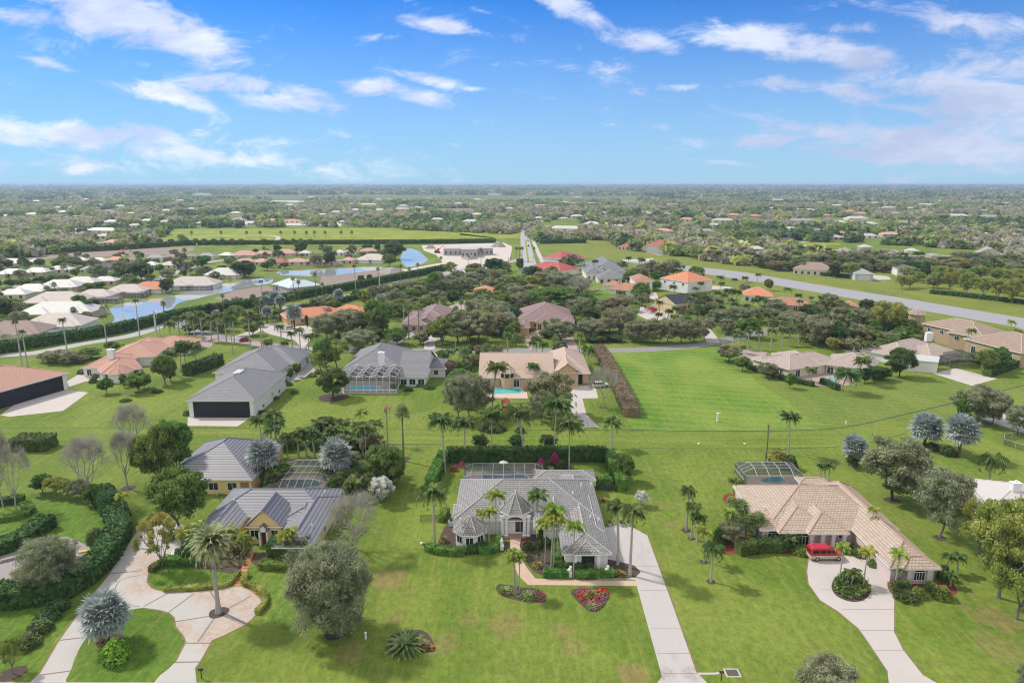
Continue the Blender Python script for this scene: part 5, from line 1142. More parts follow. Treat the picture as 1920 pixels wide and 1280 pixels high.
h = House('house', 'white two-storey house with rust-coloured roofs and garage', 'house', W_WHITE, T_RUST, plain('ridge_rust', (.5, .3, .2), .8))
h.ab((1140, 541), (1205, 546), 14, 3.2, .42); h.ax(1190, 1226, 527, 518, 6.2, .4); h.ab((1128, 533), (1160, 536), 10, 3.0, .4)
h.wins(1, 'f', 2, 1.4, 3.6, 5.2); h.door(0, 'r', 1.5, 5.5, 2.5); h.wins(0, 'f', 2, 1.4); h.build(); LM.append(('the white rust-roofed house', 1175, 538))
h = House('hangar', 'tall white hangar with orange hip roof and three small windows', 'hangar', W_WHITE, T_ORAN, plain('ridge_orange', (.6, .3, .18), .8))
h.ab((1237, 521), (1290, 529), 21, 6.6, .42, inset=.4); h.wins(0, 'f', 3, 1.5, 4.2, 5.4); h.door(0, 'r', 2, 13, 5.5, plain('door_offwhite', (.6, .6, .58), .6), 'hangar_door', 4); h.build(); LM.append(('the orange-roofed white hangar', 1282, 533))
h = House('hangar', 'yellow hangar with black gable roof beside the red aircraft', 'hangar', plain('stucco_paleyellow', (.58, .48, .26), .85), plain('tin_black', (.035, .035, .04), .6, .2), plain('ridge_black', (.04, .04, .04), .6))
h.ab((1226, 562), (1267, 571), 15, 5.0, .42, kind='gable_front', inset=.3); h.door(0, 'r', 2, 7, 3.8, plain('door_brown2', (.25, .15, .1), .6), 'hangar_door', 3); h.build(); LM.append(('the black-roofed yellow hangar', 1260, 560))
for (A, B, D, ze, pi, rf, wl, nm, lb, lm, nw, kd, dr) in [
    ((1017, 482), (1052, 486), 26, 6, .4, T_RED, W_PALEB, 'hangar', 'pale blue hangar with bright red hip roof below the boulevard', 'the pale blue red-roofed hangar', 2, 'hip', 0),
    ((984, 502), (1050, 509), 22, 3.8, .42, T_RED, W_WHITE, 'house', 'low white house with wide red tiled roof beside the boulevard', 'the wide red-roofed house', 5, 'hip', 0),
    ((968, 542), (1000, 544), 12, 3.2, .42, T_ORAN, W_WHITE, 'house', 'small white house with orange roof behind grey trees', 'the small orange-roofed house', 2, 'hip', 0),
    ((886, 548), (932, 548), 14, 3.2, .42, T_ORAN, W_WHITE, 'house', 'white house with orange roof half hidden by bare trees', 'the hidden orange-roofed house', 3, 'hip', 0),
    ((1157, 462), (1203, 464), 22, 3.2, .4, T_REDP, W_CREAM, 'house', 'low cream house with dark red roof and white porch', 'the low dark-red-roofed house', 6, 'hip', 0),
    ((1211, 459), (1262, 461), 30, 7.5, .36, T_REDP, W_CREAM, 'hangar', 'big cream hangar with red hip roof at the far end of the airfield', 'the big cream red-roofed hangar', 0, 'hip', 1),
    ((1311, 479), (1331, 479), 12, 4, .3, T_BRP, W_TAN, 'shed', 'brown shed among trees at the edge of the airfield', 'the brown airfield shed', 0, 'hip', 1),
    ((1486, 503), (1560, 507), 16, 4, .5, T_BRP, W_CREAM, 'house', 'cream house with brown-grey roof and wide gabled porch by the runway', 'the brown-grey-roofed runway house', 6, 'hip', 0),
    ((1603, 513), (1640, 514), 18, 4.6, .42, T_GREYP, plain('stucco_aqua', (.38, .5, .48), .85), 'hangar', 'aqua hangar with grey hip roof beside the runway grass', 'the aqua hangar', 0, 'hip', 1),
    ((1650, 492), (1702, 492), 18, 3.6, .42, T_BEIGE, W_CREAM, 'house', 'cream house with pale peach roof and white arches near the dark-roofed hangar', 'the pale peach-roofed house', 5, 'hip', 0),
    ((1682, 503), (1724, 504), 16, 5, .2, T_DKP, W_WHITE, 'hangar', 'white hangar with flat dark roof beside the runway grass', 'the dark flat-roofed hangar', 0, 'hip', 1),
    ((1822, 487), (1867, 488), 14, 3.5, .42, T_REDP, W_WHITE, 'house', 'white house with dark red roof among the trees beyond the runway', 'the far dark-red-roofed house', 2, 'hip', 0),
    ((1896, 505), (1935, 506), 14, 3.5, .42, T_PINK, W_WHITE, 'house', 'pink-roofed house at the right edge beyond the runway', 'the far pink-roofed house', 1, 'hip', 0),
    ((1838, 474), (1882, 475), 14, 3.5, .5, T_GREYP, W_CREAM, 'house', 'cream house with grey gabled roof in trees at far right', 'the far grey gabled house', 4, 'gable_front', 0),
    ((1882, 480), (1935, 481), 14, 3.5, .42, T_GREYP, W_CREAM, 'house', 'cream house with grey hip roof at the right edge of the photo', 'the far grey hipped house', 4, 'hip', 0),
    ((1390, 553), (1450, 556), 15, 3.4, .5, T_ORAN, W_WHITE, 'house', 'white house with peaked orange roofs among palms', 'the peaked orange-roofed house', 3, 'hip', 0),
    ((1440, 570), (1525, 574), 14, 3.2, .38, T_RUST, W_TAN, 'house', 'low house with brown-orange roof beside the peaked orange roofs', 'the low brown-orange-roofed house', 4, 'hip', 0),
    ((1576, 573), (1612, 575), 10, 3, .4, T_RUST, W_TAN, 'outbuilding', 'small outbuilding with rust roof beside a clipped hedge', 'the small rust-roofed outbuilding', 1, 'hip', 0),
    ((1860, 950), (1990, 962), 13, 3.3, .36, plain('roof_pale_metal', (.5, .47, .45), .5, .06), W_WHITE, 'house', 'white house with pale ribbed roof and chimney at the right edge', 'the pale ribbed-roof house', 3, 'hip', 0),
    ((1430, 469), (1440, 469), 5, 2, .2, T_WHITE, W_WHITE, 'shed', 'tiny white shed among the palms beyond the runway', 'the tiny white shed', 0, 'hip', 0)]:
    h = House(nm, lb, nm, wl, rf, CAPL); h.ab(A, B, D, ze, pi, kd, cap=(A[1] > 500), inset=.5)
    if nw: h.wins(0, 'f', nw, 1.6, .5 if ze < 5 else 1, 2.5 if ze < 5 else 3)
    if dr: h.door(0, 'f', 2, h.len(0, 'f')-4, min(ze-.8, 5.5), plain('door_offwhite', (.6, .6, .58), .6), 'hangar_door', 3)
    r = h.build(); LM.append((lm, (A[0]+B[0])/2, A[1]))
    if 'chimney at the right' in lb: x, y, _ = G(1902, 922, 4.6); chimney(r, x, y, 3, 6.4, .75)
# pale blue-white unfinished house by the water, block building under construction
h = House('house', 'unfinished grey block house with pale blue sheathed roof by the water', 'house', W_GREYB, T_BLUEW, T_BLUEW)
h.ab((508, 533), (560, 536), 14, 3.6, .42); h.ab((542, 540), (603, 534), 14, 3.6, .42); h.wins(0, 'f', 3, 1.4, .4, 2.4); h.wins(1, 'f', 3, 1.6, .4, 2.4); h.build(); LM.append(('the pale-blue-roofed unfinished house', 550, 535))
h = House('construction_block', 'long grey block-walled building shell without a roof on sandy ground', 'building', W_GREYB, plain('slab_grey', (.4, .4, .42), .8), W_GREYB)
h.ab((831, 466), (868, 466), 16, 6, .02, cap=False, inset=.2); h.ab((864, 467), (895, 467), 20, 7, .02, cap=False, inset=.2); h.ab((893, 466), (925, 465), 16, 6, .02, cap=False, inset=.2)
for i in range(3): h.wins(i, 'f', 4, 1.6, 1.2, 3.8)
h.build(); LM.append(('the block building shell', 878, 470))
# ---- rows of small houses in the left neighbourhood and specks beyond ---------
SM = [(-4, 36, 500, 'w'), (52, 71, 498, 'w'), (-5, 38, 521, 'w'), (43, 84, 518, 'w'), (90, 127, 514, 'w'), (138, 160, 496, 'w'), (150, 168, 513, 'g'), (185, 214, 508, 'd'), (198, 229, 494, 'o'), (166, 195, 496, 'w'), (234, 261, 494, 'b'), (275, 302, 490, 'g'), (304, 330, 489, 'b'), (268, 292, 504, 'w'), (301, 335, 504, 't'),
    (342, 367, 487, 'b'), (371, 398, 487, 'g'), (410, 435, 485, 'w'), (437, 477, 485, 'p'), (440, 475, 499, 'p'), (20, 80, 556, 'w'), (72, 136, 548, 'w'), (115, 172, 541, 'w'), (172, 212, 536, 'w'), (-6, 42, 563, 'w'), (50, 140, 577, 't'), (142, 200, 566, 't'), (200, 262, 557, 't'), (246, 303, 551, 'O'), (312, 394, 544, 't'), (386, 445, 523, 'w'), (40, 155, 602, 'w'), (-40, 60, 640, 'B'), (40, 140, 625, 'T'),
    (478, 508, 482, 'p'), (514, 550, 481, 'p'), (476, 500, 498, 'p'), (502, 536, 498, 'r'), (541, 572, 498, 'p'), (574, 596, 497, 'p'), (603, 629, 498, 'p'), (640, 662, 495, 'p'), (670, 722, 493, 't'), (626, 645, 480, 'w'), (647, 667, 477, 'o'), (677, 705, 477, 'p'), (560, 580, 481, 'w')]
FAR = [(1401, 1438, 473, 'w'), (1457, 1495, 456, 'd'), (1553, 1584, 450, 't'), (1614, 1648, 447, 't'), (1654, 1688, 444, 'p'), (1618, 1640, 469, 'w'), (1482, 1537, 418, 'g'), (1591, 1632, 413, 'w'), (1492, 1532, 397, 'w'), (1775, 1817, 408, 'w'), (1836, 1878, 410, 'g'), (1336, 1376, 417, 't'), (1684, 1706, 421, 'g'), (1706, 1728, 450, 'w'), (1758, 1777, 446, 'w'), (1312, 1346, 438, 'g'),
    (805, 832, 415, 't'), (818, 889, 397, 'b'), (868, 901, 419, 'w'), (1028, 1090, 433, 'w'), (1046, 1066, 413, 't'), (948, 965, 394, 'w'), (736, 763, 406, 'r'), (740, 768, 395, 't'), (788, 805, 401, 'o'), (884, 902, 376, 'w'), (673, 706, 386, 'w'), (1151, 1174, 428, 'w'), (1184, 1216, 438, 'b'), (1000, 1030, 388, 'p'), (1165, 1192, 381, 'b'), (1250, 1275, 386, 'p'), (1200, 1225, 403, 't'),
    (158, 222, 437, 'w'), (190, 227, 460, 'p'), (36, 57, 446, 't'), (366, 382, 422, 'w'), (329, 344, 378, 'w'), (176, 186, 462, 'g'), (505, 560, 380, 'w'), (455, 480, 374, 'w'), (540, 575, 381, 'w'), (360, 395, 366, 'w'), (600, 640, 358, 'w'), (0, 20, 408, 'w'), (790, 812, 374, 'g'), (915, 940, 366, 'w'), (1290, 1312, 370, 't'), (1350, 1372, 373, 'w'), (1440, 1475, 377, 'w'), (1225, 1245, 376, 'g'), (1100, 1125, 384, 'p'), (1075, 1093, 372, 'w'),
    (975, 990, 373, 'g'), (850, 868, 384, 'w'), (698, 716, 376, 'w'), (640, 655, 366, 'w'), (575, 590, 371, 't'), (1560, 1585, 388, 'w'), (1655, 1680, 392, 't'), (1720, 1750, 386, 'w'), (1870, 1900, 384, 'w'), (1900, 1925, 437, 'g'), (1870, 1890, 457, 'p'), (1820, 1840, 462, 'w'), (1700, 1722, 476, 'w'), (1745, 1765, 486, 'g'), (1500, 1520, 470, 'w'), (1383, 1400, 459, 'w'), (1000, 1020, 412, 'w'), (1120, 1140, 402, 'w'), (930, 948, 407, 'b'), (700, 722, 397, 'w'), (620, 640, 400, 'w'), (560, 580, 398, 'g'), (430, 452, 402, 'w'), (300, 320, 398, 'w'), (215, 232, 389, 'w'), (100, 116, 392, 'w'), (60, 75, 379, 'w')]
_g = np.random.default_rng(77)
for _ in range(900):
    if len(FAR) > 150: break
    py = 372+96*_g.random()**1.1; px = _g.uniform(5, 1915); W_ = _g.uniform(15, 27); zc = ZC(*G(px, py)); w_ = W_*FPX/zc
    if py > 424 and (300 < px < 1130 or (px < 300 and py > 455)): continue
    if py > 448 and px < 1640: continue
    if any(a-3 < px+w_ and px-3 < b and abs(q-py) < 3+.06*(py-346) for a, b, q, c in FAR): continue
    FAR.append((px, px+w_, py, 'wwtgbptgwo'[int(_g.integers(0, 10))]))
RM = dict(w=T_WHITE, g=T_GREYP, d=T_DKP, o=T_ORP, O=T_ORAN, b=T_BRP, t=T_BEIGE, T=T_BEIGE, p=T_PINK, r=T_REDP, B=T_BRP)
CN = dict(w='white', g='grey', d='black', o='orange', O='orange', b='brown', t='beige', T='beige', p='pink', r='red', B='grey-brown')
for (lx, rx, py, c) in SM+FAR:
    far_ = (lx, rx, py, c) in FAR
    if not far_: mx_ = (rx-lx)*.08; lx, rx = lx-mx_, rx+mx_
    wd = (rx-lx)*ZC(*G(lx, py))/FPX; dp = min(16, max(9, wd*.62)); ze = 2.9 if wd < 30 else 3.4
    if py < 400: ze = 3.6; dp = max(dp, 14)
    h = House('house', None, 'house', [W_WHITE, W_CREAM, W_BEIGE][int(lx+py) % 3] if c not in 'pr' else W_PINKW, RM[c], RM[c])
    a = G(lx, py, 0); b = G(rx, py, 0); ang = (0 if py > 515 and lx < 400 else rnd.uniform(-.25, .25)); 
    if py > 530 and lx < 400: ang = .12
    u = (math.cos(ang), math.sin(ang)); h.wing((a[0], a[1]), u, (-u[1], u[0]), b[0]-a[0], dp, ze, .42 if far_ else .5, 'hip', cap=False, inset=.5)
    if wd > 17 and not far_:
        h.wing((a[0]+u[0]*wd*.1, a[1]+u[1]*wd*.1-2.5), u, (-u[1], u[0]), wd*.38, dp*.7, ze-.1, .45, 'hip', cap=False, inset=.5)
        h.wing((a[0]+u[0]*wd*.6, a[1]+u[1]*wd*.6-1.5), u, (-u[1], u[0]), wd*.33, dp*.7, ze-.15, .45, 'hip', cap=False, inset=.5)
    if not far_: h.wins(0, 'f', max(2, int(wd/5)), 1.5, .6, 2.3)
    elif wd > 12: h.wins(0, 'f', 3, 2.2, .5, 2.6)
    r = h.build(); ALL.append((r, ('%s-roofed small house' if wd < 22 else '%s-roofed long house') % CN[c], 'house', ze, wd))
# screened lanais along the water
for k, (a, b, py) in enumerate([(172, 222, 569), (232, 268, 559), (338, 392, 545), (70, 105, 634), (1697, 1716, 514)]):
    p, q = G(a, py), G(b, py); enclosure(['screened lanai behind the beige houses by the lake', 'screened lanai beside the orange-roofed lake house', 'long screened lanai behind the beige houses above the canal', 'white-framed screened porch by the lower end of the lake', 'small white-framed screened porch beside the dark-roofed hangar'][k], p[0], p[1], q[0], p[1]+5, 2.5, 3, 6, 2, plain('frame_pale', (.62, .64, .66), .5), 'flat')
# ---------------------------------------------------------------- near plants, each by hand
def TL(rows):
    for row in rows: T(*row)
TL([('willow', 622, 1186, 1012, 172, 'huge grey-green domed tree on the front lawn left of centre'), ('date_palm', 410, 1148, 985, 92, 'date palm in the ringed cutout of the stained driveway'),
 ('silver_palm', 203, 1206, 1112, 90, 'silver-blue fan palm on the lawn island of the stained driveway'), ('loose', 302, 1064, 960, 90, 'loose-crowned multi-stemmed tree at the hedge end beside the stained driveway'),
 ('green', 338, 992, 876, 116, 'round leafy green tree between the stained driveway and the yellow outbuilding', None), ('green', 298, 915, 800, 84), ('green', 330, 900, 782, 78),
 ('bare', 252, 858, 757, 82), ('bare', 240, 915, 808, 66), ('bare', 170, 941, 818, 98), ('bare', 30, 955, 826, 70), ('bare', 6, 950, 800, 60),
 ('willow', 98, 1112, 1006, 118, 'grey bushy tree over the old paved drive at left'), ('yellow', 24, 1262, 1190, 50, 'small sparse yellow-tinged tree at the bottom left corner'),
 ('garden_palm', 235, 980, 922, 32), ('bare', 668, 1030, 925, 120, 'leafless spreading pale tree beside the yellow blue-roofed house'), ('whitish', 717, 942, 893, 50, 'silvery white-leaved small tree on the grass left of centre'),
 ('green', 722, 915, 832, 82), ('coconut_palm', 490, 825, 782, 42), ('coconut_palm', 518, 832, 784, 44), ('coconut_palm', 683, 873, 793, 44), ('fan_palm', 757, 864, 757, 34, 'tall fan palm with round crown left of the long clipped hedge'), ('dead_palm', 727, 832, 758, 24, 'tall thin palm with browned crown beside the taller fan palm'),
 ('silver_palm', 497, 905, 822, 62), ('silver_palm', 632, 905, 824, 64), ('royal_palm', 575, 855, 798, 40), ('royal_palm', 560, 857, 806, 36), ('royal_palm', 590, 858, 802, 36), ('coconut_palm', 618, 850, 797, 40), ('small_palm', 540, 858, 812, 34), ('small_palm', 603, 858, 812, 34),
 ('oak', 640, 862, 815, 70), ('oak', 700, 868, 812, 60), ('dark', 655, 900, 862, 50), ('dark', 640, 925, 885, 48), ('green', 663, 935, 895, 40), ('green', 613, 892, 862, 40), ('green', 530, 902, 868, 44), ('dark', 516, 922, 880, 38), ('small_palm', 665, 938, 898, 42), ('small_palm', 700, 940, 902, 30),
 ('dark', 700, 930, 885, 44), ('dark', 737, 905, 868, 44), ('green', 670, 915, 875, 40), ('small_palm', 645, 915, 880, 40),
 ('small_palm', 415, 958, 925, 16), ('garden_palm', 378, 1032, 980, 50), ('garden_palm', 345, 1040, 992, 40), ('garden_palm', 432, 1030, 985, 44), ('garden_palm', 458, 1036, 998, 30), ('garden_palm', 447, 1030, 996, 36), ('garden_palm', 474, 1034, 1006, 22), ('garden_palm', 540, 1052, 993, 44), ('garden_palm', 545, 1052, 990, 34), ('garden_palm', 527, 1045, 1002, 36),
 # behind the central hedge
 ('coconut_palm', 835, 888, 778, 62), ('coconut_palm', 873, 866, 780, 57), ('coconut_palm', 922, 863, 763, 67), ('coconut_palm', 982, 864, 763, 69), ('coconut_palm', 1039, 857, 740, 76), ('coconut_palm', 1067, 881, 778, 67), ('royal_palm', 1146, 840, 782, 42), ('coconut_palm', 923, 767, 678, 50, 'tall coconut palm beside the turquoise pool'), ('coconut_palm', 1008, 722, 680, 30),
 ('dark', 900, 842, 815, 36), ('dark', 968, 842, 815, 32), ('dark', 1028, 842, 815, 36), ('grey', 862, 790, 700, 70), ('grey', 880, 782, 694, 66), ('grey', 905, 772, 712, 50), ('oak', 1030, 778, 694, 104, 'wide grey-green tree between the turquoise pool and the pale drive'), ('grey', 1015, 790, 735, 60), ('bare', 1131, 764, 688, 62, 'spreading bare tree on the grass island by the pale drive'),
 ('green', 1171, 902, 850, 40), ('dark', 1165, 880, 850, 40), ('spiky_plant', 1150, 858, 832, 24), ('whitish', 1203, 948, 920, 30, 'pale leafless bush right of the central house'),
 # palms of the central house
 ('royal_palm', 815, 1020, 905, 66), ('garden_palm', 910, 1026, 955, 34), ('garden_palm', 917, 1026, 948, 38), ('garden_palm', 930, 1008, 918, 48), ('royal_palm', 1007, 995, 918, 46), ('garden_palm', 1033, 1068, 955, 50), ('garden_palm', 1038, 1064, 945, 50), ('garden_palm', 1022, 1055, 972, 46), ('garden_palm', 1046, 1056, 965, 44), ('garden_palm', 1075, 1082, 976, 48),
 ('royal_palm', 1158, 1058, 938, 56), ('royal_palm', 1181, 1078, 944, 60), ('garden_palm', 964, 1112, 1028, 36), ('garden_palm', 968, 1113, 1042, 34), ('garden_palm', 974, 1110, 1036, 32), ('dark', 1012, 1050, 985, 14),
 ('queen_palm', 1287, 994, 912, 36), ('queen_palm', 1296, 1009, 942, 34), ('queen_palm', 1307, 1014, 962, 36), ('garden_palm', 1320, 1053, 988, 42), ('queen_palm', 1333, 1090, 1018, 48),
 ('small_palm', 1374, 932, 898, 28), ('small_palm', 1385, 930, 900, 26), ('garden_palm', 1364, 1012, 952, 38), ('fan_palm', 1397, 1010, 958, 40), ('fan_palm', 1385, 998, 935, 40), ('fan_palm', 1418, 1012, 958, 38), ('fan_palm', 1375, 985, 938, 34), ('grey', 1372, 1018, 975, 50), ('small_palm', 1462, 1020, 988, 34), ('small_palm', 1490, 1022, 995, 34), ('small_palm', 1478, 1030, 1005, 34),
 ('coconut_palm', 1478, 852, 772, 46), ('small_palm', 1538, 906, 868, 26), ('small_palm', 1546, 903, 870, 22), ('small_palm', 1553, 906, 868, 26), ('silver_palm', 1600, 868, 815, 50), ('dark', 1600, 878, 850, 30),
 ('oak', 1673, 938, 818, 140, 'large sparse oak on the grass behind the peach-roofed house'), ('grey', 1762, 1006, 880, 118), ('grey', 1722, 960, 870, 80), ('yellow', 1872, 1120, 935, 150), ('yellow', 1925, 1080, 925, 120), ('yellow', 1905, 1160, 1020, 120), ('yellow', 1835, 1040, 925, 80),
 ('grey', 1550, 1330, 1236, 120, 'grey-green treetop at the bottom edge of the photo'), ('grey', 1925, 1300, 1248, 50),
 ('silver_palm', 1733, 836, 774, 60), ('silver_palm', 1797, 856, 777, 64), ('queen_palm', 1852, 916, 850, 56, 'drooping palm alone on the right lawn'), ('green', 1805, 790, 738, 42, 'olive conical tree in front of the grey tree at right'), ('grey', 1832, 790, 722, 95), ('grey', 1860, 795, 730, 60), ('grey', 1908, 818, 758, 56),
 ('garden_palm', 1574, 1088, 1018, 36), ('garden_palm', 1618, 1102, 1028, 42), ('garden_palm', 1678, 1100, 1030, 42), ('small_palm', 1596, 1098, 1066, 34), ('small_palm', 1588, 1092, 1068, 26), ('garden_palm', 1632, 1018, 968, 26), ('garden_palm', 1630, 1020, 950, 26), ('small_palm', 1775, 1075, 1036, 36), ('small_palm', 1795, 1075, 1038, 36), ('small_palm', 1782, 1098, 1072, 30), ('small_palm', 1685, 1095, 1062, 26)])
def S(key, px, py, wpx, hm, label=None):
    x, y, _ = G(px, py); w = wpx*ZC(x, y)/FPX; return place(key, x, y, hm, w, label)
for q in [('lime_shrub', 218, 1238, 48, 3.2, 'rounded bright green bush on the lawn island'), ('spiky_plant', 190, 1200, 26, 1.2), ('dark_shrub', 180, 1015, 34, 2.6), ('cycad', 760, 1216, 62, 3.0, 'big dark cycad in the mulch bed on the front lawn'), ('spiky_plant', 790, 1212, 34, 2.0), ('cycad', 948, 1110, 24, 1.3), ('cycad', 992, 1120, 28, 1.4), ('spiky_plant', 1108, 1118, 30, 2.0, 'spiky plant at the top of the triangular flower bed'), ('cycad', 1110, 1138, 20, 1.1),
          ('spiky_plant', 1163, 1080, 30, 2.0), ('spiky_plant', 832, 1015, 22, 2.2), ('spiky_plant', 940, 1028, 22, 2.0), ('spiky_plant', 1008, 1062, 24, 1.7), ('dark_shrub', 992, 1030, 26, 1.5), ('round_shrub', 1022, 1018, 26, 1.4), ('pink_shrub', 1014, 878, 16, 2.4), ('pink_shrub', 1040, 872, 22, 3.0, 'larger pink bougainvillea at the corner of the central enclosure'), ('dark_shrub', 1055, 878, 30, 1.8), ('dark_shrub', 1028, 876, 26, 1.6), ('pink_shrub', 852, 882, 14, 1.2), ('pink_shrub', 866, 876, 12, 1.4),
          ('spiky_plant', 1132, 940, 20, 1.6), ('dark_shrub', 870, 978, 16, 1.4), ('yellow_shrub', 1458, 872, 46, 4.0, 'yellow-leaved bush beside the tall bare trunk'), ('green', 1478, 880, 0, 0) if False else ('dark_shrub', 1480, 878, 30, 3.2),
          ('dark_shrub', 1747, 842, 26, 1.7), ('dark_shrub', 1777, 852, 30, 2.0), ('round_shrub', 1722, 1118, 30, 1.5), ('round_shrub', 1765, 1120, 36, 1.9), ('round_shrub', 1745, 1105, 24, 1.3), ('dark_shrub', 1692, 1105, 34, 1.8), ('dark_shrub', 1700, 1122, 44, 1.2), ('dark_shrub', 1725, 1082, 26, 1.5), ('dark_shrub', 1768, 1085, 24, 2.6), ('round_shrub', 1372, 975, 24, 2.6), ('pink_shrub', 1350, 1000, 14, 1.4), ('yellow_shrub', 1390, 930, 18, 1.3), ('yellow_shrub', 1372, 940, 20, 1.1),
          ('dark_shrub', 1610, 1040, 30, 1.5), ('dark_shrub', 1590, 1035, 26, 1.5), ('dark_shrub', 1640, 1060, 26, 1.2), ('round_shrub', 1500, 1035, 40, 1.1), ('dark_shrub', 1430, 995, 28, 2.2), ('dark_shrub', 1350, 1015, 30, 2.2), ('lime_shrub', 1345, 1000, 18, 1.4),
          ('dark_shrub', 318, 1012, 22, 1.4), ('dark_shrub', 335, 1045, 16, 1.8), ('round_shrub', 352, 1012, 26, 1.6), ('brown_shrub', 430, 1040, 30, 1.4), ('lime_shrub', 660, 905, 16, 1.8), ('yellow_shrub', 630, 875, 18, 1.5)]: S(*q)
# low hanging line of bushes at the left
for i, (px, py, w) in enumerate([(108, 1142, 44), (92, 1158, 46), (75, 1182, 46), (48, 1210, 52)]): S('dark_shrub', px, py, w, 1.5)
for i, (px, py, w, k) in enumerate([(80, 918, 40, 'green'), (105, 922, 40, 'yellow'), (128, 925, 34, 'yellow'), (150, 928, 40, 'grey'), (175, 938, 40, 'green')]): T(k, px, py+6, py-30, w)
def inside(x, y, poly):
    c = False; n = len(poly)
    for i in range(n):
        x0, y0 = poly[i]; x1, y1 = poly[(i+1) % n]
        if (y0 > y) != (y1 > y) and x < (x1-x0)*(y-y0)/(y1-y0)+x0: c = not c
    return c
def flowers(label, pts, cols, n, s=.2, h=.4, name='flowers'):
    """bedding plants: too many to count"""
    P = [G(*p)[:2] for p in pts]; A = np.array(P); lo, hi = A.min(0), A.max(0); c = A.mean(0); C = []; mi = []
    while len(C) < n:
        x, y = rnd.uniform(lo[0], hi[0]), rnd.uniform(lo[1], hi[1])
        if inside(x, y, P):
            k = int((math.sin(x*1.7)+math.sin(y*1.3+x)+2)/4*len(cols)*.999) if rnd.random() < .7 else rnd.randrange(len(cols))
            for _ in range(4): C.append((x-c[0]+rnd.gauss(0, .12), y-c[1]+rnd.gauss(0, .12), rnd.uniform(.1, h))); mi.append(k)
    C = np.array(C); Q = leaf_quads(C, s, np.tile([0, 0, 1.], (len(C), 1)), 1.2, .8)
    o = link(name, quads_mesh(name, Q, cols, np.array(mi)), None, (c[0], c[1], 0)); o['kind'] = 'stuff'; o['label'] = label
F_RED = leafm('petal_red', (.42, .02, .015), (.6, .05, .03), 2, .2, hue=.005); F_MAG = leafm('petal_magenta', (.42, .02, .2), (.62, .06, .32), 2, .2, hue=.01); F_OR = leafm('petal_orange', (.6, .15, .02), (.7, .25, .04), 2, .2, hue=.01); F_VIO = leafm('petal_violet', (.35, .08, .45), (.5, .15, .55), 2, .2, hue=.01)
TRI = [(1073, 1110), (1087, 1104), (1130, 1103), (1141, 1110), (1138, 1124), (1124, 1141), (1110, 1145), (1096, 1136), (1082, 1124)]
flowers('mixed red and magenta bedding flowers', TRI, [F_RED, L_GREEN, F_MAG, L_GREEN, F_OR, F_VIO], 900)
flowers('red edging flowers', [(1000, 1108), (1020, 1114), (1022, 1126), (1000, 1126), (985, 1122)], [F_MAG, L_GREEN, F_RED, L_GREEN], 260)
flowers('red edging flowers', [(931, 1104), (938, 1097), (950, 1112), (940, 1114)], [F_RED, L_GREEN], 90)
flowers('orange bedding flowers', [(768, 1212), (812, 1210), (810, 1220), (775, 1221)], [F_RED, L_GREEN, F_OR], 260)
flowers('low green plants', [(930, 1106), (950, 1098), (1010, 1106), (1015, 1122), (970, 1122)], [L_DARK, L_GREEN], 220)
flowers('low red flowers by the entry', [(980, 1015), (992, 1015), (990, 1030), (980, 1030)], [F_RED, L_GREEN, L_DARK], 200)
flowers('low plants in the mulch', [(984, 1032), (1010, 1032), (1012, 1068), (990, 1064)], [L_DARK, L_GREEN, L_SPIKE], 160)
flowers('low red flowers by the garage', [(1092, 1083), (1112, 1083), (1112, 1087), (1092, 1087)], [F_RED, L_DARK], 60)
flowers('low shrubs round the drive island', [(1562, 1098), (1568, 1085), (1585, 1075), (1608, 1080), (1626, 1093), (1630, 1110), (1618, 1122), (1600, 1125), (1580, 1120), (1566, 1110)], [L_DARK, L_GREEN, L_HEDGED], 1500, .3, .9, 'ground_cover')
flowers('low shrubs at the drive corner', [(1668, 1098), (1684, 1095), (1712, 1108), (1714, 1122), (1690, 1122), (1674, 1110)], [L_DARK, L_GREEN], 700, .3, .8, 'ground_cover')
flowers('white stones in the red mulch', [(1470, 1032), (1515, 1032), (1518, 1038), (1480, 1038)], [W_WHITE], 9, .3, .12, 'pale_stones')
flowers('shrubs under the fan palms', [(600, 880), (680, 870), (690, 915), (640, 940), (612, 915)], [L_DARK, L_GREEN, L_WHITE], 1500, .5, 2.2, 'undergrowth')
flowers('shrubs beside the outbuilding', [(505, 880), (535, 872), (530, 912), (500, 935), (490, 910)], [L_DARK, L_GREEN], 800, .5, 2.0, 'undergrowth')
flowers('plants in front of the yellow house', [(345, 1045), (470, 1034), (466, 1060), (420, 1068), (345, 1060)], [L_DARK, L_BROWN, L_DARK, L_GREEN], 420, .35, .8, 'undergrowth')
flowers('shrubs by the bare tree', [(640, 990), (690, 980), (650, 1030), (600, 1040)], [L_BROWN, L_GREEN, L_GREY], 300, .35, 1.3, 'undergrowth')
# ---------------------------------------------------------------- hedges near
hedge('tall dark hedge on the front corner of the yellow house', [(506, 1048), (582, 1048)], 3.0, 3.7, L_HEDGED, 16, .28)
hedge('low clipped hedge in front of the tall dark hedge', [(488, 1064), (545, 1066)], 1.8, 1.2, L_HEDGE, 24, .22, sm=3)
hedge('clipped hedge along the front of the stained driveway lawn', [(303, 1058), (372, 1058)], 1.6, 1.3, L_HEDGE, 24, .22)
hedge('dark hedge wall behind the date palm', [(344, 1052), (375, 1048)], 2.2, 3.4, L_HEDGED, 18, .25)
hedge('low yellow-edged border hedge left of the terracotta path', [(309, 1107), (340, 1106), (395, 1102), (425, 1098), (448, 1076)], .9, .7, L_YEL, 30, .2, sm=3)
hedge('low yellow-edged border hedge curving right of the terracotta path', [(463, 1078), (457, 1094), (470, 1099), (487, 1108), (497, 1122), (495, 1136), (482, 1152)], .9, .7, L_YEL, 30, .2, sm=3)
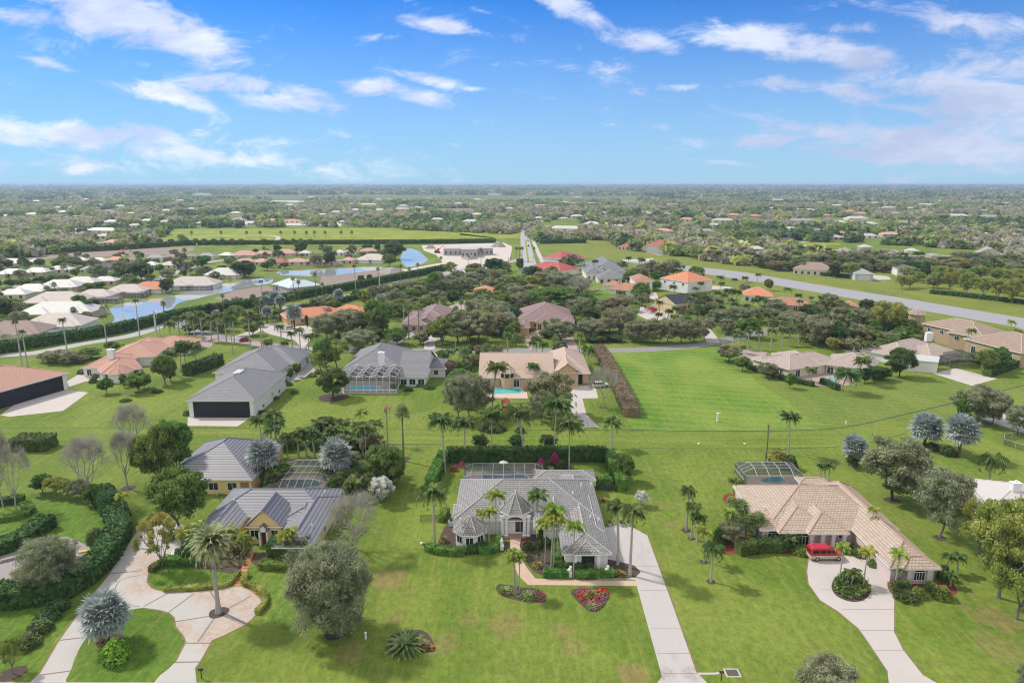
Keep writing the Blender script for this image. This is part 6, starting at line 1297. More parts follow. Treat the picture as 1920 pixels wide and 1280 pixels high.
hedge('rounded low hedge at the left end of the driveway lawn', [(283, 1073), (298, 1062), (310, 1058)], 1.1, .9, L_HEDGED, 26, .2, sm=3)
hedge('long clipped hedge behind the central house', [(838, 865), (980, 864), (1137, 864)], 2.0, 3.3, L_HEDGED, 16, .3)
hedge('left side hedge of the central garden', [(833, 866), (820, 892), (806, 922)], 2.0, 2.9, L_HEDGE, 18, .3)
hedge('right side hedge of the central garden', [(1141, 862), (1152, 890), (1166, 922)], 2.2, 2.9, L_HEDGE, 18, .3)
hedge('short hedge between the central house and the right side hedge', [(1118, 915), (1147, 915)], 1.6, 2.4, L_HEDGE, 18, .3)
hedge('curved low hedge under the left turret of the central house', [(801, 1028), (812, 1034), (845, 1038), (872, 1038)], 1.5, 1.1, L_HEDGE, 30, .2, sm=4)
hedge('low hedge right of the turret of the central house', [(875, 1036), (896, 1034), (908, 1024)], 1.3, 1.2, L_HEDGED, 28, .2, sm=3)
hedge('rounded low hedge left of the entry walk', [(898, 1036), (920, 1035), (934, 1025), (936, 1014)], 1.5, 1.2, L_HEDGE, 28, .2, sm=4)
hedge('low hedge below the garage wing left of the lion statue', [(1018, 1079), (1045, 1080), (1066, 1080)], 1.4, 1.1, L_HEDGE, 28, .2)
hedge('low hedge below the garage wing between the two lion statues', [(1078, 1082), (1150, 1080)], 1.4, 1.1, L_HEDGE, 28, .2)
hedge('inner low hedge against the garage wall of the central house', [(1048, 1068), (1112, 1068)], 1.2, 1.1, L_HEDGED, 28, .2)
hedge('low border hedge along the left of the garage wing', [(1042, 1020), (1046, 1066)], 1.5, 1.2, L_HEDGE, 28, .2)
hedge('tall hedge beside the peach-roofed house entrance lawn', [(1382, 1036), (1430, 1030), (1456, 1030), (1478, 1026)], 2.6, 1.9, L_HEDGED, 18, .28, sm=3)
hedge('short clipped hedge on the left side of the central house', [(828, 980), (838, 962)], 1.2, 1.3, L_HEDGE, 22, .25)
hedge('small dark clipped hedge standing alone at the left', [(30, 840), (98, 840)], 5, 2.9, L_HEDGED, 12, .35)
hedge('bushy hedge row between the two left properties', [(-20, 1135), (60, 1128), (130, 1110), (190, 1065), (222, 1015), (224, 988), (208, 958), (188, 935)], 3.6, 3.0, L_HEDGED, 10, .45, sm=3)
hedge('curved clipped hedge at the left edge', [(-20, 978), (30, 972), (55, 962), (48, 948)], 1.8, 1.0, L_HEDGE, 22, .25, sm=3)
hedge('short clipped hedge by the bare trees at the left edge', [(-20, 948), (46, 940)], 1.6, 1.3, L_HEDGED, 22, .25)
hedge('dark bushy hedge beside the old paved drive', [(-20, 1040), (40, 1022), (70, 1000), (94, 985)], 3.2, 2.2, L_HEDGED, 12, .4, sm=3)
hedge('brownish hedge line between the straw-roofed house and open lawn', [(1122, 658), (1140, 690), (1165, 740), (1184, 782)], 4.2, 2.6, L_BROWN, 9, .4, sm=3)
hedge('dark hedge beside the salmon-roofed house', [(350, 705), (395, 690), (412, 682)], 3.5, 3.6, L_HEDGED, 7, .5)
hedge('low hedge round the pool of the cream tan-roofed house', [(1400, 690), (1480, 716), (1515, 722), (1526, 724)], 1.6, 1.4, L_HEDGED, 10, .4)
hedge('low hedge in front of the small blue pool', [(1540, 718), (1572, 732)], 1.6, 1.6, L_HEDGED, 10, .4)
hedge('clipped hedge at the right edge beside the concrete pad', [(1850, 706), (1925, 680)], 2.5, 2.4, L_HEDGED, 8, .5)
hedge('long dark hedge wall between the street and the lake', [(-60, 672), (0, 662), (100, 645), (200, 628), (300, 606), (330, 598), (400, 586), (480, 574), (560, 560), (680, 538), (760, 522), (840, 506)], 4, 4.0, L_HEDGED, 3, .8, sm=3)
hedge('clipped hedge along the orange-roofed house boundary', [(520, 598), (560, 582), (640, 568), (660, 562)], 3, 2.5, L_HEDGED, 4, .7)
hedge('dark hedge beyond the grey trees left of the boulevard', [(660, 562), (740, 548), (800, 532), (830, 526)], 3, 3.0, L_HEDGED, 4, .7)
hedge('long straight hedge across the far side of the lots', [(-60, 484), (120, 474), (230, 468), (365, 459)], 5, 4.5, L_HEDGED, 1.6, 1.2)
hedge('long straight hedge below the golf grass', [(372, 459), (600, 458), (780, 457), (930, 455)], 5, 4, L_HEDGED, 1.6, 1.2)
hedge('clipped hedge at the top of the airfield grass', [(1012, 457), (1060, 456), (1098, 455)], 5, 4, L_HEDGED, 1.6, 1.2)
hedge('low hedge along the runway edge at right', [(1745, 550), (1800, 556), (1925, 570)], 3, 2.0, L_HEDGED, 4, .7)
hedge('low hedge in front of the brown-grey-roofed runway house', [(1496, 510), (1545, 517), (1600, 521)], 3, 2.0, L_HEDGED, 4, .8)
hedge('short hedge beside the purple-brown-roofed house', [(1078, 612), (1096, 611)], 4, 3, L_HEDGED, 5, .6)
hedge('dark clipped hedges behind the rust-roofed outbuilding', [(1512, 577), (1560, 578)], 4, 3, L_HEDGED, 4, .6)
# ---------------------------------------------------------------- middle distance, one by one
MID = '''green 612 692 634 52|yellow 632 690 632 56|yellow 602 695 650 40|dark 625 745 690 64|grey 612 635 586 62|grey 650 632 580 76|grey 674 655 617 74|grey 690 622 588 60|green 706 630 562 50|green 718 622 566 50|dark 712 640 580 40|fan_palm 767 636 566 24|fan_palm 786 634 566 22
oak 860 642 582 70|oak 897 643 582 82|oak 930 630 585 60|grey 875 640 590 50|grey 815 560 522 40|green 812 560 510 34|grey 838 558 520 38|grey 868 556 518 42|grey 855 552 524 36|brown 905 560 540 40|grey 500 560 545 20
grey 895 602 560 60|grey 920 612 560 70|grey 945 625 585 60|dark 960 575 548 46|grey 975 580 548 50|green 990 572 545 40|flattop 1035 582 540 96|green 1062 584 545 50|dark 1075 578 548 40|bare 1077 556 518 44|bare 1093 564 521 44|grey 1050 545 508 60|grey 1025 535 505 50|oak 1072 505 476 38|oak 1060 507 480 30
silver_palm 952 625 585 34|fan_palm 968 648 622 22|silver_palm 985 525 500 22|silver_palm 997 525 500 22|silver_palm 1010 527 502 20|dark 927 512 484 44|dark 975 508 483 18|oak 905 520 500 30
oak 1125 625 598 52|oak 1142 622 590 44|grey 1160 628 572 66|brown 1150 590 556 50|grey 1135 590 560 40|grey 1200 642 598 50|grey 1225 643 596 52|grey 1250 643 596 54|grey 1276 642 594 52|grey 1300 641 596 50|grey 1320 636 590 40|grey 1186 640 602 40
oak 1222 520 487 38|oak 1260 520 486 48|oak 1240 524 490 36|oak 1205 530 500 26|green 1232 530 506 22|coconut_palm 1176 510 481 14|coconut_palm 1197 505 482 14|coconut_palm 1200 512 484 16|coconut_palm 1113 520 486 16|royal_palm 1090 515 484 14
royal_palm 1356 649 612 18|royal_palm 1387 655 620 18|royal_palm 1402 655 616 18|royal_palm 1422 657 618 20|royal_palm 1445 655 614 24|royal_palm 1467 648 612 24|royal_palm 1376 648 618 16|small_palm 1378 662 626 22|small_palm 1392 662 648 14|royal_palm 1480 648 610 22|royal_palm 1497 645 608 20
oak 1365 678 646 52|green 1392 695 668 32|oak 1440 708 680 44|green 1481 728 700 24|small_palm 1515 716 688 24|small_palm 1521 718 690 22|coconut_palm 1578 735 688 60|coconut_palm 1605 720 668 40|dark 1640 715 686 34|dark 1655 712 688 34|dark 1620 718 690 30|dark 1686 706 652 56|small_palm 1545 690 672 18
grey 1590 655 630 44|grey 1345 608 578 40|grey 1372 606 575 44|grey 1400 605 574 44|grey 1425 605 575 40|grey 1448 604 578 40|grey 1480 608 582 44|grey 1500 640 585 56|grey 1530 648 590 64|grey 1552 640 600 50|oak 1580 627 575 66|oak 1605 620 578 50|dark 1560 618 580 40|dark 1625 590 560 34|yellow 1660 630 558 66|dark 1515 605 570 40
royal_palm 1420 668 600 1|grey 1455 600 560 40|dark 1330 600 570 36|oak 1310 590 560 30'''
MID2 = '''coconut_palm 1350 560 528 16|coconut_palm 1366 570 540 26|coconut_palm 1380 572 542 24|coconut_palm 1400 530 518 16|coconut_palm 1420 528 512 14|green 1440 545 522 18|coconut_palm 1340 568 545 20|coconut_palm 1300 590 548 24|coconut_palm 1285 600 555 22|coconut_palm 1315 585 552 24|coconut_palm 1198 585 556 24|royal_palm 1236 592 562 18|coconut_palm 1325 575 550 24|coconut_palm 1345 590 560 24
coconut_palm 1425 580 555 26|coconut_palm 1440 585 560 24|coconut_palm 1455 590 562 24|coconut_palm 1410 580 558 22|coconut_palm 1470 592 568 22|coconut_palm 1355 600 570 22|coconut_palm 1310 605 570 24|coconut_palm 1270 605 575 22|coconut_palm 1290 612 580 22|coconut_palm 1250 605 578 22|coconut_palm 1230 610 585 18|royal_palm 1568 580 560 14|royal_palm 1520 575 555 12|coconut_palm 1492 570 550 18|coconut_palm 1375 592 565 20|coconut_palm 1395 595 568 20
royal_palm 1635 672 640 18|royal_palm 1600 668 640 20|royal_palm 1615 672 642 18|royal_palm 1625 670 640 18|royal_palm 1650 665 634 20|royal_palm 1660 660 636 18|green 1690 640 615 44|green 1640 640 618 44|green 1600 640 610 30|green 1670 650 630 34|green 1715 625 605 30|green 1850 700 655 44|green 1870 695 650 40|green 1840 690 660 34|dark 1905 680 650 30|yellow 1560 660 630 30|yellow 1615 625 605 30|green 1545 640 625 30
yellow 1758 545 498 30|yellow 1780 548 500 34|yellow 1812 553 508 36|yellow 1842 560 515 36|yellow 1870 565 518 36|yellow 1895 570 520 36|yellow 1760 525 495 40|yellow 1800 530 500 40|yellow 1840 525 495 40|yellow 1870 530 500 40|yellow 1900 535 502 40|yellow 1722 530 508 24|yellow 1705 540 516 26|yellow 1690 542 514 30|yellow 1920 545 510 36|dark 1732 528 490 20|dark 1562 520 492 26|yellow 1594 522 488 36|dark 1652 505 480 26
oak 1340 485 468 34|oak 1360 490 470 30|green 1380 492 472 30|coconut_palm 1350 490 470 14|coconut_palm 1395 492 470 14|grey 1445 498 470 34|dark 1460 504 478 26|grey 1435 502 474 28|coconut_palm 1500 490 460 16|coconut_palm 1520 492 462 16|coconut_palm 1535 490 460 16|coconut_palm 1550 492 464 16|coconut_palm 1480 488 462 16|grey 1600 500 470 36|grey 1620 490 465 30|grey 1640 495 470 30|grey 1570 490 466 30
coconut_palm 437 665 590 34|royal_palm 470 655 580 34|royal_palm 397 640 590 24|royal_palm 380 638 582 28|royal_palm 410 640 586 26|royal_palm 425 642 586 26|royal_palm 440 645 578 30|royal_palm 365 635 590 24|royal_palm 352 632 588 30|royal_palm 320 635 600 28|royal_palm 337 630 590 24|royal_palm 492 665 600 20|coconut_palm 515 620 590 24|coconut_palm 498 670 636 24|coconut_palm 510 672 638 20|coconut_palm 530 675 640 22|royal_palm 550 672 620 20|royal_palm 565 680 614 22|royal_palm 580 668 625 22|royal_palm 593 670 624 20|green 548 680 652 22|silver_palm 516 585 545 28|silver_palm 553 625 570 34|silver_palm 613 600 575 30|dark 576 618 590 8
coconut_palm 330 705 655 34|coconut_palm 350 700 640 40|coconut_palm 370 695 640 40|coconut_palm 340 698 650 36|green 310 720 664 46|green 260 735 698 50|green 200 738 708 30|dark 320 715 680 24|green 232 725 700 16|green 180 715 700 14|green 270 728 702 30|green 300 735 700 1
grey 110 680 655 50|grey 130 682 658 44|grey 150 680 664 36|grey 90 678 658 36|green 170 672 652 44|green 210 660 640 30|green 380 625 605 30|green 355 625 608 30|dark 400 618 600 20'''
for ln in (MID+'\n'+MID2).split('\n'):
    for e in ln.split('|'):
        k, a, b, c, d = e.split(); 
        if float(d) < 2: continue
        T(k, float(a), float(b), float(c), float(d))
MID3 = '''royal_palm 42 688 600 14|royal_palm 52 688 618 16|royal_palm 126 660 595 18|royal_palm 200 642 590 14|royal_palm 262 632 560 14|fan_palm 309 600 564 12|fan_palm 420 588 550 10|royal_palm 492 565 525 10|fan_palm 605 558 528 10|fan_palm 552 566 518 10|fan_palm 562 565 524 10|fan_palm 593 560 510 10|royal_palm 667 543 496 10|fan_palm 752 530 495 9|fan_palm 768 528 500 9|fan_palm 784 525 492 9|fan_palm 710 538 500 9|fan_palm 827 500 480 8|fan_palm 878 500 476 8|fan_palm 902 512 464 10
oak 227 525 490 36|dark 265 525 490 46|dark 232 522 495 34|oak 140 502 480 36|grey 185 522 495 36|green 142 520 504 20|green 215 528 510 22|green 252 533 520 24|green 283 530 514 20|green 185 540 528 26|green 168 545 530 24|green 345 520 505 18|grey 403 525 508 22|dark 458 520 488 48|oak 335 505 480 26|green 265 490 472 14|green 380 505 478 30|grey 430 500 482 22|dark 740 487 452 44|grey 612 475 458 30|grey 595 500 475 30|dark 565 478 452 28|dark 620 498 470 26|dark 520 475 458 18|green 480 478 466 14|green 500 478 466 14|oak 660 480 458 22|green 730 500 475 30|dark 708 475 455 14|dark 695 470 458 10
green 100 535 515 26|green 80 545 528 20|green 20 580 560 44|dark 10 600 560 40|green 30 560 545 20|green 60 585 570 20|green 100 555 540 16|dark 160 592 562 36|green 150 575 552 28|green 5 610 590 30|green 15 505 485 22|green 45 505 482 20|green 75 500 484 20|green 110 505 485 30|oak 125 498 478 30|green 195 555 540 22|green 220 555 540 16|dark 312 550 522 22|green 320 545 520 14|green 275 500 485 16|green 300 512 495 20|oak 355 505 490 26|green 370 520 512 30|fan_palm 105 560 528 12|fan_palm 140 600 574 14|small_palm 100 578 566 14|small_palm 120 575 565 14|bare 195 605 572 14|bare 202 600 570 10|bare 230 582 555 12|bare 432 540 516 8
dark 377 590 572 18|dark 393 590 568 20|dark 410 588 568 22|dark 678 535 515 16|dark 693 530 514 14|dark 375 600 580 16|grey 425 580 560 16|grey 445 575 555 24|grey 475 565 550 12|grey 720 555 532 26|grey 748 545 528 28|grey 770 550 525 40|grey 700 560 535 26|dark 668 560 542 20|yellow 685 575 545 30|coconut_palm 683 575 545 24|silver_palm 715 580 550 24|grey 745 585 540 40|grey 732 570 545 30|green 800 588 558 36|green 780 580 558 22|oak 760 580 555 22|royal_palm 758 605 570 20|green 790 570 560 30|fan_palm 865 605 560 14|fan_palm 877 606 562 16|fan_palm 855 610 572 14|grey 845 540 515 30|grey 820 535 508 30|yellow 845 515 490 30|yellow 880 520 500 20|grey 880 545 520 40|dark 860 560 535 20
green 640 745 705 1|grey 775 700 670 1|brown 845 705 672 28|green 876 705 680 22|brown 885 690 665 26|green 830 680 655 30|green 800 680 655 1|green 878 668 645 24|fan_palm 912 672 642 22|fan_palm 925 675 645 20|fan_palm 936 672 645 20|small_palm 842 678 655 26|small_palm 860 675 650 26|small_palm 832 682 660 20|royal_palm 952 662 622 22|coconut_palm 1005 668 630 30|coconut_palm 1015 670 640 24|small_palm 998 668 640 22|oak 1045 664 640 24|oak 1055 662 638 22|fan_palm 1040 660 628 20|royal_palm 1086 664 625 16|queen_palm 1103 680 648 30|green 970 640 628 30|dark 1025 632 620 40|fan_palm 1045 628 595 18|fan_palm 1036 628 596 16|fan_palm 1022 627 600 14|green 955 640 610 24|coconut_palm 915 640 615 24|dark 1110 642 630 30|dark 1150 640 628 40|dark 1130 642 632 30|green 648 742 712 1|small_palm 535 728 710 20|small_palm 505 752 735 18|green 545 712 690 16|green 556 706 680 18|small_palm 880 730 705 1|green 790 838 812 1'''
for ln in MID3.split('\n'):
    for e in ln.split('|'):
        k, a, b, c, d = e.split()
        if float(d) < 2: continue
        T(k, float(a), float(b), float(c), float(d))
for (px, w) in [(275, 14), (300, 14), (322, 14), (348, 14), (367, 14), (384, 14), (402, 14), (418, 14), (435, 14), (453, 14), (495, 16), (531, 12), (550, 12), (565, 12), (582, 12)]: T('green', px, 460, 447, w)
for px in (360, 415, 463, 488, 527, 553, 575, 590, 610, 640, 660): T('fan_palm', px, 446, 432, 8)
for px in (968, 974, 979, 1001): T('fan_palm', px, 490 if px < 990 else 485, 462, 8)
for q in [('round_shrub', 552, 737, 14, 1.4), ('dark_shrub', 598, 700, 18, 1.2), ('round_shrub', 585, 706, 18, 1.3), ('dark_shrub', 765, 732, 20, 1.2), ('round_shrub', 790, 722, 26, 1.0), ('dark_shrub', 805, 728, 22, .9), ('round_shrub', 745, 725, 30, 1.0), ('dark_shrub', 540, 722, 18, 1.2), ('dark_shrub', 512, 748, 22, 1.0), ('dark_shrub', 490, 775, 22, .9), ('dark_shrub', 350, 778, 14, 1.4), ('dark_shrub', 295, 735, 22, .8), ('dark_shrub', 235, 752, 22, .8), ('pink_shrub', 812, 614, 8, 2.0), ('round_shrub', 780, 614, 24, 1.2), ('round_shrub', 808, 617, 22, 1.0), ('round_shrub', 758, 622, 18, 1.4), ('round_shrub', 920, 705, 20, 1.2), ('brown_shrub', 1008, 768, 24, 1.6), ('dark_shrub', 1045, 805, 22, 1.6), ('dark_shrub', 925, 805, 50, 1.6), ('dark_shrub', 975, 810, 20, 1.5)]: S(*q)
S('dark_shrub', 155, 700, 20, 1.6); S('dark_shrub', 175, 717, 16, 1.6); S('dark_shrub', 228, 716, 16, 1.6)
# ---------------------------------------------------------------- planting between the houses
FOOT = []
for o in list(COL.objects):
    if o.parent is None and o.type == 'EMPTY' and o.get('category') in ('house', 'hangar', 'garage', 'outbuilding', 'building', 'pool enclosure', 'swimming pool', 'car', 'shed'):
        for ch in o.children:
            if ch.type == 'MESH' and ch.name.split('.')[0] in ('wall', 'screen', 'pool_deck', 'body'):
                n = len(ch.data.vertices); v = np.empty(n*3, dtype=np.float32); ch.data.vertices.foreach_get('co', v); v = v.reshape(-1, 3)
                # one footprint per separate box of eight corners, else the whole
                st = 8 if False else n
                FOOT.append((v[:, 0].min()+o.location.x-1.5, v[:, 1].min()+o.location.y-(1.5 if o.location.y < 300 else 9), v[:, 0].max()+o.location.x+1.5, v[:, 1].max()+o.location.y+1))
KEEP = []
for o in list(COL.objects):
    if o.get('kind') == 'structure' and o.name.split('.')[0] in ('street', 'driveway', 'water', 'runway', 'boulevard', 'footpath', 'taxiway', 'apron', 'parking_pad', 'dirt_lot', 'sand_lot'):
        me = o.data
        for p in me.polygons: KEEP.append([(me.vertices[i].co.x, me.vertices[i].co.y) for i in p.vertices])
KB = [(min(q[0] for q in P), min(q[1] for q in P), max(q[0] for q in P), max(q[1] for q in P)) for P in KEEP]
OCC = [(o.location.x, o.location.y) for o, d, k, H, W in ALL if k != 'house']
def blocked(x, y, r):
    for (a, b, c, d) in FOOT:
        if a < x < c and b < y < d: return True
    for P, (a, b, c, d) in zip(KEEP, KB):
        if a < x < c and b < y < d and inside(x, y, P): return True
    return any(abs(x-u) < r and abs(y-v) < r for u, v in OCC)
g4 = np.random.default_rng(21)
def infill(poly, n, kinds, w, gap=4.0):
    lo = np.min(poly, 0); hi = np.max(poly, 0); done = 0
    for _ in range(n*12):
        if done >= n: break
        px, py = g4.uniform(lo[0], hi[0]), g4.uniform(lo[1], hi[1])
        if not inside(px, py, poly): continue
        x, y, _z = G(px, py)
        if blocked(x, y, gap): continue
        k = kinds[int(g4.integers(0, len(kinds)))]; W = g4.uniform(*w)
        if k in PALMW: place(k, x, y, g4.uniform(5, 11), g4.uniform(4, 6))
        elif 'shrub' in k: place(k, x, y, W*.28, W*.45)
        else: place(k, x, y, W*g4.uniform(.6, .85), W)
        OCC.append((x, y)); done += 1
MX = ['grey', 'oak', 'green', 'dark', 'grey', 'small_palm', 'coconut_palm', 'fan_palm', 'round_shrub', 'oak']
infill([(-10, 488), (240, 480), (470, 478), (720, 470), (740, 500), (560, 500), (400, 531), (200, 560), (165, 590), (-10, 630)], 115, MX, (5, 10), 4.5)
infill([(-10, 590), (60, 580), (200, 560), (170, 610), (-10, 640)], 14, MX, (6, 10), 4.5)
infill([(560, 640), (745, 560), (900, 505), (1080, 505), (1120, 590), (1110, 640), (900, 645), (745, 650)], 85, ['grey', 'oak', 'dark', 'green', 'green', 'oak', 'fan_palm', 'coconut_palm', 'yellow', 'green'], (8, 14), 5)
infill([(1120, 500), (1300, 520), (1420, 555), (1620, 590), (1700, 640), (1640, 660), (1480, 640), (1320, 640), (1180, 620)], 80, ['coconut_palm', 'grey', 'oak', 'green', 'small_palm', 'coconut_palm', 'dark', 'round_shrub'], (7, 12), 4.5)
infill([(340, 600), (400, 590), (640, 560), (640, 600), (560, 640), (500, 640), (380, 635)], 26, ['royal_palm', 'coconut_palm', 'grey', 'green', 'dark', 'silver_palm', 'round_shrub'], (6, 10), 5)
infill([(1560, 590), (1700, 600), (1730, 625), (1700, 645), (1660, 680), (1600, 660)], 26, ['green', 'small_palm', 'yellow', 'dark', 'grey', 'lime_shrub', 'coconut_palm'], (5, 10), 3.5)
infill([(1800, 665), (1920, 640), (1920, 672), (1850, 700)], 16, ['green', 'small_palm', 'lime_shrub', 'dark', 'garden_palm'], (5, 8), 3)
infill([(830, 660), (905, 660), (905, 700), (850, 720)], 10, ['small_palm', 'green', 'brown', 'round_shrub', 'fan_palm'], (4, 7), 2.5)
infill([(1300, 470), (1640, 498), (1745, 512), (1930, 500), (1930, 560), (1740, 540), (1660, 520), (1600, 512), (1480, 500), (1330, 482)], 60, ['grey', 'oak', 'green', 'coconut_palm', 'dark', 'yellow', 'coconut_palm'], (8, 13), 5)
infill([(600, 815), (705, 820), (715, 880), (660, 940), (625, 920), (612, 862)], 22, ['green', 'dark', 'small_palm', 'grey', 'garden_palm', 'round_shrub', 'oak'], (4, 7), 2.2)
infill([(500, 830), (610, 830), (600, 858), (490, 862)], 9, ['green', 'dark', 'small_palm', 'round_shrub'], (3, 5.5), 2.2)
infill([(835, 700), (915, 700), (905, 780), (850, 780)], 4, ['grey', 'green'], (5, 8), 3)
# ---------------------------------------------------------------- scattered trees: nearest ones singly, the rest a far-off wood
EXC = [  # pixel polygons kept open (grass, roads, water, houses)
 [(330, 428), (600, 426), (850, 434), (960, 440), (980, 425), (1000, 450), (1012, 455), (1110, 450), (1150, 452), (1160, 466), (1270, 480), (1480, 512), (1620, 520), (1745, 540), (1930, 570), (1930, 1300), (-10, 1300), (-10, 490), (120, 474), (365, 452), (230, 466), (300, 445)],
 [(1290, 453), (1430, 453), (1420, 461), (1290, 461)], [(1495, 455), (1585, 455), (1580, 462), (1495, 461)], [(1770, 413), (1850, 412), (1850, 417), (1775, 417)], [(640, 427), (760, 427), (760, 433), (640, 432)], [(500, 410), (570, 411), (568, 416), (500, 415)], [(455, 414), (640, 417), (640, 424), (455, 421)], [(770, 427), (800, 427), (800, 430), (770, 430)], [(-10, 374), (310, 373), (200, 377), (-10, 380)]]
HB = [(lx-1, rx+1, py) for (lx, rx, py, c) in FAR]
for (o, d, k, H, W) in ALL:
    pass
def open_ground(px, py, foot=3):
    for P in EXC:
        if inside(px, py, P): return True
    for (a, b, q) in HB:
        if a-2 < px < b+2 and q-5 < py < q+(foot if foot < 2 else max(3.5, 8.5*1300/G(px, q)[1])): return True
    return False
kinds = ['oak', 'grey', 'grey', 'green', 'dark', 'oak', 'grey', 'yellow', 'brown', 'coconut_palm', 'dark']
g2 = np.random.default_rng(5); cand = []
for _ in range(60000):
    # uniform over the ground in view, thinner with distance
    y = 480*math.exp(g2.random()*math.log(2600/480)) ; x = (g2.random()*2-1)*.80*y; px, py = PX(x, y)
    if g2.random() > (y/2600)**.75+.18: continue
    if open_ground(px, py, 7): continue
    nz = math.sin(x*.011+y*.006)+math.sin(x*.004-y*.013+2)+math.sin(x*.023+1)*.5
    if nz > 1.2 or g2.random() < .05: continue
    cand.append((x, y, nz))
# keep trees apart
cell = {}; keep = []
for (x, y, nz) in cand:
    d = 8.0 if y < 1200 else 10
    c = (int(x//d), int(y//d)); 
    if c in cell: continue
    cell[c] = 1; keep.append((x, y, nz))
keep.sort(key=lambda t: t[1])
NI = 170
for (x, y, nz) in keep[:NI]:
    k = kinds[int(g2.integers(0, len(kinds)))]
    if k == 'coconut_palm': place(k, x, y, g2.uniform(9, 13), 7)
    else: W = g2.uniform(9, 16); place(k, x, y, W*g2.uniform(.55, .75), W)
WM = [leafm('leaf_wood_%s' % n_, a_, b_, .12, .3) for n_, a_, b_ in (('olive', (.19, .22, .09), (.33, .36, .17)), ('grey', (.25, .25, .17), (.40, .39, .29)), ('green', (.11, .19, .05), (.22, .33, .09)), ('dark', (.06, .11, .045), (.13, .20, .08)), ('lime', (.26, .32, .08), (.42, .46, .14)), ('tan', (.24, .21, .15), (.36, .32, .24)))]
def wood(name, pts, label):
    """far-off wood: every tree a heap of leaf clumps, one object"""
    V = []; M = []; mats = WM
    for (x, y, w, h, n, k) in pts:
        p, d = in_ball(n, g2, .25); p[:, 2] = np.abs(p[:, 2])*1.1-.1; C = np.array([x, y, h*.28])+p*np.array([w/2, w/2, h*.68])
        Q = leaf_quads(C, w*.30, d, 1.3, .55, g=g2); V.append(Q); M.append(np.full(n, k))
    V = np.concatenate(V); M = np.concatenate(M); V[:, :, 2] = np.maximum(V[:, :, 2], .03)
    o = link(name, quads_mesh(name, V, mats, M)); o['kind'] = 'stuff'; o['label'] = label
pk = [0, 1, 1, 2, 3, 0, 1, 4, 5, 3, 3]
pts = []
for (x, y, nz) in keep[NI:]:
    w = g2.uniform(8, 18)*(1 if y < 1200 else 1.1); fld = math.sin(x*.016+y*.003)+math.sin(y*.011-x*.006+1)+g2.normal()*.7
    k = 3 if fld > 1.2 else (2 if fld > .5 else (0 if fld > -.2 else (1 if fld > -1.2 else int(g2.choice([1, 4, 5, 2])))))
    pts.append((x, y, w, w*g2.uniform(.5, .8), 60 if y < 900 else (40 if y < 1500 else 28), k))
wood('wood', pts, 'wooded suburbs stretching into the distance')
pts = []
for _ in range(9000):
    y = 2600*math.exp(g2.random()*math.log(14000/2600)); x = (g2.random()*2-1)*.80*y; px, py = PX(x, y)
    band = math.sin(y*.0021)+math.sin(y*.0009+x*.0002)+math.sin(x*.0011+y*.0006)
    if band > .9 or open_ground(px, py, 1): continue
    s = y/2600; w = g2.uniform(18, 40)*s**.9; pts.append((x, y, w*1.8, g2.uniform(7, 13)+s, 16, [3, 3, 1, 0, 3, 2][int(g2.integers(0, 6))]))
wood('far_wood', pts, 'flat distant woodland up to the horizon')
print('trees kept', len(keep), 'far', len(pts), 'objs', len(ALL))
# ---------------------------------------------------------------- vehicles and small things
TYRE = plain('tyre', (.015, .015, .015), .8, .1); RIM = plain('rim', (.45, .45, .46), .35, .05, metal=.6); CARG = glass('car_glass', (.015, .018, .022), .06)
def wheels(r, xs, hw, rad, wd=.22):
    for x in xs:
        for sy in (-1, 1):
            m = MB(); n = 18; y0, y1 = (hw-wd, hw) if sy > 0 else (-hw, -hw+wd)
            prof = [(rad*.62, y0), (rad*.95, y0), (rad, y0+.04), (rad, y1-.04), (rad*.95, y1), (rad*.62, y1), (rad*.6, (y0+y1)/2)]
            for i in range(len(prof)-1):
                for k in range(n):
                    a, b = 2*math.pi*k/n, 2*math.pi*(k+1)/n; (r0, p0), (r1, p1) = prof[i], prof[i+1]
                    m.face([(x+r0*math.cos(a), p0, rad+r0*math.sin(a)), (x+r0*math.cos(b), p0, rad+r0*math.sin(b)), (x+r1*math.cos(b), p1, rad+r1*math.sin(b)), (x+r1*math.cos(a), p1, rad+r1*math.sin(a))])
            w = m.obj('wheel', TYRE, r); m = MB(); yy_ = y1-.03 if sy > 0 else y0+.03
            m.face([(x+rad*.61*math.cos(2*math.pi*k/n), yy_, rad+rad*.61*math.sin(2*math.pi*k/n)) for k in range(n)]); m.obj('rim', RIM, w)
def loft(m, secs, mat=0):
    """secs: (x, [(y,z)...]) closed sections"""
    for i in range(len(secs)-1):
        (xa, A_), (xb, B_) = secs[i], secs[i+1]; n = len(A_)
        for k in range(n): m.face([(xa, *A_[k]), (xa, *A_[(k+1) % n]), (xb, *B_[(k+1) % n]), (xb, *B_[k])], mat)
    m.face([(secs[0][0], *p) for p in reversed(secs[0][1])], mat); m.face([(secs[-1][0], *p) for p in secs[-1][1]], mat)
def sec(w, z0, z1, wt=None, r=.12):
    wt = w if wt is None else wt; zm = z0+(z1-z0)*.45
    return [(-w+r, z0), (w-r, z0), (w, z0+r), (w, zm), (wt, z1-r*.6), (wt-r, z1), (-wt+r, z1), (-wt, z1-r*.6), (-w, zm), (-w, z0+r)]
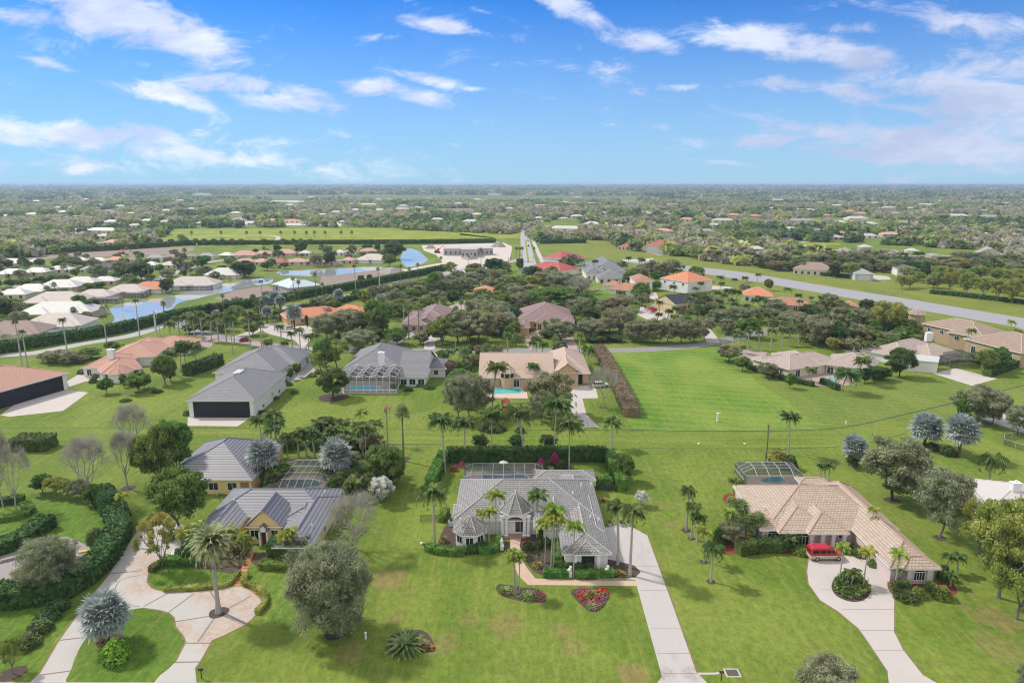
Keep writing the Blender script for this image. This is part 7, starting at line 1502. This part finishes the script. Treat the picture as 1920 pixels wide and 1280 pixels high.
def car(name, label, px, py, ang, col, L=4.6, W_=.92, H=1.45, kind='car', box=False):
    x, y, _ = G(px, py); r = thing(name, label, kind, (x, y, .03), ang); P = plain('paint_'+name+str(int(px)), col, .25, .03, metal=.1, spec=.6)
    m = MB(); h0 = H*.58
    loft(m, [(-L/2, sec(W_*.9, .45, h0*.9)), (-L/2+.25, sec(W_, .28, h0)), (L*.12, sec(W_, .26, h0+.03)), (L/2-.35, sec(W_*.98, .28, h0*.86)), (L/2, sec(W_*.85, .38, h0*.68))]); m.obj('body', P, r)
    m = MB(); a = -L/2+(.15 if box else .5); loft(m, [(a, sec(W_*.88, h0-.05, h0+.05)), (a+.35, sec(W_*.88, h0-.05, H, W_*.72)), (L*.08, sec(W_*.88, h0-.05, H, W_*.74)), (L*.24, sec(W_*.88, h0-.05, h0+.05))]); g_ = m.obj('windows', CARG, r)
    m = MB(); loft(m, [(a+.4, sec(W_*.76, H-.04, H+.03, W_*.70, .05)), (L*.06, sec(W_*.76, H-.04, H+.03, W_*.72, .05))]); m.obj('roof', P, r)
    wheels(r, (-L*.3, L*.31), W_+.01, .33)
    for s in (-1, 1):
        m = MB(); m.box(L/2-.12, s*W_*.62-.15, .55, L/2+.0, s*W_*.62+.15, .7); m.obj('headlight', plain('lamp_glass', (.7, .7, .68), .2), r)
        m = MB(); m.box(-L/2-.01, s*W_*.7-.12, .6, -L/2+.1, s*W_*.7+.12, .8); m.obj('tail_light', plain('tail_red', (.4, .01, .01), .3), r)
    return r
car('parked_car', 'white parked car with black windows beside the yellow blue-roofed house', 349, 1003, .12, (.72, .72, .72))
car('parked_car', 'dark green parked car at the left of the pink paver court', 993, 622, .9, (.03, .05, .04), 4.8, .95, 1.7, box=True)
car('parked_car', 'dark blue-black parked car at the right of the pink paver court', 1063, 619, 1.5, (.02, .02, .035), 4.7, .95, 1.7, box=True)
car('pickup_truck', 'white pickup-like car behind the spreading bare tree by the pale drive', 1126, 725, .3, (.7, .7, .7), 5.2, .98, 1.7, 'truck', True)
car('parked_car', 'dark car on the pale drive among the left lakeside houses', 78, 554, .4, (.03, .03, .03))
car('parked_car', 'white car by the white rust-roofed house', 1121, 546, .2, (.7, .7, .7))
car('parked_car', 'light car at the foot of the grey slate mansion', 1188, 514, .1, (.6, .62, .66)); car('driving_car', 'dark car driving on the boulevard', 991, 462, 1.55, (.04, .03, .04))
car('driving_car', 'small red-brown car far along the boulevard', 988, 470, 1.55, (.12, .03, .03)) if False else None
# conversion van
x, y, _ = G(1546, 1046); r = thing('van', 'red and tan high-roofed van parked in front of the peach-roofed portico', 'van', (x, y, .03), .02)
VR = plain('van_red', (.42, .02, .035), .25, .04, spec=.6); VT = plain('van_tan', (.50, .40, .32), .3, .05); L = 5.5
m = MB(); loft(m, [(-L/2, sec(.98, .45, .92)), (-L/2+.15, sec(1.0, .32, .95)), (L*.30, sec(1.0, .3, .95)), (L/2-.2, sec(.97, .34, .9)), (L/2, sec(.9, .42, .8))]); m.obj('lower_body', VT, r)
m = MB(); loft(m, [(-L/2, sec(.97, .93, 1.9, .86)), (-L/2+.12, sec(.99, .93, 1.95, .87)), (L*.17, sec(.99, .93, 1.95, .87)), (L*.31, sec(.98, .93, 1.25, .95)), (L/2-.15, sec(.94, .9, 1.12)), (L/2, sec(.86, .78, .98))]); b_ = m.obj('body', VR, r)
m = MB(); loft(m, [(-L/2+.05, sec(.82, 1.9, 2.2, .62)), (-L/2+.4, sec(.86, 1.9, 2.42, .66)), (L*.02, sec(.86, 1.9, 2.42, .66)), (L*.16, sec(.84, 1.88, 2.0, .7))]); m.obj('raised_roof', VR, r)
for i, (a, b) in enumerate(((-2.45, -1.45), (-1.25, -.35), (-.2, .5), (.62, 1.05))):
    for s in (-1, 1):
        m = MB(); y1 = s*1.0; y2 = s*.90; pts = [(a, y1, 1.3), (b+(.25 if i == 3 else 0), y1, 1.3), (b, y2+s*.02, 1.82), (a, y2+s*.02, 1.82)]; m.face(pts if s < 0 else pts[::-1]); m.obj('side_window', CARG, r)
m = MB(); m.face([(L*.31+.02, -.84, 1.28), (L*.31+.02, .84, 1.28), (L*.18, .76, 1.9), (L*.18, -.76, 1.9)]); m.obj('windscreen', CARG, r)
m = MB(); m.face([(-L/2-.015, .75, 1.3), (-L/2-.015, -.75, 1.3), (-L/2-.015, -.68, 1.78), (-L/2-.015, .68, 1.78)]); m.obj('rear_window', CARG, r)
m = MB(); m.box(-2.0, -1.02, .86, 1.6, -1.0, .98); m.obj('stripe', plain('stripe_cream', (.6, .52, .42), .4), b_)
for xx, nm in ((-L/2-.1, 'bumper'), (L/2-.02, 'bumper')): m = MB(); m.box(xx, -.95, .4, xx+.14, .95, .58); m.obj(nm, RIM, r)
for s in (-1, 1):
    m = MB(); m.box(L/2-.04, s*.66-.14, .72, L/2+.03, s*.66+.14, .88); m.obj('headlight', plain('lamp_glass', (.7, .7, .68), .2), r)
    m = MB(); m.box(L*.28, s*1.02-.1, 1.3, L*.28+.12, s*1.02+.1, 1.5); m.obj('wing_mirror', VR, r)
wheels(r, (-L*.30, L*.33), 1.02, .38, .26)
# aircraft, red low wing
def plane(label, px, py, ang, col):
    x, y, _ = G(px, py); r = thing('light_aircraft', label, 'aircraft', (x, y, .05), ang); P = plain('paint_aircraft', col, .3, .05); m = MB()
    loft(m, [(-3.4, sec(.12, .95, 1.2, r=.05)), (-1, sec(.45, .8, 1.6)), (.8, sec(.55, .7, 1.7)), (2.2, sec(.5, .75, 1.5)), (2.9, sec(.25, .9, 1.25, r=.08))]); m.obj('fuselage', P, r)
    m = MB(); m.box(-.2, -4.6, .85, 1.3, 4.6, .98); m.obj('wing', P, r); m = MB(); m.box(-3.5, -1.5, 1.1, -2.8, 1.5, 1.17); m.obj('tailplane', P, r); m = MB(); m.box(-3.6, -.05, 1.1, -2.8, .05, 2.2); m.obj('tail_fin', P, r)
    m = MB(); loft(m, [(-.5, sec(.35, 1.5, 1.65)), (.2, sec(.42, 1.5, 2.05, .3)), (.9, sec(.42, 1.5, 1.65))]); m.obj('canopy', CARG, r)
    m = MB(); m.box(2.92, -.06, .3, 2.97, .06, 1.85); m.obj('propeller', BARKD, r)
    for (a, b) in ((.6, -1.2), (.6, 1.2), (2.2, 0)): m = MB(); m.tube([(a, b, .8), (a, b, .25)], .05, 5); m.lathe([(.0, .02), (.22, .1), (.22, .3), (0, .38)], (a, b), 8); m.obj('landing_gear', TYRE, r)
plane('red low-wing light aircraft parked beside the black-roofed yellow hangar', 1222, 583, -.35, (.55, .02, .04))
# mailboxes
def mailbox(label, px, py, col=(.02, .02, .02), h=1.25):
    x, y, _ = G(px, py); r = thing('mailbox', label, 'mailbox', (x, y, 0)); m = MB(); m.tube([(0, 0, 0), (0, 0, h-.1)], .06, 6); m.obj('post', plain('black_iron', (.02, .02, .02), .5), r)
    m = MB(); loft(m, [(-.28, sec(.13, h-.12, h+.18, .09, .05)), (.28, sec(.13, h-.12, h+.18, .09, .05))]); m.obj('box', plain('mailbox_%d' % px, col, .4), r); m = MB(); m.box(-.1, -.16, h+.05, .02, -.135, h+.3); m.obj('flag', plain('flag_red', (.4, .02, .02), .5), r)
mailbox('black mailbox on a post by the end of the stained driveway', 378, 1271); mailbox('dark mailbox on a pale base near the drain grate at the bottom', 1352, 1276, (.03, .03, .03)); mailbox('small mailbox at the street end of the hooped drive in the middle distance', 766, 650)
mailbox('small dark mailbox on the verge across from the turquoise-pool house', 979, 650)
x, y, _ = G(1373, 1261); r = thing('storm_drain', 'rectangular storm drain grate set in concrete near the bottom edge', 'drain', (x, y, .01)); m = MB(); m.box(-.95, -.8, 0, .95, .8, .03); m.obj('surround', CONC, r); m = MB(); m.box(-.75, -.6, .03, .75, .6, .035); g_ = m.obj('grate', plain('grate_dark', (.05, .045, .04), .8), r); m = MB()
for i in range(8): m.box(-.72+.19*i, -.6, .036, -.66+.19*i, .6, .06)
m.obj('bars', plain('grate_rust', (.2, .15, .12), .8), g_)
strip('kerb_strip', [(1309, 1262), (1340, 1262), (1362, 1259)], .35, CONC, .014, 0)
def post(name, label, cat, px, py, h, rad, mat, cap=None):
    x, y, _ = G(px, py); r = thing(name, label, cat, (x, y, 0)); m = MB(); m.tube([(0, 0, -.05), (0, 0, h)], [rad, rad*.85], 8); m.obj('post', mat, r)
    m = MB(); m.lathe([(rad*1.3, h), (rad*1.5, h+.08), (0, h+.14)] if cap is None else cap, (0, 0), 10); m.obj('cap', mat, r); return r
post('well_pipe', 'short white well pipe in the grass right of the domed tree', 'pipe', 686, 1197, .9, .13, WHITE); post('utility_marker', 'white utility marker standing in the open bright lawn', 'marker', 1345, 790, 2.2, .28, WHITE)
post('utility_marker', 'tiny white marker near the swale line at right', 'marker', 1586, 795, .7, .16, WHITE); post('sprinkler_box', 'small white valve on the lawn left of the central house', 'valve', 790, 1020, .25, .16, WHITE)
for lb, px, py in (('white pump box in the grass by the tall palms right of the central house', 1310, 833), ('second white pump box in the swale grass to the right', 1396, 833)): post('pump_box', lb, 'box', px, py, .22, .2, WHITE)
x, y, _ = G(1435, 868); r = thing('dead_palm', 'bare crownless palm trunk beside the yellow-leaved bush', 'dead palm', (x, y, 0)); hh = height_of(1435, 868, 797); m = MB(); m.tube([(0, 0, 0), (.1, 0, hh*.5), (0, 0, hh), (.05, 0, hh+.1)], [.2, .15, .14, .2], 7); m.obj('trunk', BARK, r); m = MB(); m.lathe([(.12, hh-.3), (.3, hh-.1), (.26, hh+.1), (0, hh+.15)], (0, 0), 7); m.obj('stub', BARK, r)
# tall concrete power poles and thin ones
def pole(label, px, py, ty, rad=.32, arm=True):
    x, y, _ = G(px, py); h_ = height_of(px, py, ty); r = thing('power_pole', label, 'power pole', (x, y, 0)); m = MB(); m.tube([(0, 0, 0), (0, 0, h_)], [rad, rad*.6], 8); m.obj('pole', plain('pole_concrete', (.52, .52, .52), .8, .08), r)
    if arm:
        m = MB()
        for k in range(3): m.tube([(0, 0, h_-.5-1.3*k), (1.1, 0, h_-.2-1.3*k)], .09, 5)
        m.obj('insulator_arms', GRAYM, r)
pole('tall white power pole standing at the lake hedge', 294, 634, 582, .45); pole('short companion post right of the tall white power pole', 300, 630, 612, .3, False); pole('tall white power pole near the silver-blue palm by the lake hedge', 525, 583, 535, .4); pole('shorter post beside the power pole near the unfinished house', 529, 583, 560, .3, False)
pole('twin-armed white power pole above the grey trees by the sandy ground', 712, 536, 508, .35); pole('slim power pole left of the boulevard', 953, 506, 482, .35)
for i, (px, py, ty) in enumerate([(15, 476, 446), (33, 474, 446), (53, 472, 448), (86, 468, 448)]): pole(['first', 'second', 'third', 'fourth'][i]+' thin pole from the left edge along the far dirt strip', px, py, ty, .2, False)
pole('distant radio mast on the horizon', 685, 364, 346, 1.2, False)
# statues on pedestals
def statue(label, px, py, lion=True):
    x, y, _ = G(px, py); r = thing('statue', label, 'statue', (x, y, 0)); m = MB(); m.box(-.3, -.3, 0, .3, .3, .7); m.box(-.36, -.36, .7, .36, .36, .8); m.obj('pedestal', WHITE, r); m = MB()
    if lion:
        m.tube([(-.25, 0, .85), (-.15, 0, 1.1), (.1, 0, 1.35), (.15, 0, 1.6)], [.2, .25, .22, .12], 8); m.lathe([(.0, 1.4), (.2, 1.5), (.22, 1.65), (.12, 1.8), (0, 1.84)], (.15, 0), 10)
        for s in (-.12, .12): m.tube([(.22, s, 1.25), (.3, s, .8)], [.09, .08], 6)
    else: m.lathe([(.25, .8), (.22, 1.3), (.28, 1.7), (.12, 1.95), (.15, 2.1), (0, 2.25)], (0, 0), 10)
    m.obj('figure', WHITE, r)
statue('left white lion statue in the hedge below the garage wing', 1068, 1080); statue('right white lion statue in the hedge below the garage wing', 1138, 1079); statue('white figure statue left of the entry walk', 941, 1030, False); statue('white figure statue among the palms right of the entry walk', 1010, 1024, False)
for i, (px, py) in enumerate([(1127, 1003), (1143, 985), (1165, 986), (1178, 985)]):
    x, y, _ = G(px, py); r = thing('planter', ['planter pot at the rear corner of the garage wing', 'planter pot behind the palms on the concrete apron', 'left planter pot of the pair at the top of the drive', 'right planter pot of the pair at the top of the drive'][i], 'planter', (x, y, .02)); m = MB(); m.lathe([(.25, 0), (.42, .5), (.38, .55), (.3, .5)], (0, 0), 12); m.obj('pot', plain('pot_glaze', (.5, .5, .52), .4), r); g3 = np.random.default_rng(i); p, d = in_ball(60, g3, .3); o = link('foliage', quads_mesh('foliage', leaf_quads(p*.4+np.array([0, 0, .8]), .2, d, g=g3), L_GREEN), r)
x, y, _ = G(846, 985); r = thing('air_conditioner', 'white air conditioner unit left of the turret', 'air conditioner', (x, y, 0)); m = MB(); m.box(-.45, -.45, 0, .45, .45, .95); m.obj('casing', plain('ac_grey', (.5, .5, .5), .6), r); m = MB(); m.lathe([(.36, .955), (.36, 1.0), (0, 1.02)], (0, 0), 12); m.obj('fan_grille', DARKG, r)
# umbrella by the cage, rocks
x, y, _ = G(944, 884); r = thing('parasol', 'white parasol inside the rear of the central enclosure', 'parasol', (x, y, 0)); m = MB(); m.tube([(0, 0, 0), (0, 0, 2.6)], .05, 6); m.obj('pole', WHITE, r); m = MB(); m.lathe([(1.0, 2.1), (.5, 2.35), (0, 2.55)], (0, 0), 8); m.obj('canopy', plain('canvas_white', (.55, .48, .46), .8), r)
g3 = np.random.default_rng(4); m = MB()
for i in range(4):
    a = g3.uniform(-.6, .6, 2); rr_ = g3.uniform(.4, .7); n = 7; m.lathe([(rr_, 0), (rr_*.95, rr_*.5), (rr_*.5, rr_*.9), (0, rr_)], (a[0]*1.6, a[1]), n)
o = m.obj('boulders', plain('rock_pale', (.5, .45, .4), .9, .2)); x, y, _ = G(1026, 878); o.location = (x, y, 0); tag(o, 'pale boulders beside the pink bougainvillea', 'rocks')
# playground
x, y, _ = G(948, 773); r = thing('playset', 'brown wooden playset with a roofed tower, slide and swing beam', 'playset', (x, y, .02), .1); WD = plain('play_wood', (.28, .09, .055), .7, .2)
m = MB()
for a in (-.9, .9):
    for b in (-.9, .9): m.box(a-.08, b-.08, 0, a+.08, b+.08, 3.0)
m.box(-1, -1, 1.4, 1, 1, 1.5); m.box(-1, -.98, 1.5, 1, -.92, 2.1); m.obj('tower', WD, r)
m = MB(); m.face([(-1.2, -1.2, 2.95), (1.2, -1.2, 2.95), (0, 0, 4.3)]); m.face([(1.2, -1.2, 2.95), (1.2, 1.2, 2.95), (0, 0, 4.3)]); m.face([(1.2, 1.2, 2.95), (-1.2, 1.2, 2.95), (0, 0, 4.3)]); m.face([(-1.2, 1.2, 2.95), (-1.2, -1.2, 2.95), (0, 0, 4.3)]); m.obj('tower_roof', plain('play_roof', (.42, .1, .07), .6), r)
m = MB(); m.tube([(.9, 0, 2.4), (5.2, 0, 2.4)], .1, 6); m.tube([(5.2, 0, 2.4), (5.6, -1.2, 0)], .08, 6); m.tube([(5.2, 0, 2.4), (5.6, 1.2, 0)], .08, 6); m.obj('swing_beam', BARKD, r)
for xx in (2.2, 3.4):
    m = MB(); m.tube([(xx-.2, 0, 2.4), (xx-.2, 0, .6)], .02, 4); m.tube([(xx+.2, 0, 2.4), (xx+.2, 0, .6)], .02, 4); m.box(xx-.25, -.12, .55, xx+.25, .12, .6); m.obj('swing', BARKD, r)
m = MB(); m.face([(-.4, -1, 1.5), (.4, -1, 1.5), (.4, -3.2, .15), (-.4, -3.2, .15)]); m.face([(.4, -1, 1.8), (.4, -3.2, .35), (.4, -3.2, .15), (.4, -1, 1.5)]); m.face([(-.4, -1, 1.5), (-.4, -3.2, .15), (-.4, -3.2, .35), (-.4, -1, 1.8)]); m.obj('slide', plain('slide_orange', (.5, .12, .05), .4), r)
sheet('play_mulch', [(938, 768), (985, 766), (975, 779), (940, 778)], MULCHR, .02, 2)
# loungers
for i, (px, py) in enumerate([(320, 1046), (329, 1046)]):
    x, y, _ = G(px, py); r = thing('sun_lounger', ['left', 'right'][i]+' white sun lounger beside the parked white car area', 'lounger', (x, y, .02), 1.4); m = MB(); m.box(-.9, -.33, .28, .5, .33, .36); m.obj('seat', WHITE, r); m = MB(); m.face([(.5, -.33, .36), (.5, .33, .36), (1.1, .33, .85), (1.1, -.33, .85)]); m.obj('backrest', WHITE, r)
    for a in (-.8, .4):
        for b in (-.28, .28): m = MB(); m.box(a-.03, b-.03, 0, a+.03, b+.03, .28); m.obj('leg', WHITE, r)
# covered boat / toys on old drive
x, y, _ = G(163, 1044); r = thing('jet_ski', 'white watercraft with yellow and blue patches on the old paved drive', 'watercraft', (x, y, .05), .4); m = MB(); loft(m, [(-1.5, sec(.5, .3, .8)), (0, sec(.6, .2, .9)), (1.2, sec(.45, .3, .85)), (1.9, sec(.1, .5, .75, r=.04))]); m.obj('hull', WHITE, r); m = MB(); loft(m, [(-1.1, sec(.3, .9, 1.2)), (.3, sec(.3, .9, 1.25)), (.7, sec(.2, .85, 1.0))]); m.obj('seat', plain('seat_yellow', (.6, .42, .03), .5), r); m = MB(); m.box(-.2, -.62, .55, .9, -.6, .8); m.obj('decal', plain('decal_blue', (.05, .05, .5), .4), r)
# low stone wall with blocks at left
m = MB(); g3 = np.random.default_rng(9)
for i in range(14):
    t = i/13; x, y, _ = G(-10+115*t, 1058-30*t); s = g3.uniform(.35, .5); m.obox((x-.4, y-.25), (.93, .37), (-.37, .93), .9, .55, 0, s)
o = m.obj('stone_wall', plain('stone_grey', (.3, .28, .27), .9, .25)); tag(o, 'low rough stone block wall along the old paved drive', 'wall')
# chain-link fence at right, fences at pool corners
def fence(label, pts, h, mat, n=2.4, name='wire_fence'):
    P = [Vector(G(*p)[:2]) for p in pts]; c = P[0]; r = thing(name, label, 'fence', (c.x, c.y, 0)); m = MB(); s = MB()
    for a, b in zip(P[:-1], P[1:]):
        k = max(1, int((b-a).length/n))
        for i in range(k+1): q = a+(b-a)*i/k-c; m.tube([(q.x, q.y, 0), (q.x, q.y, h)], .04, 5)
        u, v = a-c, b-c; m.tube([(u.x, u.y, h), (v.x, v.y, h)], .03, 4); s.face([(u.x, u.y, .05), (v.x, v.y, .05), (v.x, v.y, h), (u.x, u.y, h)])
    m.obj('frame', mat, r); s.obj('wire_mesh', screenm(), r)
fence('pale chain-link fence corner at the right edge of the photo', [(1925, 815), (1882, 825), (1882, 834), (1925, 848)], 1.5, plain('galvanised', (.5, .5, .5), .5))
fence('dark fence panel joining the hedges right of the central house', [(1120, 920), (1147, 920)], 1.5, plain('black_iron', (.02, .02, .02), .5)); fence('dark fence panel left of the central house', [(788, 978), (846, 976)], 1.3, plain('black_iron', (.02, .02, .02), .5))
# construction machines and gravel piles
def digger(label, px, py, col, s=1.):
    x, y, _ = G(px, py); r = thing('excavator', label, 'excavator', (x, y, 0)); r.scale = (s, s, s); P = plain('digger_%d' % px, col, .5)
    for b in (-1.1, 1.1): m = MB(); m.box(-1.8, b-.3, 0, 1.8, b+.3, .8); m.obj('track', TYRE, r)
    m = MB(); m.box(-1.6, -1.2, .9, 1.2, 1.2, 2.0); m.box(.2, -1.1, 2.0, 1.2, 0, 3.0); m.obj('cab', P, r); m = MB(); m.tube([(1, .4, 1.8), (3.5, .4, 4.6), (6, .4, 2.2)], [.28, .25, .18], 6); m.obj('boom', P, r); m = MB(); m.box(5.6, 0, 1.2, 6.5, .8, 2.2); m.obj('bucket', GRAYM, r)
digger('yellow excavator on the far dirt strip at left', 228, 476, (.6, .4, .03), 1.3); digger('red machine beside the block building shell', 820, 474, (.5, .05, .04), 1.4)
def pile(label, px, py, w, h_):
    x, y, _ = G(px, py); m = MB(); n = 20; g3 = np.random.default_rng(px); W_ = w*ZC(x, y)/FPX/2
    rings = [(1, 0), (.75, .3), (.5, .62), (.25, .88), (.0, 1)]
    for i in range(4):
        for k in range(n):
            q = []
            for (rr_, zz), kk in ((rings[i], k), (rings[i], k+1), (rings[i+1], k+1), (rings[i+1], k)): a = 2*math.pi*(kk % n)/n; f = 1+.15*math.sin(3*a+px)+.1*math.sin(7*a); q.append((W_*rr_*f*math.cos(a), W_*.7*rr_*f*math.sin(a), h_*zz))
            m.face(q)
    o = m.obj('gravel_pile', plain('gravel_grey', (.30, .28, .26), .9, .2)); o.location = (x, y, 0); tag(o, label, 'gravel pile')
pile('grey gravel pile at the top right of the sandy construction ground', 935, 463, 28, 6); pile('grey gravel pile in front of the block building shell', 880, 486, 30, 4); pile('low grey gravel pile left of the block building shell', 808, 466, 22, 4); pile('long pale gravel heap by the lake hedge', 735, 511, 50, 4)
for i, (px, py) in enumerate([(1670, 552), (1681, 551), (1690, 551)]):
    x, y, _ = G(px, py); r = thing('runway_light', ['left', 'middle', 'right'][i]+' of three small light units on the runway grass', 'runway light', (x, y, 0)); m = MB(); m.tube([(0, 0, 0), (0, 0, .9)], .12, 6); m.obj('stand', WHITE, r); m = MB(); m.box(-.7, -.4, .9, .7, .4, 1.5); m.obj('lamp_box', GRAYM, r)

for i, (px, py, an, cl, lb) in enumerate([(110, 590, .3, (.5, .5, .52), 'silver car in front of the big white-roofed lakeside houses'), (270, 520, .2, (.6, .6, .6), 'white car on the street between the left neighbourhood rows'), (352, 506, 1.0, (.05, .08, .2), 'blue car on the curving neighbourhood street'), (812, 624, .6, (.4, .38, .36), 'beige car on the court of the arched-window house'), (1168, 547, .3, (.1, .1, .1), 'black car near the white rust-roofed house'), (1640, 656, .3, (.5, .5, .5), 'silver car on the drive behind the cream tan-roofed house'), (545, 617, .2, (.7, .7, .7), 'white car on the oval court of the golden house'), (990, 452, 1.5, (.6, .6, .6), 'white car far along the boulevard'), (460, 640, .2, (.3, .03, .03), 'dark red car on the street among royal palms')]):
    car('parked_car', lb, px, py, an, cl)
# ---------------------------------------------------------------- labels for everything not named by hand
ORD = ['leftmost', 'second', 'third', 'fourth', 'fifth', 'sixth', 'seventh', 'eighth', 'ninth', 'tenth', 'eleventh', 'twelfth', 'thirteenth', 'fourteenth', 'fifteenth', 'sixteenth', 'seventeenth', 'eighteenth', 'nineteenth', 'twentieth', 'twenty-first', 'twenty-second', 'twenty-third', 'twenty-fourth', 'twenty-fifth', 'twenty-sixth', 'twenty-seventh', 'twenty-eighth', 'twenty-ninth', 'thirtieth']
from collections import defaultdict
grp = defaultdict(list)
for (o, desc, key, H, W) in ALL:
    x, y = o.location.x, o.location.y; px, py = PX(x, y)
    best = min(LM, key=lambda l: (l[1]-px)**2+(2.2*(l[2]-py))**2 if (abs(l[1]-px)+abs(l[2]-py)) > 4 else 1e9)
    dx, dy = px-best[1], (py-best[2])*2.2
    rel = ('just right of' if dx > 0 else 'just left of') if abs(dx) > abs(dy) else ('in front of' if dy > 0 else 'behind')
    if math.hypot(dx, dy) > 110: rel = {'just right of': 'well right of', 'just left of': 'well left of', 'in front of': 'well in front of', 'behind': 'far behind'}[rel]
    grp[(desc, rel, best[0])].append((px, o))
for (desc, rel, lm), L in grp.items():
    L.sort(key=lambda t: t[0])
    if len(L) > 30:
        nr = []
        L.sort(key=lambda t: t[1].location.y); kk = -(-len(L)//28)
        rows = [L[i*len(L)//kk:(i+1)*len(L)//kk] for i in range(kk)]
    else: rows = [L]
    for ri, row in enumerate(rows):
        row.sort(key=lambda t: t[0]); rn = '' if len(rows) == 1 else ['front-row ', 'second-row ', 'third-row ', 'fourth-row ', 'fifth-row ', 'sixth-row '][min(ri, 5)]
        for i, (px, o) in enumerate(row):
            if len(row) == 1: s = '%s%s %s %s' % (rn, desc, rel, lm)
            elif len(row) == 2: s = '%s of two: %s%s %s %s' % ('left' if i == 0 else 'right', rn, desc, rel, lm)
            else: s = '%s%s %s%s %s %s' % (ORD[i], '' if i == 0 else ' from left:', rn, desc, rel, lm)
            if len(s.split()) > 16: s = s.replace(' well ', ' ')
            o['label'] = s
    if len(L) > 1:
        for px, o in L:
            if not o.get('group'): o['group'] = desc+'s '+rel+' '+lm
add_haze(1.1e-4)
